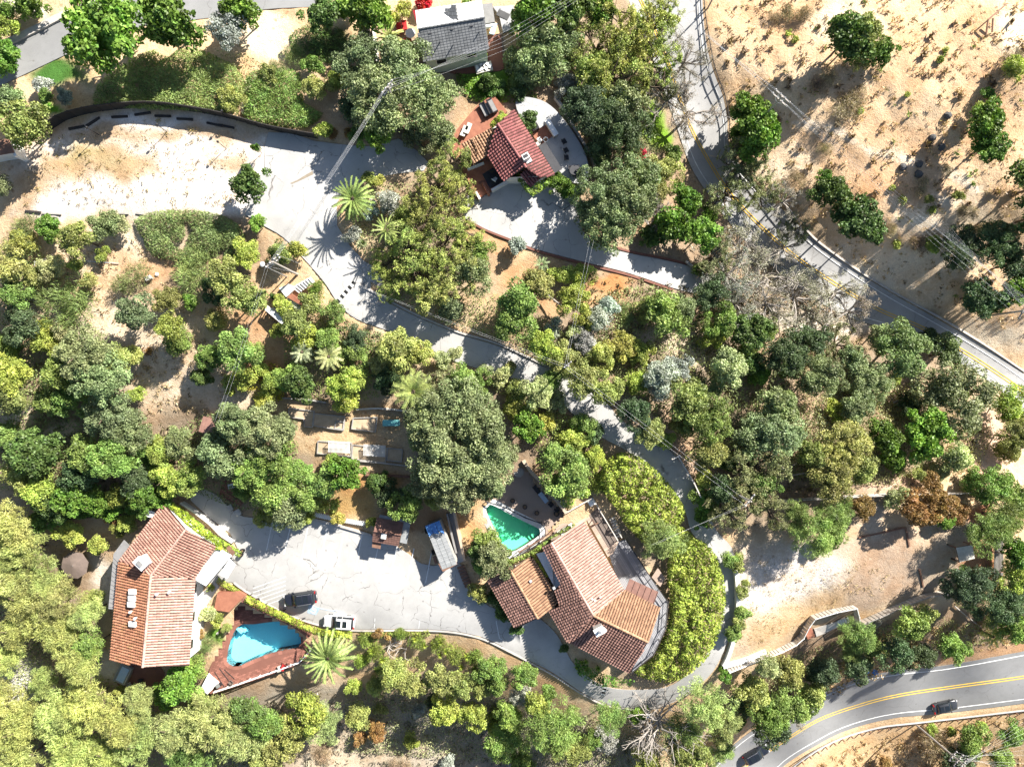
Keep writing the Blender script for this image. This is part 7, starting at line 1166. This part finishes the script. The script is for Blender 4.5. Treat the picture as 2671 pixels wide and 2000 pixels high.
# vegetable garden
def bed(label, P, h=.45, dv=0):
    t = thing('raised_bed', label, 'raised bed', G(*P[0]), 0, 'raised vegetable beds')
    for a, b in zip(P, P[1:]+P[:1]): m = MB(); m.bar(G(*a,h*.5), G(*b,h*.5), .12, h); part('side_board', m, 'grey_wood', t)
    m = MB(); m.prism([G(*p,h*.55) for p in P], .3); part('soil', m, 'tan_soil', t)
bed('L shaped raised bed with pale soil at the oak end of the garden', [(754,1064),(820,1072),(815,1114),(795,1112),(793,1092),(753,1087)]); bed('long raised bed in the shade of the yellow-green tree', [(820,1078),(900,1086),(896,1122),(818,1110)]); bed('little square raised bed inside the shaded one', [(877,1098),(898,1100),(895,1119),(874,1116)]); bed('wide raised bed with strewn sticks beside the teal table', [(922,1090),(984,1088),(980,1126),(918,1118)]); bed('raised bed holding the first slatted rack', [(830,1150),(918,1156),(915,1190),(828,1182)], .35); bed('raised bed holding the second slatted rack', [(921,1160),(1010,1168),(1006,1206),(918,1196)], .35); bed('raised bed at the shaded end of the slatted racks', [(1012,1168),(1050,1172),(1048,1204),(1010,1200)], .35)
tt = thing('teal_table', 'long pale teal table in the corner of the vegetable garden', 'table', G(1023,1102), .02); m = MB(); m.box((0,0,.8), (2.5,.9,.06)); part('table_top', m, 'teal_paint', tt, world=False)
for sx in (-1.1,1.1):
    for sy in (-.35,.35): m = MB(); m.bar((sx,sy,0),(sx,sy,.8),.06,.06); part('leg', m, 'teal_paint', tt, world=False)
for (u, v, lab) in ((889,1164,'white slatted trellis rack over the first raised bed'),(980,1173,'white slatted trellis rack over the second raised bed')):
    t = thing('slatted_rack', lab, 'trellis', G(u,v), -.06)
    for i in range(18): m = MB(); m.bar((-1.5+i*.18,-.85,.95), (-1.5+i*.18,.85,1.25), .08, .04); part('slat', m, 'white_paint', t, world=False)
    for y, z in ((-.7,.95),(.7,1.2)): m = MB(); m.bar((-1.6,y,z),(1.6,y,z),.06,.06); part('rail', m, 'grey_wood', t, world=False)
    for x in (-1.5,1.5):
        for y, z in ((-.7,.95),(.7,1.2)): m = MB(); m.bar((x,y,0),(x,y,z),.07,.07); part('leg', m, 'grey_wood', t, world=False)
# white terrace and steps above the palms
for P, lab, mt in (([(728,752),(752,740),(772,752),(746,775)],'white upper slab of the hillside terrace','white_roof'),([(697,805),(722,800),(770,824),(748,841)],'white lower slab of the hillside terrace','white_roof'),([(752,772),(788,790),(782,812),(748,796)],'white middle slab of the hillside terrace','stucco_white')): m = MB(); m.prism([G(*p,.5) for p in P], .7); single('terrace_slab', m, mt, lab, 'terrace')
ws = thing('terrace_stairs', 'white stairs climbing from the hillside terrace to the drive', 'steps', G(770,745))
for i in range(7): m = MB(); m.bar(G(765+i*7,748-i*4,.35+.12*i), G(783+i*6,762-i*4,.35+.12*i), .42, .16); part('tread', m, 'white_roof' if i % 2 else 'pale_wood', ws)
m = MB(); m.prism([G(*p,.9) for p in ((749,775),(760,766),(792,790),(786,797))], 1.0); single('red_planter', m, 'terracotta', 'brick red planter box on the hillside terrace', 'planter')
hr = thing('slatted_balustrade', 'long white topped balustrade with dark slats below the hillside terrace', 'balustrade', G(700,808)); m = MB(); m.bar(G(694,802,1.5), G(800,892,1.5), .7, .14); part('handrail', m, 'white_paint', hr)
for i in range(22): k = i/21; m = MB(); m.bar(G(690+104*k,808+88*k,1.4), G(686+104*k,814+88*k,.1), .12, .1); part('baluster', m, 'brown_wood', hr)
pot('dark green plant in a box at the hillside terrace', G(716,774), .4, .4, 'dark_wood', None, (.06,.13,.03)); pot('second dark green plant on the hillside terrace', G(741,788), .5, .4, 'dark_wood', None, (.07,.14,.03))
ld = thing('ladder', 'white ladder lying on the scrub of the wild slope', 'ladder', G(95,700))
for dx in (0,8): m = MB(); m.bar(G(90+dx,680,.5), G(93+dx,730,.4), .07, .07); part('rail', m, 'white_paint', ld)
for i in range(8): m = MB(); m.bar(G(90.5+i*.4,683+i*6,.5), G(98.5+i*.4,683+i*6,.5), .05, .05); part('rung', m, 'white_paint', ld)
boxthing('beehive_box', 'small white box standing on the dry orchard slope', 'box', G(392,727), (.8,.55,.6), .5, 'grey_wood', lid='white_roof'); m = MB(); m.lathe(G(410,716), [(.2,0),(.28,.12),(.2,.24),(.05,.3)], 8); single('white_stone', m, 'white_paint', 'small white stone beside the box on the dry slope', 'stone')
m = MB(); m.bar(G(205,680,.2), G(310,687,.15), .09, .09); single('fallen_pipe', m, 'galvanised', 'thin pale pipe lying across the dry slope', 'pipe')
# lower yard: beige awning, log pergola, sleepers
aw2 = thing('shade_awning', 'beige cloth awning on four dark posts by the log pergola', 'awning', G(2518,1442)); cs4 = [G(*p,2.3) for p in ((2494,1428),(2536,1421),(2543,1456),(2503,1466))]; m = MB(); m.prism(cs4, .05); part('cloth', m, 'pale_fabric', aw2)
for p in cs4: m = MB(); m.bar(p, (p.x,p.y,gz(p.x,p.y)-.2), .1, .1); part('post', m, 'brown_wood', aw2)
for a, b in ((0,1),(1,2),(2,3),(3,0)): m = MB(); m.bar(cs4[a]-Vector((0,0,.1)), cs4[b]-Vector((0,0,.1)), .08, .1); part('beam', m, 'dark_wood', aw2)
for a in ((2472,1420),(2482,1455)): m = MB(); m.bar(G(*a,.3), G(a[0]+22,a[1]+8,.3), .2, .2); part('ground_beam', m, 'dark_wood', aw2)
lp = thing('log_pergola', 'pergola roofed with grey logs under the dark pines', 'pergola', G(2600,1460))
for i in range(7): m = MB(); u0 = 2594+i*3.4; m.tube([G(u0+2,1402,2.6), G(u0-1,1520,2.5)], .1, n=6); part('log', m, 'grey_wood', lp)
for v0 in (1440,1490): m = MB(); m.bar(G(2590,v0,2.45), G(2618,v0+2,2.45), .14, .14); part('beam', m, 'brown_wood', lp)
for a in ((2593,1406),(2614,1408),(2592,1514),(2611,1516)): m = MB(); m.bar(G(*a,-.2), G(*a,2.5), .16, .16); part('post', m, 'brown_wood', lp)
lp2 = thing('log_bench', 'row of brown split logs leaning at the log pergola', 'logs', G(2580,1450))
for i in range(5): m = MB(); m.tube([G(2572+i*3.6,1420+i*2,.25), G(2570+i*3.6,1492,.25)], .1, n=6); part('log', m, 'copper_sheet', lp2)
for a, b, lab in (((2362,1375),(2372,1425),'dark timber sleeper ending the lower yard lawn'),((2240,1402),(2360,1376),'long timber edging along the upper side of the lower yard'),((2398,1485),(2408,1530),'pale timber board lying in the lower yard shade')): m = MB(); m.bar(G(*a,.15), G(*b,.15), .22, .25); single('timber_sleeper', m, 'brown_wood', lab, 'timber')
m = MB(); m.tube([G(2490,1580,.5), G(2520,1605,.4), G(2562,1638,.3)], .12, .06, 6); single('fallen_tree', m, 'pole_wood', 'pale fallen trunk on the slope above the little palm', 'trunk')
tb = thing('blue_litter', 'heap of crumpled blue plastic on the verge of the lower road', 'litter', G(2270,1750))
for i in range(9): m = MB(); p = G(2258+prand.uniform(0,30),1744+prand.uniform(0,12),.15); m.box(p, (prand.uniform(.3,.9),prand.uniform(.2,.6),.2), prand.uniform(0,3), rx=prand.uniform(-.4,.4)); part('scrap', m, 'blue_tarp', tb)
tw2 = thing('barrel', 'dark barrel lying beside a bent branch in the clearing', 'barrel', G(2541,1150)); m = MB(); m.tube([(0,-.4,.35),(0,.4,.35)], .35, n=12); part('drum', m, 'charcoal_fabric', tw2, world=False); m = MB(); m.tube([(0,-.42,.35),(0,-.38,.35)], .37, n=12); part('rim', m, 'galvanised', tw2, world=False)
m = MB(); m.tube([G(2535,1135,.2), G(2550,1128,.4), G(2565,1127,.3)], .1, .05, 6); single('bent_branch', m, 'bark_dark', 'bent dark branch lying on the bare clearing', 'branch')
for u, v in ((2354,437),(2396,429),(2395,455),(2455,384),(2431,360),(2470,303)): m = MB(); p = G(u,v); m.lathe(p-Vector((0,0,.1)), [(.5,0),(.62,.2),(.5,.5),(.25,.68),(.05,.72)], 7); m.v = [(x+prand.uniform(-.08,.08),y+prand.uniform(-.08,.08),z) for x,y,z in m.v]; single('boulder', m, 'rock_dark', 'dark rounded boulder on the dry hillside', 'boulder', 'dark boulders on the hillside')
tp = thing('leaning_timbers', 'dark leaning timber frame at the top of the dry hillside', 'frame', G(2600,40))
for a, b in (((2577,52),(2626,10)),((2577,52),(2572,92)),((2590,48),(2588,85))): m = MB(); m.bar(G(*a,1.0), G(*b,.3), .16, .16); part('beam', m, 'brown_wood', tp)
# dead trunks and roots on the bank
dr = thing('dead_roots', 'tangle of bleached bare roots on the bank below the car park', 'roots', G(1040,1690))
for i in range(16): a = prand.uniform(0,6.28); m = MB(); p0 = G(1040+prand.uniform(-30,30),1690+prand.uniform(-14,14),.6); m.tube([p0, p0+Vector((math.cos(a)*.9,math.sin(a)*.9,.3)), p0+Vector((math.cos(a+.5)*1.8,math.sin(a+.5)*1.8,.1))], .09, .04, 5); part('root', m, 'bark_grey', dr)
for u, v, a in ((2010,1222,0),(2060,1240,.2),(2330,1050,.5),(1430,770,-.7)): m = MB(); p = G(u,v,1.2); m.tube([p, p+Vector((2.2*math.cos(a),2.2*math.sin(a),.4)), p+Vector((4*math.cos(a+.2),4*math.sin(a+.2),.2))], .13, .05, 6); single('fallen_limb', m, 'bark_grey', 'pale fallen limb lying in the woods', 'branch', 'pale fallen limbs in the woods')
